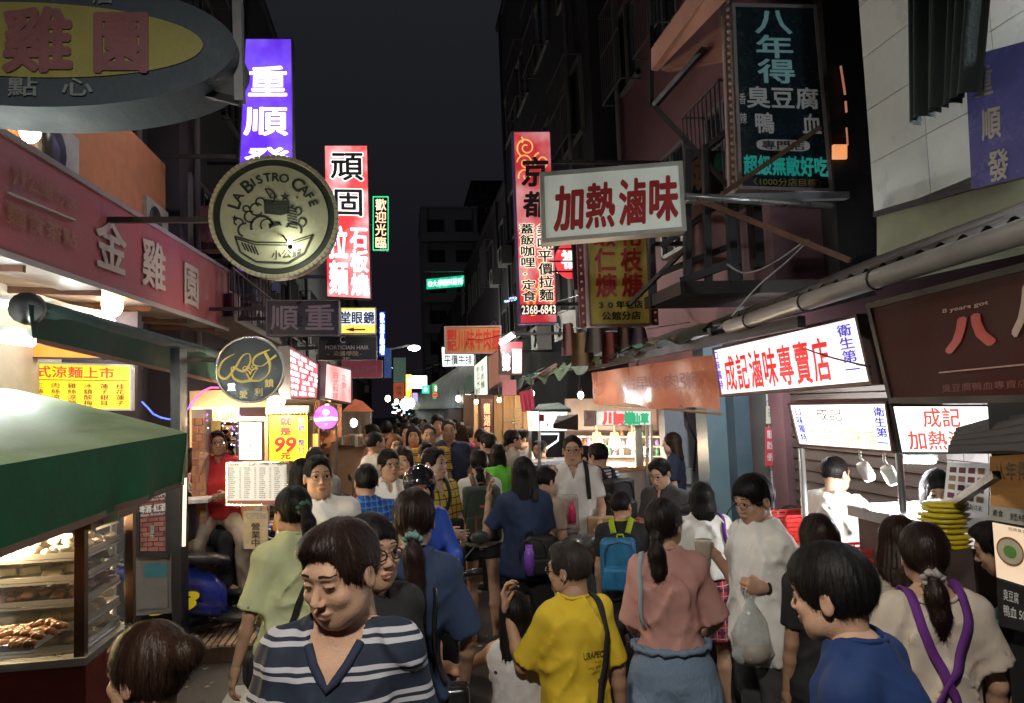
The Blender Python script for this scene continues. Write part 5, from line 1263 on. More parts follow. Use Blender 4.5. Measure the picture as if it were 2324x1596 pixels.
q=[Vector(p)for p in QY(rect(846, 446, 882, 569), 13.5)];b=MB()
for i in range(4):
 a_, c_=[(.03, .01), (.97, .01), (.97, .99), (.03, .99)][i], [(.03, .01), (.97, .01), (.97, .99), (.03, .99)][(i+1)%4];b.beam(qmap(q, *a_, .01, qnorm(q)), qmap(q, *c_, .01, qnorm(q)), .018)
b.build('border', E('led_green', (.02, .8, .3), 1.3), led);wallbar(qmap(q, 0, .5, 0, qnorm(q)), -1, 0, 'bracket', led)
vd=M('unlit_navy_face', (.022, .020, .045), .35, var=.15)
r=sign('hanging_sign', 'unlit navy sign with two dull characters below the round cafe sign', 'hanging sign', [Vector(p)for p in QY(rect(604, 681, 770, 762), 9.2)], .16, vd, M('dull_frame', (.16, .15, .17), .5), .012, [('順', .05, .12, .45, .88, M('dull_print', (.22, .18, .26), .5), .015, 'c'), ('重', .52, .10, .95, .90, M('dull_print'), .015, 'c')])
wallbar(PY(604, 700, 9.3), -1, 0, 'bracket', r)
r=sign('hanging_sign', 'lit yellow and white spectacles sign with a red arrow', 'hanging sign', [Vector(p)for p in QY(rect(773, 698, 853, 758), 9.8)], .14, E('spectacle_yellow', (1., .9, .12), 1.05), white_paint, .012, [('堂眼鏡', -.03, .14, .97, .64, M('print_blue'), .02, 'c')])
q=[Vector(p)for p in QY(rect(773, 698, 853, 758), 9.8)];n=qnorm(q)
MB().quadbox([qmap(q, u, v, .004, n)for u, v in((.02, .12), (.98, .12), (.98, .66), (.02, .66))], .003).build('white_band', E('spectacle_white', (.9, .95, 1.), 1.2), r)
letters(q, [('堂眼鏡', -.03, .14, .97, .64, M('print_blue'), .025, 'c')], r, .008)
b=MB();b.add([qmap(q, u, v, .010, n)for u, v in((.12, .84), (.38, .76), (.38, .81), (.70, .81), (.70, .87), (.38, .87), (.38, .92))], [(0, 1, 6), (2, 3, 4, 5)]);b.build('arrow', R_, r)
wallbar(PY(773, 720, 9.9), -1, 0, 'bracket', r)
r=sign('hanging_sign', 'black hair salon sign with small pale lettering', 'hanging sign', [Vector(p)for p in QY(rect(722, 762, 855, 818), 9.6)], .14, M('black_navy_face', (.012, .014, .03), .3, var=.1), M('dull_frame'), .01, [('C', .37, .02, .46, .30, M('salon_print', (.55, .55, .58), .4), .01), ('MORTICIAN HAIR', .12, .40, .86, .56, M('salon_print'), .01), ('-染護學院-', .14, .62, .80, .84, M('salon_gold', (.5, .42, .32), .4), .005, 'c'), ('2F', .41, .88, .53, .97, M('salon_print'), .0)])
wallbar(PY(722, 790, 9.7), -1, 0, 'bracket', r)
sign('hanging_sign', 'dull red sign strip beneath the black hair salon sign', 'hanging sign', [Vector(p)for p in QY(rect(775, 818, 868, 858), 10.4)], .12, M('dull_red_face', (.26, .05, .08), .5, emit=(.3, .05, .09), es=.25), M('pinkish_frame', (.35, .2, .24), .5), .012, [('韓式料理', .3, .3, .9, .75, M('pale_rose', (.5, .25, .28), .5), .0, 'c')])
r=sign('led_sign', 'narrow vertical sign of burning blue neon characters', 'led sign', [Vector(p)for p in QY(rect(861, 708, 874, 808), 14.0)], .08, M('neon_back', (.01, .02, .12), .4, emit=(.01, .05, 1.), es=.8), None, 0, [('歡迎品嚐', .1, .02, .9, .98, E('neon_blue', (.35, .6, 1.), 4), .05, 'v')])
wallbar(PY(861, 750, 14.0), -1, 0, 'bracket', r)
sign('hanging_sign', 'small blue faintly glowing panel below the blue neon sign', 'hanging sign', [Vector(p)for p in QY(rect(872, 790, 888, 858), 14.3)], .08, M('blue_panel_glow', (.02, .06, .20), .4, emit=(.02, .06, .22), es=.5), None, 0, [('店', .2, .3, .8, .5, M('pale_blue', (.1, .2, .4), .4), 0, 'c')])  # faint glow put into the panel colour
# angled red menu light box and pink light box, both fixed to the left row
q=[Vector(PY(655, 785, 8.2)), Vector(PY(722, 826, 9.2)), Vector(PY(719, 906, 9.2)), Vector(PY(657, 905, 8.2))]
R=random.Random(2);it=[]
for r_ in range(7):
 u=.04
 while u<.9:
  w=R.uniform(.12, .3);it.append((R.choice(['綜合壽司', '味噌湯', '鮭魚', '手捲', '花壽司']), u, .06+r_*.13, min(.97, u+w), .155+r_*.13, wl, .02));u+=w+R.uniform(.05, .12)
sign('menu_lightbox', 'angled glowing red menu light box crowded with white text', 'light box', q, .12, E('menu_red_face', (.72, .02, .045), 1.1, hot=.6), M('grey_casing', (.14, .14, .16), .5), .015, it)
q=[Vector(PY(738, 822, 9.2)), Vector(PY(797, 838, 10.0)), Vector(PY(798, 918, 10.0)), Vector(PY(734, 906, 9.2))]
sign('menu_lightbox', 'pink and white glowing light box with blurred upright text', 'light box', q, .14, E('pink_face', (1., .34, .33), 1.1, hot=1.3), M('grey_casing'), .02, [('日式料理', .28, .2, .5, .95, E('rose_print', (.8, .12, .14), .9), .01, 'v'), ('定食', .6, .2, .8, .6, E('rose_print'), .01, 'v'), ('', 0, 0, 0, 0, W_)][:2])
r=empty('round_sign', PY(740, 947, 8.6), 'small round magenta light sign with a white band', 'round sign')
def disc(c, r_, t, mat_, parent, name, n=40, yo=0.):
 c=Vector(c)+Vector((0, yo, 0));return MB().lathe([(r_*.98, 0), (r_, .01), (r_, t), (.001, t)][::1], c, n, mat_, axis='Y').build(name, mat_, parent)
def flatdisc(c, r0, r1, y, n=56):
 b=MB();vs=[];
 for i in range(n):
  a=2*math.pi*i/n;vs+=[(c[0]+r0*math.cos(a), y, c[2]+r0*math.sin(a)), (c[0]+r1*math.cos(a), y, c[2]+r1*math.sin(a))]
 b.add(vs, [(2*i, 2*((i+1)%n), 2*((i+1)%n)+1, 2*i+1)for i in range(n)])if r0>0 else b.add(vs[1::2], [tuple(range(n-1, -1, -1))])
 return b
c=PY(740, 947, 8.6);ra=27/FPX*8.6
disc(c, ra, .08, M('round_casing', (.2, .1, .2), .5), r, 'casing', yo=.01);flatdisc(c, 0, ra*.97, c.y).build('face', E('magenta_face', (.62, .09, .68), 1.0), r)
MB().bb((c.x-ra*.93, c.y-.006, c.z-ra*.28), (c.x+ra*.93, c.y-.003, c.z-ra*.08), E('lit_white_print')).build('white_band', None, r)
q=[c+Vector((-ra, -.004, ra)), c+Vector((ra, -.004, ra)), c+Vector((ra, -.004, -ra)), c+Vector((-ra, -.004, -ra))]
letters(q, [('●', .36, .18, .64, .42, E('round_print', (.9, .7, 1.), 1.1), .0), ('foodpanda', .22, .46, .80, .54, E('round_print'), .0), ('2F', .44, .76, .56, .84, E('round_print'), 0)], r, .001)
wallbar(c+Vector((0, .05, 0)), -1, 0, 'bracket', r, X=-2.7)
# round cafe sign with castle and cup emblem
def arc_text(c, r_, s, a0, a1, size, mat_, parent, y, bold=.02, flip=False, sizes=None):
 n=len(s);b=MB()
 tot=[(.8 if ch==' ' else.62 if ch in 'Ii' else 1.)for ch in s];cum=np.cumsum([0]+tot);T_=cum[-1]
 for i, ch in enumerate(s):
  if ch==' ':continue
  t=(cum[i]+cum[i+1])/2/T_;a=math.radians(a0+(a1-a0)*t);sz=size*(sizes[i]if sizes else 1)
  g, gf=glyph(ch, 0.);g=g-[(g[:, 0].min()+g[:, 0].max())/2, .36]
  for kk in range(5):
   dx, dy=(0, 0)if kk==4 else(bold*math.cos(kk*1.57), bold*math.sin(kk*1.57));rot=a-math.pi/2
   P_=[((x+dx)*sz, (z+dy)*sz)for x, z in g]
   b.add([(c[0]+r_*math.cos(a)+x*math.cos(rot)-z*math.sin(rot), y-.0003*kk, c[2]+r_*math.sin(a)+x*math.sin(rot)+z*math.cos(rot))for x, z in P_], gf)
 return b.build('lettering', mat_, parent)
def cafe_sign():
 Y=6.1;c=PY(623, 492, Y);ra=137/FPX*Y;r=empty('round_cafe_sign', c, 'large round cafe sign with castle and cup drawing and a scalloped rim', 'round sign')
 cream_f=M('cafe_cream_face', (.40, .41, .29), .32, var=.12, vs=4);dk=M('cafe_green_black', (.035, .042, .036), .45, var=.1)
 disc(c, ra*.99, .16, M('cafe_drum', (.16, .14, .11), .5), r, 'casing', 64, yo=.03)
 flatdisc(c, ra*.84, ra*.97, Y+.012).build('dark_ring', dk, r);flatdisc(c, 0, ra*.85, Y+.004).build('face', cream_f, r)
 n=72
 rim_b=M('rim_beads', (.42, .40, .28), .4)
 me=None
 for i in range(n):
  a=2*math.pi*i/n;
  if me is None:
   mb_=MB();mb_.box((0, 0, 0), (ra*.080, .05, ra*.062), None, None, taper=.9);me=bpy.data.meshes.new('rim_bead');me.from_pydata(mb_.v, [], mb_.f);me.materials.append(rim_b)
  o=bpy.data.objects.new('rim_bead', me);COL.objects.link(o);o.parent=r;o.matrix_parent_inverse=r.matrix_basis.inverted();o.location=(c.x+ra*.985*math.cos(a), Y+.0, c.z+ra*.985*math.sin(a));o.rotation_euler=(0, -a+math.pi/2, 0)
 arc_text(c, ra*.66, 'LA BISTRO CAFE', 168, 14, ra*.235, dk, r, Y-.002, .03, sizes=[1.15, .95, 1, 1.25, .85, .85, .85, .85, .85, 1, 1.25, .95, .85, .85])
 Lm=lambda u, v:(c.x+u*ra, Y-.002, c.z+v*ra)
 b=MB()
 def poly(pts):b.add([Lm(*p)for p in pts], [tuple(range(len(pts)-1, -1, -1))])
 def line(pts, w=.014):
  for i in range(len(pts)-1):
   (x0, z0), (x1, z1)=pts[i], pts[i+1];L=math.hypot(x1-x0, z1-z0)or 1;nx, nz=-(z1-z0)/L*w, (x1-x0)/L*w
   poly([(x0-nx, z0-nz), (x1-nx, z1-nz), (x1+nx, z1+nz), (x0+nx, z0+nz)])
 def arc(cx, cz, r_, a0, a1, w=.014, n_=14, r1=None):line([(cx+(r_+((r1 or r_)-r_)*i/n_)*math.cos(math.radians(a0+(a1-a0)*i/n_)), cz+(r_+((r1 or r_)-r_)*i/n_)*math.sin(math.radians(a0+(a1-a0)*i/n_)))for i in range(n_+1)], w)
 def star(cx, cz, s_):b.add([Lm(cx+(s_ if i%2==0 else s_*.42)*math.sin(i*.628), cz+(s_ if i%2==0 else s_*.42)*math.cos(i*.628))for i in range(10)]+[Lm(cx, cz)], [(10, (i+1)%10, i)for i in range(10)])
 poly([(-.16, .05), (.10, .02), (.10, .26), (-.16, .29)]);poly([(.10, .02), (.24, .06), (.24, .27), (.10, .26)])
 for i in range(8):line([(.20, .16-i*.045), (.36, .12-i*.045)], .010)
 arc(-.28, .12, .10, 40, 330);arc(-.38, .00, .09, 60, 300);arc(-.22, .24, .07, 0, 250);arc(-.44, .13, .05, 0, 300)
 arc(-.12, .33, .13, -60, 100, .012);line([(-.14, .46), (-.05, .30)], .012);arc(-.02, .35, .04, 0, 340, .008)
 star(.17, .33, .085);star(.02, .33, .04);star(.28, .17, .045);star(-.62, -.02, .055);star(.36, .32, .03)
 arc(.36, .10, .08, -90, 220, .014, 16, .03);arc(.42, -.08, .09, -80, 200, .014, 16, .03);arc(.30, -.22, .12, -30, 160, .016);arc(-.58, -.10, .09, 0, 260, .014, 16, .03);arc(-.46, -.22, .11, 80, 250, .016)
 arc(-.20, -.16, .17, 20, 200, .02);arc(-.12, -.14, .10, 0, 220, .012);arc(.02, -.18, .09, 20, 190, .012);poly([(-.10, -.12), (.10, -.08), (.08, -.14), (-.08, -.18)])
 line([(-.62, -.32), (-.54, -.58), (-.30, -.74), (.20, -.76), (.46, -.60), (.60, -.30)], .016);line([(-.62, -.32), (-.3, -.42), (.2, -.43), (.60, -.30)], .014);line([(-.60, -.36), (-.3, -.46), (.2, -.47), (.58, -.34)], .010)
 for i in range(5):line([(-.52+i*.05, -.42-i*.015), (-.46+i*.05, -.55-i*.02)], .012)
 b.build('emblem', dk, r)
 q=[Vector(Lm(*p))for p in((-.06, -.56), (.42, -.50), (.42, -.66), (-.06, -.72))];letters(q, [('小公館', 0, 0, 1, 1, dk, .01, 'c')], r, .001)
 wallbar(Vector((c.x-ra*.9, Y+.1, c.z)), -1, 0, 'bracket', r, X=-3.0)
 # spotlight that shines on its face
 s_=empty('spotlight', (c.x+.16, Y-.28, c.z-.30), 'small spotlight below the round cafe sign shining on its face', 'spotlight')
 p=Vector((c.x+.12, Y-.50, c.z-.60));return c
cc=cafe_sign()
s_=[o for o in bpy.data.objects if o.name=='spotlight'][0];p=s_.location.copy();s_['_abs']=1
MB().lathe([(.008, .03), (.018, .02), (.020, -.02), (.001, -.02)], p, 12, black_paint, mat=Matrix.Rotation(2.6, 3, 'X')).build('can', None, s_)
MB().tube([p, p+Vector((-.1, .3, .15)), Vector((cc.x-.1, cc.y+.1, cc.z-.45))], .01, 6, black_paint).build('arm', None, s_)
lamp('spot_light', p+Vector((-.02, .16, .06)), (1., 1., .74), 3.2, .02, s_);MB().ball(p+Vector((0, 0, .02)), .024, E('spot_bulb', (1., 1., .8), 9), 10, 8).build('bulb', None, s_)
def casa_sign():
 Y=7.0;c=PY(568, 839, Y);ra=71/FPX*Y;r=empty('round_sign', c, 'dark round dessert shop sign with golden curling letters and steel rim', 'round sign')
 disc(c, ra*.98, .12, M('casa_drum', (.08, .08, .09), .5), r, 'casing', 56, yo=.02);flatdisc(c, 0, ra*.97, Y).build('face', M('casa_face', (.030, .042, .048), .35, var=.12), r)
 MB().tube([(c.x+ra*math.cos(a), Y, c.z+ra*math.sin(a))for a in[i*math.pi/28 for i in range(56)]], .013, 8, steel, closed=True).build('rim', None, r)
 g=M('casa_gold', (.60, .48, .14), .35, emit=(.6, .48, .12), es=.45)  # glow added to the gold to brighten the emblem
 T=lambda pts:[(c.x+u*ra, Y-.006, c.z+v*ra)for u, v in pts]
 b=MB()
 def sp(pts, w):
  P_=[Vector((p[0], 0, p[1]))for p in pts];out=[]
  for i in range(len(P_)-1):
   p0, p1, p2, p3=P_[max(i-1, 0)], P_[i], P_[i+1], P_[min(i+2, len(P_)-1)]
   for k in range(5):
    t=k/5;out.append(.5*((2*p1)+(p2-p0)*t+(2*p0-5*p1+4*p2-p3)*t*t+(3*p1-p0-3*p2+p3)*t**3))
  out.append(P_[-1]);n_=len(out);ww=[.75*w*(.35+.65*abs(math.sin(math.pi*1.6*i/n_)))for i in range(n_)]
  b.tube([(c.x+p.x*ra, Y-.006, c.z+p.z*ra)for p in out], ww, 6)
 sp([(-.45, .50), (-.80, .28), (-.93, -.1), (-.72, -.26), (-.45, .05), (-.22, .42), (-.02, .48), (.0, .2), (-.2, -.05), (-.5, .1)], .016)
 sp([(-.55, .1), (-.50, -.22), (-.28, -.36), (0, -.34), (.3, -.34), (.55, -.12), (.58, .2), (.45, .5)], .020)
 sp([(.60, .60), (.40, .52), (.15, .38), (.10, .16), (.35, .1), (.62, .3), (.78, .42)], .014)
 sp([(-.10, -.12), (-.2, -.0), (-.04, -.05), (.0, -.14), (.05, -.04), (.2, .02), (.12, -.12), (0, -.3), (-.10, -.12)], .010)
 o=b.build('emblem', g, r)
 q=[Vector(p)for p in T([(-.22, .10), (.24, .14), (.24, -.0), (-.22, -.04)])];letters(q, [('CASA', 0, 0, 1, 1, g, .02)], r, .003)
 for ch, u, v, s_, m in(('重', -.55, -.52, .26, E('casa_glare', (1., .98, .9), 1.4)), ('愛', -.20, -.76, .26, g), ('利', .25, -.70, .26, g), ('饋', .56, -.44, .28, g)):  # glare on the first character put in as a white glow
  q=[Vector(p)for p in T([(u-s_/2, v+s_/2), (u+s_/2, v+s_/2), (u+s_/2, v-s_/2), (u-s_/2, v-s_/2)])];letters(q, [(ch, 0, 0, 1, 1, m, .02, 'c')], r, .004)
 wallbar(Vector((c.x-ra, Y+.08, c.z+.1)), -1, .05, 'bracket', r, X=-2.6)
 return c
casac=casa_sign()
# ------------------------------------------------------------------ distant lane
def far_sign(label, x0, y0, x1, y1, Y, face, items=(), pts=None, name='far_sign', frame=None):
 q=[Vector(PY(*p, Y))for p in(pts or rect(x0, y0, x1, y1))];return sign(name, label, 'sign', q, .2, face, frame, .02 if frame else 0, items)
far_sign('small green lit sign on the distant apartment tower', 0, 0, 0, 0, 71.6, E('green_lit', (.0, .62, .32), 1.2), [('◎大學眼科診所', .04, .2, .96, .8, wl, .02)], pts=((968, 634), (1053, 625), (1054, 650), (968, 657)))
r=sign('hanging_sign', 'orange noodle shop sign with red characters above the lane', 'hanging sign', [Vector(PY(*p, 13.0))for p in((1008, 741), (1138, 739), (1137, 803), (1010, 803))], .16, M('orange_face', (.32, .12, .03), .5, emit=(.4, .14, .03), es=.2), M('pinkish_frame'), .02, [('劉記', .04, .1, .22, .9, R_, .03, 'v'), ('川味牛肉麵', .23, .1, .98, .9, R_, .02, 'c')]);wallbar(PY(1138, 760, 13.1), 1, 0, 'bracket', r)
r=sign('hanging_sign', 'white lit sign hanging behind the orange noodle sign', 'hanging sign', [Vector(PY(*p, 16.0))for p in((1003, 788), (1075, 790), (1075, 830), (1005, 832))], .2, E('white_face', (.9, 1., .95), 1.7), None, 0, [('平價牛排', .04, .38, .96, .95, K_, .02, 'c')])
wallbar(PY(1075, 800, 16.1), 1, 0, 'bracket', r)
lp=empty('street_lamp', PY(938, 791, 24), 'bright street lamp on an arm far down the left side', 'street lamp')
p=PY(940, 790, 24);MB().ball(p, (.20, .1, .09), E('lamp_glow', (1., 1., .85), 14), 12, 8).build('lens', None, lp);MB().beam(p+Vector((-.1, 0, .1)), p+Vector((-2.1, 0, -.25)), .05).build('arm', dark_metal, lp);lamp('lamp_light', p+Vector((0, -.1, -.15)), (1, 1, .85), 260, .15, lp)
sign('hanging_banner', 'tall shop banner with a faded portrait print beside the lane', 'banner', [Vector(p)for p in QY(rect(893, 812, 921, 868), 19)], .05, M('teal_poster', (.10, .20, .18), .5, var=.6, vs=3, emit=(.1, .18, .14), es=.4), None, 0, [])
sign('hanging_banner', 'orange red banner below the faded portrait banner', 'banner', [Vector(p)for p in QY(rect(893, 869, 918, 906), 18.8)], .05, M('orange_poster', (.50, .10, .04), .5, emit=(.6, .1, .04), es=.4), None, 0, [('特價', .2, .2, .8, .8, M('orange_print', (.4, .2, .05), .5), 0, 'v')])
far_sign('yellow upright light sign beside the big white light box', 921, 850, 934, 902, 26, E('amber_lit', (1., .52, .02), 1.3), [('藥局', .2, .1, .8, .7, wl, .02, 'v')])
far_sign('overexposed white light box glowing over the far crowd', 932, 853, 969, 882, 27, E('white_hot', (1., 1., .85), 2.4), [('生活百貨', .1, .2, .9, .5, M('pale_red_print', (.5, .1, .1), .5), .01)])
far_sign('bright turquoise square light sign on the dark awning', 958, 875, 974, 893, 24, E('turq_lit', (.0, .8, .45), 1.5), [('綠', .25, .2, .75, .8, wl, .03, 'c')])
far_sign('green and red lit sign right of the turquoise one', 982, 872, 1001, 906, 23, M('green_red_lit', (.05, .3, .08), .4, emit=(.05, .45, .10), es=1.), [('茶', .2, .1, .8, .5, wl, .02, 'c')])
MB().bb(PY(982, 899, 22.85)-Vector((0, .01, .02)), PY(998, 895, 22.85)+Vector((0, .01, .03)), E('red_lit', (.9, .02, .03), 1.8)).build('red_strip', None, [o for o in bpy.data.objects if o.get('label', '').startswith('green and red lit')][0])
far_sign('little violet poster light below the yellow sign', 936, 892, 948, 912, 25, M('violet_poster', (.3, .2, .5), .4, emit=(.35, .3, .7), es=.8), [])
far_sign('small white light box right of the lane centre', 1018, 887, 1046, 907, 22, E('white_hot'), [])
bulb(PY(932, 915, 22), 'white ball lamp over the far crowd', 60, col=(.8, .95, 1.), r=.12, es=12, group='lamps far down the lane')
bulb(PY(920, 918, 30), 'hazy pale lamp at the end of the lane', 90, col=(.9, 1., .8), r=.2, es=9, group='lamps far down the lane')
# dark awnings over the middle distance (right of the vanishing point)
def slab(name, label, cat, pts, Ys, mat_, t=.05, pname='canopy'):
 q=[Vector(PY(*p, Y))for p, Y in zip(pts, Ys)];r=empty(name, sum(q, Vector())/len(q), label, cat);MB().quadbox(q, t).build(pname, mat_, r);return r
dk_aw=M('dark_green_tarp', (.018, .032, .028), .55, var=.2)
slab('tarp_awning', 'dark tarpaulin awning sloping over the lane from the right', 'awning', ((930, 905), (1080, 805), (1078, 925), (932, 930)), (30, 17, 17, 30), dk_aw)
slab('roller_shutter', 'closed dark roller shutter under the tarpaulin awning', 'shutter', ((942, 926), (1018, 918), (1018, 975), (942, 968)), (30, 22, 22, 30), M('dark_shutter', (.03, .035, .045), .5, metal=.4, ripple=(12, 'Z', 0, .6)), pname='shutter')
slab('far_shop', 'warm brown shop wall lit below the small white light box', 'shop front', ((1018, 906), (1048, 906), (1048, 975), (1018, 975)), (21, 20, 20, 21), M('warm_brown_wall', (.22, .12, .08), .6), pname='wall')
far_cols=[E('far_a', (.9, .95, 1.), 2.5), E('far_b', (1., .5, .3), 1.8), E('far_c', (.4, .8, .6), 1.5), E('far_d', (.9, .9, .6), 2.2), E('far_e', (.4, .6, 1.), 2.)]
R=random.Random(9)
for i in range(34):
 x=R.uniform(888, 932)if i<24 else R.uniform(940, 1040);y=R.uniform(898, 944);w=R.uniform(3, 10);h=R.uniform(2, 7);Y=R.uniform(34, 52)
 q=[Vector(PY(*p, Y))for p in rect(x, y, x+w, y+h)];o=empty('far_light_sign', q[3], 'tiny %s light sign at the far end of the lane'%['white', 'orange', 'green', 'yellow', 'blue'][i%5], 'light sign', 'tiny lit signs at the far end of the lane');MB().quadbox(q, .1).build('face', far_cols[i%5], o)
for i in range(9):  # extra bulbs added to brighten the far end of the lane
 x_, y_, Y_=[(880, 905, 20), (900, 912, 26), (912, 918, 33), (921, 920, 42), (1040, 905, 19), (1002, 908, 24), (972, 913, 30), (950, 916, 38), (1062, 900, 16)][i]
 bulb(PY(x_, y_, Y_), '%s small added bulb over the far crowd'%['leftmost', 'dim second', 'third', 'tiny fourth', 'bright right', 'white inner right', 'pale central', 'tiny central', 'outermost right'][i], 60, col=[(1, .8, .55), (.9, 1, 1), (1, .9, .7)][i%3], r=.05+.001*Y_, es=14, group='lamps far down the lane')
 # right row of small signs in the middle distance
r=sign('upright_lightbox', 'white upright light box with black brush writing on the right row', 'light box', [Vector(PY(1076, 832, 13.5)), Vector(PY(1104, 808, 12)), Vector(PY(1106, 895, 12)), Vector(PY(1078, 907, 13.5))], .15, E('pale_lit', (.92, 1., .80), 1.15), None, 0, [('手工水餃', .15, .08, .5, .9, K_, .01, 'v'), ('牛肉麵', .55, .15, .85, .8, K_, .01, 'v')])
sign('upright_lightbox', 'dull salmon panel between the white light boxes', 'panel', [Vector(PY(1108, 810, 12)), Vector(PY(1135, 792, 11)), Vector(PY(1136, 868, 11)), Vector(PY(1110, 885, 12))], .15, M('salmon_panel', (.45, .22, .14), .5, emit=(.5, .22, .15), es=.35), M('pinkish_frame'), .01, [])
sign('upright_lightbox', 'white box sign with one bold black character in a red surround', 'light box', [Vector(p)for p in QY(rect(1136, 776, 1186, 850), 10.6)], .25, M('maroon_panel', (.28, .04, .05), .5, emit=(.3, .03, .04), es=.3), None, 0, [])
sign('upright_lightbox', 'narrow white light box on the corner of the red surround', 'light box', [Vector(p)for p in QY(rect(1162, 792, 1184, 848), 10.5)], .05, E('white_face'), steel, .01, [])
sign('upright_lightbox', 'black panel carrying one bold white character beside the light box', 'light box', [Vector(p)for p in QY(rect(1138, 798, 1160, 848), 10.5)], .05, M('black_panel', (.02, .02, .02), .4), None, 0, [('辣', .1, .1, .9, .9, wl, .05, 'c')])
tube_light(PY(1136, 780, 10.3), PY(1166, 762, 10.1), 'bright slanting tube above the red surround on the right', 40, r=.03, col=(1, 1, .97))
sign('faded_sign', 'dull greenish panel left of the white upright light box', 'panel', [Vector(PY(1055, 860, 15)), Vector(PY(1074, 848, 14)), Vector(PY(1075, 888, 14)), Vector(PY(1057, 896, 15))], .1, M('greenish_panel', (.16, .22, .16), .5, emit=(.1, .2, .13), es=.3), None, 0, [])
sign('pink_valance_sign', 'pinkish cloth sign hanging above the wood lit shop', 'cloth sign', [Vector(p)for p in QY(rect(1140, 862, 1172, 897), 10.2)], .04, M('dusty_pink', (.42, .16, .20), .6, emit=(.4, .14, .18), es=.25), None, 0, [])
rbn=empty('red_banner', PY(1196, 900, 8.6), 'crumpled pinkish red banner hanging at the right stall corner', 'banner')
MB().grid(drape(PY(1178, 890, 8.6), PY(1210, 884, 8.6), PY(1213, 928, 8.6), PY(1185, 936, 8.6), amp=.03, f=1.6), 12, 10).build('cloth', M('banner_pinkred', (.55, .05, .10), .5, emit=(.55, .04, .09), es=.3, var=.3), rbn)
# wood-lit shop beneath
wsh=empty('wood_shop', PY(1150, 1000, 11), 'shop front of lit wooden posts with a dark menu plank', 'shop front')
lw=M('lit_wood_panel', (.52, .33, .16), .6, var=.2, stretch=(6, 6, 1))
MB().quadbox([Vector(p)for p in QY(rect(1052, 896, 1196, 1110), 11.6)], .1).build('back_wall', M('shop_brown_wall', (.20, .12, .08), .7), wsh)
for x0, x1, Y in((1122, 1140, 11), (1143, 1166, 10.9), (1170, 1186, 10.6), (1188, 1204, 9.8)):MB().quadbox([Vector(p)for p in QY(rect(x0, 898, x1, 1100), Y)], .12).build('post', lw, wsh)
q=[Vector(p)for p in QY(rect(1092, 905, 1118, 1000), 10.9)];MB().quadbox(q, .04).build('menu_plank', M('maroon_plank', (.07, .02, .02), .5), wsh)
letters(q, [('龍湖居', .2, .1, .8, .95, M('plank_gold', (.7, .45, .25), .4, emit=(.8, .5, .3), es=.4), .03, 'v')], wsh)
b=MB();b.beam(PY(1080, 905, 11), PY(1080, 1000, 11), .06);b.build('post', lw, wsh)
bulb(PY(1081, 912, 10.7), 'small downlight beside the dark menu plank', 20, col=(1., .75, .5), r=.03, es=16, group='warm lamps of the wood shop')
bulb(PY(1133, 908, 10.6), 'small downlight on the leftmost wooden post', 26, col=(1., .72, .42), r=.03, es=16, group='warm lamps of the wood shop')
bulb(PY(1206, 893, 9.4), 'warm lamp behind the crumpled red banner', 22, col=(1., .7, .4), r=.04, es=14, group='warm lamps of the wood shop')
pl=empty('potted_plant', PY(1165, 1040, 9.7), 'thin leafy pot plant in front of the wooden posts', 'plant')
lm=M('leaf_green', (.05, .10, .02), .5, var=.3);R=random.Random(6);p=PY(1166, 1010, 9.7)
MB().lathe([(.14, 0), (.19, .38), (.17, .38), (.15, .34)], (p.x, 9.7, 0), 14, M('terracotta', (.35, .14, .08), .7)).build('pot', None, pl)
b=MB()
for i in range(5):b.tube([(p.x, 9.7, .2), (p.x+R.uniform(-.05, .05), 9.7, 1.0), (p.x+R.uniform(-.15, .15), 9.7+R.uniform(-.1, .1), 1.7)], .006, 5)
b.build('stem', M('stem_green', (.08, .10, .03), .6), pl)
for i in range(150):
 z=R.uniform(.7, 1.98);a=R.uniform(0, 6.28);rr_=R.uniform(.02, .2)*(1 if z>1.2 else.6);c=Vector((p.x+rr_*math.cos(a), 9.7+rr_*math.sin(a), z));d=Vector((math.cos(a), math.sin(a), R.uniform(-.4, .6))).normalized()*.09;s_=d.cross(Vector((0, 0, 1))).normalized()*.018
 MB().add([c-d*.5, c+s_, c+d*.5, c-s_], [(0, 1, 2, 3)]).build('leaf', lm, pl)
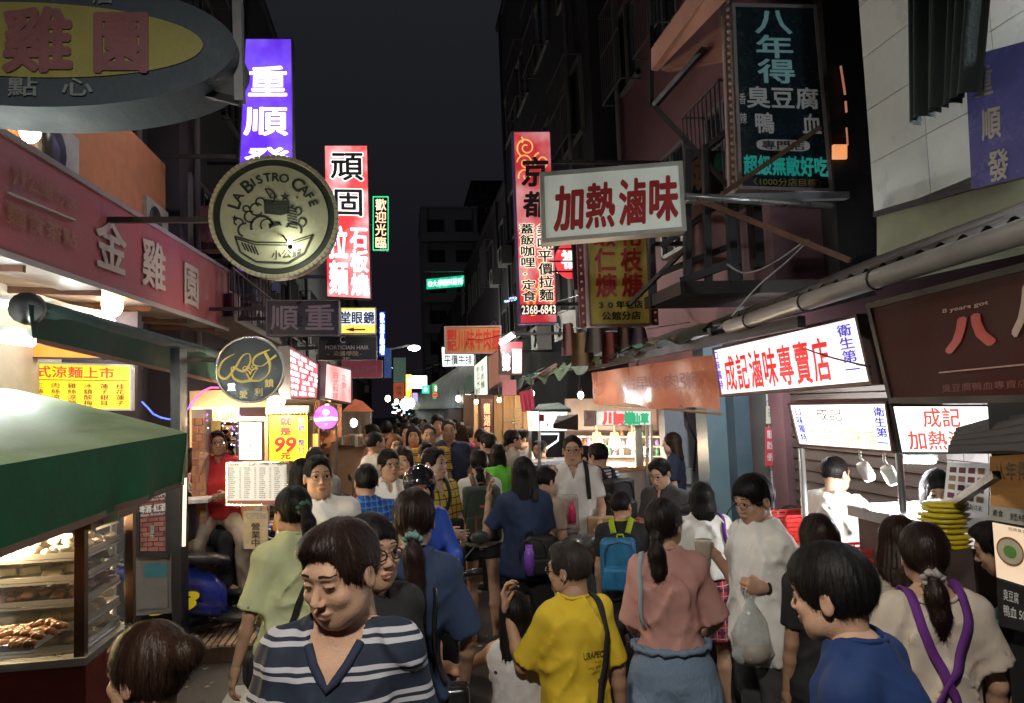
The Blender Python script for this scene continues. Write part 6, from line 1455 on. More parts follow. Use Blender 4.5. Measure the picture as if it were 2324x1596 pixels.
 # ------------------------------------------------------------------ RIGHT: hanging signs
def jing():
 q=[Vector(PY(*p, 9.0))for p in((1164, 299), (1249, 298), (1265, 733), (1180, 735))];n=qnorm(q)
 hal=E('cream_halo', (1., .88, .66), 1.15);kb=M('print_black')
 r=sign('vertical_sign', 'tall red restaurant sign with golden swirls and a phone number', 'hanging sign', q, .18, E('crimson_face', (.50, .03, .04), 1., hot=1.2), M('violet_side', (.10, .06, .20), .5), .010, [])
 letters(q, [('京', .18, .135, .92, .30, kb, .03, 'c', .08, 1), ('都', .18, .315, .90, .46, kb, .03, 'c', .08, 1), ('蓋飯咖哩·定食', .07, .485, .47, .89, hal, .075, 'v', 0, 0), ('蓋飯咖哩·定食', .07, .485, .47, .89, kb, .02, 'v', 0, 1), ('美味平價拉麵', .52, .49, .93, .89, hal, .075, 'v', 0, 0), ('美味平價拉麵', .52, .49, .93, .89, kb, .02, 'v', 0, 1)], r, .022)
 g=E('swirl_gold', (1., .60, .16), .75);b=MB()
 def sw(cx, cz, r0, turns, a0, w, dirn=1):
  pts=[]
  for i in range(30):
   t=i/29;a=a0+dirn*turns*6.28*t;rr_=r0*(1-.8*t);pts.append(qmap(q, cx+rr_*math.cos(a), cz+rr_*math.sin(a)*.205, .003, n))
  b.tube(pts, [w*(1-.3*i/29)for i in range(30)], 5)
 sw(.34, .085, .26, 1.5, 2.2, .012);sw(.30, .165, .22, 1.4, 3.2, .011);sw(.74, .16, .24, 1.4, 4.4, .012, -1);sw(.30, .235, .20, 1.1, 2.8, .010)
 b.tube([qmap(q, .22+.05*math.sin(i), .03+i*.01, .003, n)for i in range(4)], .01, 5)
 b.build('swirl', g, r)
 b=MB();
 for x in(.25, .48, .75):
  b.tube([qmap(q, x+.10*math.sin(t*5+x*9), .96-t*.30, .002, n)for t in[i/9 for i in range(10)]], [.022*(1-i/11)for i in range(10)], 5)
 b.build('flame_print', E('flame_orange', (1., .36, .05), .85), r)
 MB().quadbox([qmap(q, u, v, .036, n)for u, v in((.02, .905), (.98, .905), (.98, .958), (.02, .958))], .006).build('number_band', M('black_band', (.02, .015, .01), .4), r)
 letters(q, [('2368-6843', .05, .910, .95, .954, E('number_print', (1., .92, .75), 1.), .015)], r, .040)
 for v in(.15, .9):wallbar(qmap(q, 1, v, -.09, n), 1, 0, 'bracket', r)
 return r
jing()
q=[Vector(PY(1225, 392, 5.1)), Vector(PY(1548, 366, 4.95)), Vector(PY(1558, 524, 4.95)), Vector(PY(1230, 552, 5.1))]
r=sign('hanging_sign', 'white box sign with four red brush characters hanging over the lane', 'hanging sign', q, .14, M('white_face_added_glow', (.74, .77, .70), .45, emit=(.48, .50, .44), es=.32, var=.10, vs=2.5), M('ivory_frame', (.50, .49, .44), .5, var=.2), .03, [('加', .09, .20, .31, .88, R_, .035, 'c', .10), ('熱', .31, .20, .52, .88, R_, .03, 'c', .10), ('滷', .54, .18, .74, .88, R_, .03, 'c', .10), ('味', .75, .18, .96, .86, R_, .035, 'c', .10)])  # face is unlit; a faint glow is added to its colour
b=MB();p=PY(1556, 446, 5.0);b.tube([p, (3.3, 5.2, p.z-.02)], .028, 8);b.build('support_pipe', steel, r)
# big dark sign
q=[Vector(PY(*p_, 6.0))for p_ in((1660, 8), (1852, 12), (1890, 436), (1676, 430))];n=qnorm(q)
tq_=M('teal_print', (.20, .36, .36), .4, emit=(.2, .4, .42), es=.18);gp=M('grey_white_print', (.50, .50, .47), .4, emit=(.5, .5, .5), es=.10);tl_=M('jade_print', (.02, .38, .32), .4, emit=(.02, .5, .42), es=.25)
r=sign('vertical_sign', 'big dark stinky tofu sign with teal and grey characters', 'hanging sign', q, .22, M('black_teal_face', (.015, .030, .040), .25, var=.12), M('grey_pink_frame', (.40, .34, .33), .5, metal=.2), .03, [('八', .25, .02, .70, .17, tq_, .02, 'c'), ('年', .25, .165, .70, .30, tq_, .02, 'c'), ('得', .25, .295, .70, .435, tq_, .02, 'c'), ('臭豆腐', .12, .445, .94, .57, gp, .02, 'c'), ('鴨', .20, .585, .42, .705, gp, .02, 'c'), ('血', .72, .585, .94, .705, gp, .02, 'c'), ('香', .04, .485, .12, .55, gp, .01, 'c'), ('辣', .04, .59, .12, .655, gp, .01, 'c'), ('超級無敵好吃', .06, .815, .97, .925, tl_, .035, 'c'), ('〈1000分店目標〉', .16, .935, .88, .975, M('dull_gold', (.45, .33, .08), .4), .01)])
MB().add([qmap(q, .5+.29*(abs(math.cos(a))**.4)*(1 if math.cos(a)>0 else-1), .76+.030*(abs(math.sin(a))**.7)*(1 if math.sin(a)>0 else-1), .003, n)for a in[i*6.283/40 for i in range(40)]], [tuple(range(39, -1, -1))]).build('pill_shape', gp, r)
letters(q, [('專門店', .26, .735, .74, .787, M('pill_print', (.03, .04, .05), .5), .02, 'c')], r, .006)
bm_=M('chaser_bulb', (.42, .30, .24), .3, var=.2)
for i in range(26):
 p=qmap(q, -.055, i/25, .02, n);MB().ball(p, .020, None, 8, 6).build('bulb', bm_, r)
MB().beam(qmap(q, -.06, 0, -.02, n), qmap(q, -.05, 1, -.02, n), .05, .03).build('bulb_strip', M('bulb_strip', (.20, .12, .11), .5), r)
b=MB();b.beam(PY(1556, 452, 5.9), PY(1922, 445, 5.9), .075, .06);b.build('support_beam', M('galvanised_beam', (.36, .37, .38), .4, metal=.6), r)
MB().bb((3.2, 6.25, 3.2), (3.28, 6.4, 5.4), black_paint).build('bracket', None, r)
st2=empty('steel_strut', PY(1800, 400, 5.6), 'long rusty diagonal strut crossing in front of the dark tofu sign', 'strut')
MB().beam(PY(1640, 440, 5.6), PY(1860, 290, 5.6), .04).build('upper_bar', rust, st2);MB().beam(PY(1590, 455, 5.5), PY(1930, 592, 4.6), .04).build('lower_bar', rust, st2)
# yellow menu sign with bulbs
q=[Vector(PY(*p_, 7.5))for p_ in((1326, 470), (1466, 470), (1478, 738), (1338, 741))];n=qnorm(q)
r=sign('vertical_sign', 'unlit yellow soup sign with red characters bordered by bulbs', 'hanging sign', q, .18, M('ochre_face', (.66, .50, .10), .55, var=.25, vs=2.5, stretch=(4, 1, 1)), M('bulb_strip'), .02, [('花枝焿', .54, .13, .90, .77, R_, .03, 'v'), ('蝦仁焿', .12, .13, .48, .77, R_, .03, 'v'), ('30年老店', .14, .79, .88, .86, K_, .03, 'c'), ('公館分店', .20, .88, .84, .955, K_, .03, 'c')])
for side_ in(-.09, 1.08):
 MB().beam(qmap(q, side_, 0, -.03, n), qmap(q, side_, 1, -.03, n), .07, .03).build('bulb_strip', M('red_strip', (.22, .04, .06), .5), r)
 for i in range(15):MB().ball(qmap(q, side_, .03+i/15, .01, n), .018, None, 8, 6).build('bulb', bm_, r)
wallbar(qmap(q, 1.1, .3, -.1, n), 1, 0, 'bracket', r)
r=empty('round_red_sign', PY(1292, 592, 8.2), 'red lit rounded sign half hidden between the tall signs', 'lit sign')
c=PY(1292, 592, 8.2);MB().ball(c, (.17, .06, .21), E('red_glow_face', (.85, .05, .06), 1.0), 20, 12).build('face', None, r)
letters([c+Vector((-.14, -.062, .14)), c+Vector((.14, -.062, .14)), c+Vector((.14, -.062, -.14)), c+Vector((-.14, -.062, -.14))], [('福', .1, .1, .9, .9, wl, .04, 'c')], r, .003)
b=MB();
for z in(.12, -.02, -.14):b.beam(c+Vector((-.25, -.08, z)), c+Vector((.45, -.08, z)), .015)
b.beam(c+Vector((.04, -.08, .4)), c+Vector((.04, -.08, -.35)), .05);b.build('frame', dark_metal, r)
# ------------------------------------------------------------------ RIGHT: pink house frames, tiled wall, curtain
fr_=empty('awning_frame', PY(1570, 300, 6.4), 'dark steel awning frame with a peach coloured awning board on the pink house', 'awning frame')
def bar(p0, p1, Y0, Y1, w, m=dark_metal, nm='frame_bar', par=fr_):MB().beam(PY(*p0, Y0), PY(*p1, Y1), w, w, m).build(nm, None, par)
MB().quadbox([Vector(p)for p in(PY(1478, 160, 6.9), PY(1640, -60, 5.6), PY(1668, -20, 5.6), PY(1492, 162, 6.9))], .25).build('awning_board', M('peach_board', (.46, .24, .18), .7), fr_)
MB().quadbox([Vector(p)for p in(PY(1500, 160, 6.95), PY(1640, 60, 6.3), PY(1650, 140, 6.3), PY(1520, 165, 6.95))], .03).build('awning_panel', M('peach_board_low', (.38, .20, .17), .7), fr_)
for a, b_, Ya, Yb, w in(((1485, 240), (1600, 110), 6.9, 6.4, .05), ((1485, 240), (1650, 420), 6.9, 6.5, .05), ((1490, 420), (1650, 300), 6.9, 6.5, .05), ((1560, 340), (1560, 660), 6.5, 6.5, .06), ((1600, 330), (1608, 640), 6.4, 6.4, .06), ((1500, 560), (1650, 450), 6.7, 6.4, .05), ((1500, 620), (1655, 560), 6.7, 6.4, .05), ((1545, 640), (1680, 590), 6.4, 6.2, .07), ((1480, 400), (1480, 700), 7.0, 7.0, .05), ((1478, 240), (1478, 60), 7, 7, .04), ((1655, 455), (1665, 640), 6.2, 6.2, .07), ((1430, 690), (1560, 560), 7.2, 6.6, .04), ((1540, 430), (1660, 480), 6.6, 6.3, .05)):
 bar(a, b_, Ya, Yb, w)
MB().quadbox([Vector(p)for p in QY(((1552, 470), (1650, 450), (1662, 600), (1556, 640)), 6.7)], .05).build('pink_panel', M('salmon_wall', (.46, .23, .22), .7, var=.2), fr_)
MB().bb(PY(1545, 668, 6.2)+Vector((0, 0, 0)), PY(1980, 632, 6.2)+Vector((0, 1.0, .0)), M('canopy_underside', (.035, .028, .028), .7)).build('balcony_slab', None, fr_)
sgn_=sign('cutout_sign', 'dark sign fragment with one tan cutout character behind the struts', 'sign', [Vector(p)for p in QY(rect(1562, 342, 1645, 440), 7.0)], .08, M('black_panel'), None, 0, [('成', .02, .05, .55, .95, M('tan_print', (.40, .24, .14), .5), .05, 'c'), ('●', .7, .05, .98, .5, M('green_print', (.03, .22, .14), .5), .0)])
wf=empty('white_tiled_wall', (3.6, 5, 3), 'pale tiled upper wall lit grey green in the top right corner', 'wall')
q=QX([(1952, -60), (2330, -60), (2330, 400), (1990, 492)], 3.55);q=[Vector(p)for p in q]
yA, yB=q[0].y, 2.2
q=[Vector((3.55, max(q[0].y, q[3].y), 6.2)), Vector((3.55, 2.0, 6.2)), Vector((3.55, 2.0, q[2].z)), Vector((3.55, max(q[0].y, q[3].y), q[3].z))]
MB().quadbox(q, .25).build('backing', M('tile_joint', (.10, .11, .11), .8), wf)
tile_m=[M('pale_tile_%d'%i, c, .35, var=.10, vs=3)for i, c in enumerate([(.62, .67, .64), (.66, .70, .67), (.60, .64, .62)])]
yt, yb_=q[0].y, 2.0;zt_, zb_=6.2, q[3].z;nn=5;mm_=7;R=random.Random(1)
for i in range(mm_):
 for j in range(nn):
  ya_, yc_=yt+(yb_-yt)*j/nn, yt+(yb_-yt)*(j+1)/nn;z0_, z1_=zb_+(zt_-zb_)*i/mm_, zb_+(zt_-zb_)*(i+1)/mm_
  MB().bb((3.530+R.uniform(-.001, .001), yc_+.003, z0_+.003), (3.549, ya_-.003, z1_-.003)).build('tile', tile_m[R.randrange(3)], wf)
lowr=empty('olive_wall', (3.6, 4, 2.9), 'dirty olive parapet below the pale tiled wall', 'wall')
q2=[Vector(p)for p in QX([(1990, 493), (2330, 398), (2330, 560), (1990, 640)], 3.5)]
MB().quadbox(q2, .2).build('panel', M('olive_stained', (.17, .18, .12), .8, var=.35, vs=2), lowr)
MB().beam(q2[0]+Vector((-.01, 0, .02)), q2[1]+Vector((-.01, 0, .02)), .04).build('ledge', dark_metal, lowr)
dp=empty('dark_column', (3.5, 5.6, 0), 'black pillar face between the tofu sign and the pale tiled wall', 'pillar')
MB().quadbox([Vector(p)for p in QY(((1862, -60), (1953, -60), (1995, 640), (1908, 640)), 6.35)], .3).build('shaft', M('soot_black', (.02, .018, .02), .7), dp)
wn_=empty('stair_window', PY(1905, 340, 6.3), 'small orange lit window beside the big dark sign', 'window')
MB().quadbox([Vector(p)for p in QY(rect(1892, 328, 1923, 360), 6.30)], .03).build('pane', E('orange_window', (1., .36, .12), .9), wn_)
b=MB();b.beam(PY(1908, 150, 6.30), PY(1918, 215, 6.30), .015);b.beam(PY(1919, 230, 6.30), PY(1921, 255, 6.30), .015);b.beam(PY(1921, 290, 6.30), PY(1924, 330, 6.30), .012);b.build('light_slit', E('orange_slit', (.8, .3, .18), .45), wn_)
cu=empty('dark_curtain', PY(2120, 100, 3.2), 'dark pleated awning curtain hanging at the top right', 'curtain')
tl_c, tr_c, br_c, bl_c=PY(2056, -80, 3.3), PY(2232, -80, 2.8), PY(2205, 205, 2.8), PY(2064, 282, 3.3)
nv_=qnorm([tl_c, tr_c, br_c, bl_c])
MB().grid(lambda u, v:(tl_c*(1-u)+tr_c*u)*(1-v)+(bl_c*(1-u)+br_c*u)*v+nv_*(.035*math.sin(u*46)+.02*math.sin(u*19+1))+Vector((0, 0, -.012*abs(math.sin(u*23))*v)), 90, 14).build('cloth', M('curtain_green_black', (.030, .045, .042), .75, var=.3, bump=.4), cu)
q=[Vector(PY(2190, 130, 3.0)), Vector(PY(2340, 90, 2.7)), Vector(PY(2345, 395, 2.7)), Vector(PY(2205, 430, 3.0))]
sign('window_reflection_panel', 'panel painted with a violet reflection of sign characters at the right edge', 'reflection panel', q, .04, M('violet_reflection', (.045, .045, .13), .25, emit=(.05, .05, .16), es=.3, var=.3), None, 0, [('重', .12, .10, .45, .35, M('cream_print', (.45, .42, .33), .5), .02, 'c'), ('順', .22, .42, .55, .68, M('cream_print'), .02, 'c'), ('發', .3, .75, .65, 1., M('cream_print'), .02, 'c')])  # reflection of the violet sign painted on a panel
bulb((3.25, 2.45, 3.7), 'added white bulb out of view past the right edge by the pale tiled wall', 400, col=(.85, .95, 1.), r=.05, es=18, group='white bulbs over the right stalls')  # added out of view to brighten the tiled wall
# corrugated roof, gutter, leaves
cr=empty('corrugated_roof', (2.6, 4.5, 2.7), 'rusty corrugated iron roof edge over the right hand stalls', 'roof')
ga, gb=PX(1655, 742, 2.25), PX(2400, 500, 2.25)
def roof(u, v):
 p=ga.lerp(gb, u)*(1-v)+(ga.lerp(gb, u)+Vector((1.15, 0, .42)))*v;return p+Vector((0, 0, .05+.018*math.sin(u*130)))
MB().grid(roof, 150, 4, None).build('sheet', M('rusty_sheet', (.075, .055, .045), .7, var=.5, vs=5), cr)
gt=empty('gutter_pipe', ga.lerp(gb, .5), 'thick grey plastic gutter pipe running along the stall roof', 'gutter')
MB().tube([ga, gb], .048, 14, M('gutter_grey', (.24, .225, .21), .45, var=.2, vs=4)).build('pipe', None, gt)
for t in(.12, .38, .62):MB().tube([ga.lerp(gb, t)+Vector((.052*math.cos(a), 0, .052*math.sin(a)))for a in[i*.524 for i in range(12)]], .006, 6, dark_metal, closed=True).build('strap', None, gt)
b=MB();R=random.Random(12)
fa, fb_=PX(1180, 868, 2.2), PX(1680, 735, 2.25)
lv=empty('roof_edge_awning', fa.lerp(fb_, .5), 'ragged mossy awning edge with green netting over the right stalls', 'awning')
MB().grid(lambda u, v:fa.lerp(fb_, u)+Vector((.9*v, 0, .30*v+.03*math.sin(u*40)+.02*math.sin(u*91))), 90, 3).build('sheet', M('mossy_sheet', (.06, .06, .045), .8, var=.5, vs=6), lv)
tat=M('tattered_net', (.07, .11, .05), .7, var=.4);tat2=M('tattered_tan', (.32, .26, .18), .7, var=.3)
MB().grid(lambda u, v:fa.lerp(fb_, .02+.62*u)+Vector((-.03-.05*v, 0, .06-.13*v*(1+.5*math.sin(u*31))+.015*math.sin(u*70+v*4))), 70, 6).build('net_fringe', tat, lv)
for i in range(60):
 t=R.uniform(.0, 1.);p=fa.lerp(fb_, t)+Vector((R.uniform(-.06, .35), R.uniform(-.1, .1), R.uniform(.02, .12)));e=Vector((R.uniform(-.12, .12), R.uniform(-.25, .25), R.uniform(-.03, .05)));s_=Vector((R.uniform(.02, .06), 0, R.uniform(.0, .03)))
 MB().add([p-e, p+s_, p+e, p-s_], [(0, 1, 2, 3)]).build('scrap', [tat, tat2, M('jade_scrap', (.12, .30, .24), .6), rust][i%4], lv)
p0, p1=PX(1172, 890, 2.2), PX(1262, 832, 2.2)
MB().tube([p0, p0.lerp(p1, .4)+Vector((0, 0, .02)), p1], .05, 8, M('rolled_tarp', (.22, .13, .13), .7, var=.4)).build('rolled_tarp', None, lv)
# roof underside / beams of the right stalls so that nothing floats
fb2=empty('stall_roof_frame', (3.0, 6, 2.5), 'dark beams under the awning of the right stalls', 'roof frame')
for Y in(5.2, 6.4, 7.6, 8.8):MB().beam((2.25, Y, 2.52), (3.6, Y, 2.8), .05, .06, dark_metal).build('rafter', None, fb2)
MB().beam((2.3, 4.0, 2.46), (2.3, 9.5, 2.46), .05, .07, dark_metal).build('purlin', None, fb2)
# orange quilted banner
ob=empty('vinyl_banner', PX(1490, 870, 2.4), 'sagging orange vinyl banner sheet with faded print under the awning', 'banner')
X_=2.42;tl, tr, br, bl=PX(1342, 846, X_), PX(1615, 806, X_), PX(1632, 934, X_), PX(1352, 914, X_)
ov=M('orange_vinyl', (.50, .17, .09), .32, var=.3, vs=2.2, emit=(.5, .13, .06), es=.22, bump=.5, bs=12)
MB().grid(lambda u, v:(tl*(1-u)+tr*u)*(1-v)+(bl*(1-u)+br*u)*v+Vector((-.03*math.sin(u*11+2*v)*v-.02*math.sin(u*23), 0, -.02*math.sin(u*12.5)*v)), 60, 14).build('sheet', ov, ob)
qb=[tl+Vector((-.07, 0, 0)), tr+Vector((-.07, 0, 0)), br+Vector((-.07, 0, 0)), bl+Vector((-.07, 0, 0))]
letters([Vector(p)for p in qb], [('蚵仔煎', .12, .30, .24, .55, M('faded_red_print', (.35, .10, .07), .5), .0, 'c'), ('古早味肉粥', .42, .26, .96, .62, M('faded_red_print'), .01, 'c')], ob, .0)
MB().tube([bl+Vector((0, 0, -.0)), bl.lerp(br, .3)+Vector((0, 0, -.03)), bl.lerp(br, .5)+Vector((0, 0, -.01)), br+Vector((0, -.05, -.02))], .012, 6, M('bamboo', (.35, .22, .13), .6)).build('hem_pole', None, ob)
# lit white stall sign
XS=2.5
q=[Vector(p)for p in QX([(1618, 791), (1947, 712), (1983, 873), (1637, 901)], XS)]
rb2=E('signal_red_print', (.70, .012, .012), .85);bl2=E('ink_blue_print', (.07, .05, .50), .8)
big=[(ch, .055+.108*i+.02, .20, .055+.108*(i+1)+.012, .93, rb2, .02, 'c', .1)for i, ch in enumerate('成記滷味專賣店')]
sign('stall_lightbox', 'long lit white stall sign with seven red characters', 'light box', q, .16, E('lightbox_white', (1., .95, .98), 1.15), M('brown_frame2', (.14, .09, .08), .5), .02, big+[('口味獨特', .005, .06, .045, .86, bl2, .02, 'v'), ('衛生第一', .885, .10, .96, .86, bl2, .02, 'v')])
# dark red neighbour sign
X8=2.4;q=[Vector(p)for p in QX([(1968, 690), (2420, 572), (2440, 914), (2022, 916)], X8)]
r=sign('fascia_sign', 'unlit dark red fascia with a small pale english line', 'fascia sign', q, .14, M('dark_maroon_face', (.050, .010, .009), .6, var=.3, vs=2.5, spec=.2), M('black_frame', (.02, .018, .018), .5), .03, [])
def on8(x0, y0, x1, y1, sl=-.2):return[Vector(p)for p in QX([(x0, y0), (x1, y0+sl*(x1-x0)), (x1, y1+sl*(x1-x0)), (x0, y1)], X8)]
letters(on8(2142, 702, 2246, 714), [('8 years got', 0, 0, 1, 1, M('pale_tan_print', (.45, .32, .26), .4), .01)], r, .006)
letters(on8(2150, 720, 2262, 806), [('八', 0, 0, 1, 1, M('glow_red_print', (.42, .02, .02), .4), .06, 'c')], r, .006)
letters(on8(2302, 640, 2400, 770), [('八', 0, 0, 1, 1, M('pale_tan_print'), .05, 'c')], r, .010)
MB().beam(PX(2132, 846, X8-.004), PX(2420, 818, X8-.004), .006).build('line_print', M('line_rose', (.45, .28, .25), .5), r)
letters(on8(2140, 872, 2340, 892, -.06), [('臭豆腐鴨血專賣店', 0, 0, 1, 1, M('dim_red_print', (.16, .02, .02), .4), .0, 'c')], r, .006)
# corner stall light boxes
qa=[Vector(PY(1790, 915, 4.4)), Vector(PY(2014, 911, 3.72)), Vector(PY(2030, 1028, 3.72)), Vector(PY(1813, 1011, 4.4))]
sign('stall_lightbox', 'blown out white light box facing the lane with blue side characters', 'light box', qa, .10, E('lightbox_hot', (.95, 1., .97), 1.9), M('stall_wood', (.22, .12, .10), .5), .012, [('成記', .28, .10, .56, .42, E('orange_print', (1., .35, .2), .9), .0, 'c'), ('加熱滷味店', .16, .55, .88, .92, E('orange_print2', (1., .55, .2), 1.1), .0, 'c'), ('口味獨特', .05, .1, .13, .9, bl2, .02, 'v'), ('衛生第一', .86, .10, .97, .92, bl2, .02, 'v')])
qb=[Vector(PY(*p_, 3.7))for p_ in((2020, 919), (2256, 919), (2256, 1030), (2042, 1030))]
r=sign('stall_lightbox', 'glaring white light box at the stall corner with red characters', 'light box', qb, .10, E('lightbox_hot2', (.93, 1., .98), 2.0), M('stall_dark', (.05, .05, .055), .5), .010, [('成記', .28, .05, .66, .48, E('print_red_lit', (.9, .10, .06), .9), .02, 'c'), ('加熱滷味', .10, .52, .92, .94, E('print_red_lit'), .02, 'c')])
tube_light((2.95, 5.5, 2.42), (2.95, 6.5, 2.42), 'added tube light hidden under the awning behind the seven character sign', 75, col=(.95, 1, 1.))  # unseen tube added to light the columns, pier and shutter
# stall posts, counter, track lights
sf=empty('food_stall', (2.9, 4.0, 0), 'braised food stall with steel posts and white lit counter', 'food stall')
for x, Y, y0_, nm in((1818, 4.35, 1018, 0), (2040, 3.66, 1030, 0)):
 p=PY(x, y0_, Y);MB().tube([p, (p.x, Y, 0)], .020 if nm==0 else.02, 10, steel).build('post', None, sf)
p=PY(2040, 1172, 3.5);p2=PY(2330, 1205, 3.3)
MB().bb((p.x, 3.0, p.z-.06), (4.2, 3.95, p.z), steel).build('countertop', steel, sf)
MB().bb((p.x+.03, 3.05, .05), (4.2, 3.9, p.z-.06), M('counter_front', (.10, .07, .06), .5)).build('counter_front', None, sf)
qa2=[Vector(PY(2155, 1200, 2.96)), Vector(PY(2262, 1212, 2.9)), Vector(PY(2262, 1250, 2.9)), Vector(PY(2155, 1240, 2.96))]
MB().quadbox(qa2, .01).build('white_panel', E('counter_glow', (1., .95, .88), .8), sf)
tube_light(PY(2048, 1043, 3.9), PY(2120, 1044, 3.9), 'short glaring tube under the corner light box', 13, r=.022, col=(.96, 1, .98), es=14)
def spot(x, y, Y, lab):
 r=empty('track_spotlight', PY(x, y, Y), lab, 'spotlight', 'white spotlights hanging under the stall sign');p=PY(x, y, Y)
 R3=Matrix.Rotation(math.radians(-28), 3, 'Y')
 MB().lathe([(.030, .055), (.036, .04), (.036, -.04), (.033, -.05), (.001, -.045)], p, 14, white_paint, mat=R3).build('can', None, r)
 MB().tube([p+Vector((0, 0, .04)), p+Vector((-.03, 0, .08)), p+Vector((-.03, 0, .15))], .008, 6, white_paint).build('arm', None, r)
 MB().lathe([(.028, 0), (.028, -.004)], p+R3@Vector((0, 0, -.052)), 12, E('spot_glow', (1, 1, .95), 4), mat=R3).build('lens', None, r)
 lamp('spot_light', p+R3@Vector((0, 0, -.10)), (1, .98, .95), 14, .03, r)
spot(1965, 1070, 4.0, 'white spotlight can hanging left under the stall sign');spot(2020, 1078, 3.9, 'white spotlight can hanging right under the stall sign')
# wall behind: shutter, tiled pier, posters, blue-grey columns
sh_=empty('roller_shutter', (3.5, 6, 0), 'rusty brown closed roller shutter behind the stall man', 'shutter')
shm=M('shutter_slat', (.11, .085, .075), .5, metal=.4, var=.35, vs=4, stretch=(1, .3, 8));ys0, ys1=4.4, 6.85
XW=3.63
for i in range(24):MB().box((XW+.01, (ys0+ys1)/2, .18+i*.10), (.03, ys1-ys0, .092), None, Matrix.Rotation(.25, 3, 'Y')).build('slat', shm, sh_)
def tile_wall(name, label, X0, X1, Y0_, Y1_, z0, z1, tw, th, mats, axis, cat='wall', jm=None):
 root=empty(name, ((X0+X1)/2, (Y0_+Y1_)/2, z0), label, cat)
 MB().bb((X0, Y0_, z0), (X1, Y1_, z1), jm or M('tile_joint')).build('backing', None, root);R=random.Random(4);me={}
 nz=int((z1-z0)/th);L=(X1-X0)if axis=='y' else(Y1_-Y0_);nh=int(L/tw)+1
 for i in range(nz):
  for j in range(-1, nh):
   a=j*tw+(tw/2 if i%2 else 0);b_=a+tw;a=max(a, 0);b_=min(b_, L)
   if b_-a<.02:continue
   key=(round(b_-a, 3), R.randrange(len(mats)))
   if key not in me:
    w=key[0]-.007;mb_=MB();mb_.box((0, 0, 0), (w, .012, th-.007)if axis=='y' else(.012, w, th-.007));m_=bpy.data.meshes.new('tile');m_.from_pydata(mb_.v, [], mb_.f);m_.materials.append(mats[key[1]]);me[key]=m_
   o=bpy.data.objects.new('tile', me[key]);COL.objects.link(o);o.parent=root;o.matrix_parent_inverse=root.matrix_basis.inverted()
   o.location=(X0+(a+b_)/2, Y0_-.005, z0+(i+.5)*th)if axis=='y' else(X0-.005, Y0_+(a+b_)/2, z0+(i+.5)*th)
 return root
wt=[M('white_glazed_tile_%d'%i, c, .25, var=.08)for i, c in enumerate([(.50, .50, .52), (.46, .46, .49), (.54, .54, .55)])]
pA, pB=PY(1738, 905, 6.9), PY(1792, 905, 6.9)
tile_wall('tiled_pier', 'pier of white glazed tiles carrying red posters', pA.x, pB.x, 6.9, 7.2, .1, 2.45, .16, .075, wt, 'y', 'pier')
tile_wall('tiled_wall', 'grey white tiled wall behind the stall vendor', 3.45, 3.6, 2.2, 4.35, .9, 2.3, .2, .085, [M('grey_glazed_tile', (.36, .34, .35), .3, var=.15)], 'x', 'wall', M('grout_dark', (.07, .06, .06), .8))
q=[Vector(p)for p in QY(rect(1737, 970, 1778, 1058), 6.86)]
sign('wall_poster', 'red and white printed poster taped to the tiled pier', 'poster', q, .01, M('poster_red', (.52, .06, .08), .5, var=.15), None, 0, [('隆重開幕', .08, .06, .92, .30, W_, .02, 'c'), ('歡迎光臨', .08, .36, .92, .58, W_, .01, 'c'), ('優惠中', .08, .66, .92, .88, W_, .0, 'c'), ('▮', .5, .1, .72, .95, M('pale_tape', (.55, .52, .4), .5), 0)])
sign('wall_poster', 'small pale paper notice above the red poster', 'poster', [Vector(p)for p in QY(rect(1739, 922, 1757, 962), 6.86)], .008, M('paper_notice', (.55, .55, .45), .6), None, 0, [('公告', .2, .1, .8, .25, K_, .0), ('營業時間', .2, .35, .8, .45, K_, .0), ('11:00-22:00', .2, .5, .8, .6, K_, .0)])
sign('wall_poster', 'little round red paper charm beside the pale notice', 'poster', [Vector(p)for p in QY(rect(1759, 938, 1772, 960), 6.86)], .008, M('poster_red'), None, 0, [('福', .1, .1, .9, .9, W_, .0, 'c')])
bg=M('blue_grey_paint', (.16, .25, .30), .45, var=.12, vs=2);bg2=M('blue_grey_dark', (.085, .135, .175), .45, var=.12);bg3=M('pale_lilac_wall', (.36, .40, .48), .6, var=.12)
pc=empty('painted_columns', PY(1670, 1200, 7.4), 'blue grey painted columns standing between the kiosk and the tiled pier', 'columns')
for x0, x1, Y, m in((1600, 1648, 7.5, bg), (1649, 1662, 7.46, bg2), (1663, 1740, 7.3, bg2)):
 q=[Vector(p)for p in QY(rect(x0, 880, x1, 1100), Y)];MB().bb((q[0].x, Y, .08), (q[1].x, Y+.3, 2.6), m).build('column', None, pc)
MB().bb((PY(1508, 950, 8.2).x, 8.2, .09), (PY(1602, 950, 8.2).x, 8.4, 2.4), bg3).build('side_wall', None, pc)
b=MB();p=PY(1588, 910, 8.1);b.tube([(p.x, 8.1, .1), (p.x, 8.1, p.z)], .02, 8);p=PY(1560, 960, 8.1);b.build('pipe', M('green_pipe', (.15, .3, .26), .4), pc)
mt=empty('meter_box', PY(1562, 1075, 8.1), 'grey meter box with a bundle of cables on the pale wall', 'meter box')
MB().bb(PY(1545, 1100, 8.12), PY(1575, 1062, 8.12)+Vector((0, .08, 0)), M('meter_grey', (.35, .37, .38), .5)).build('box', None, mt)
MB().tube([PY(1575, 1070, 8.1), PY(1580, 1000, 8.1), PY(1560, 960, 8.1), PY(1555, 930, 8.15)], .012, 6, black_paint).build('cable', None, mt)
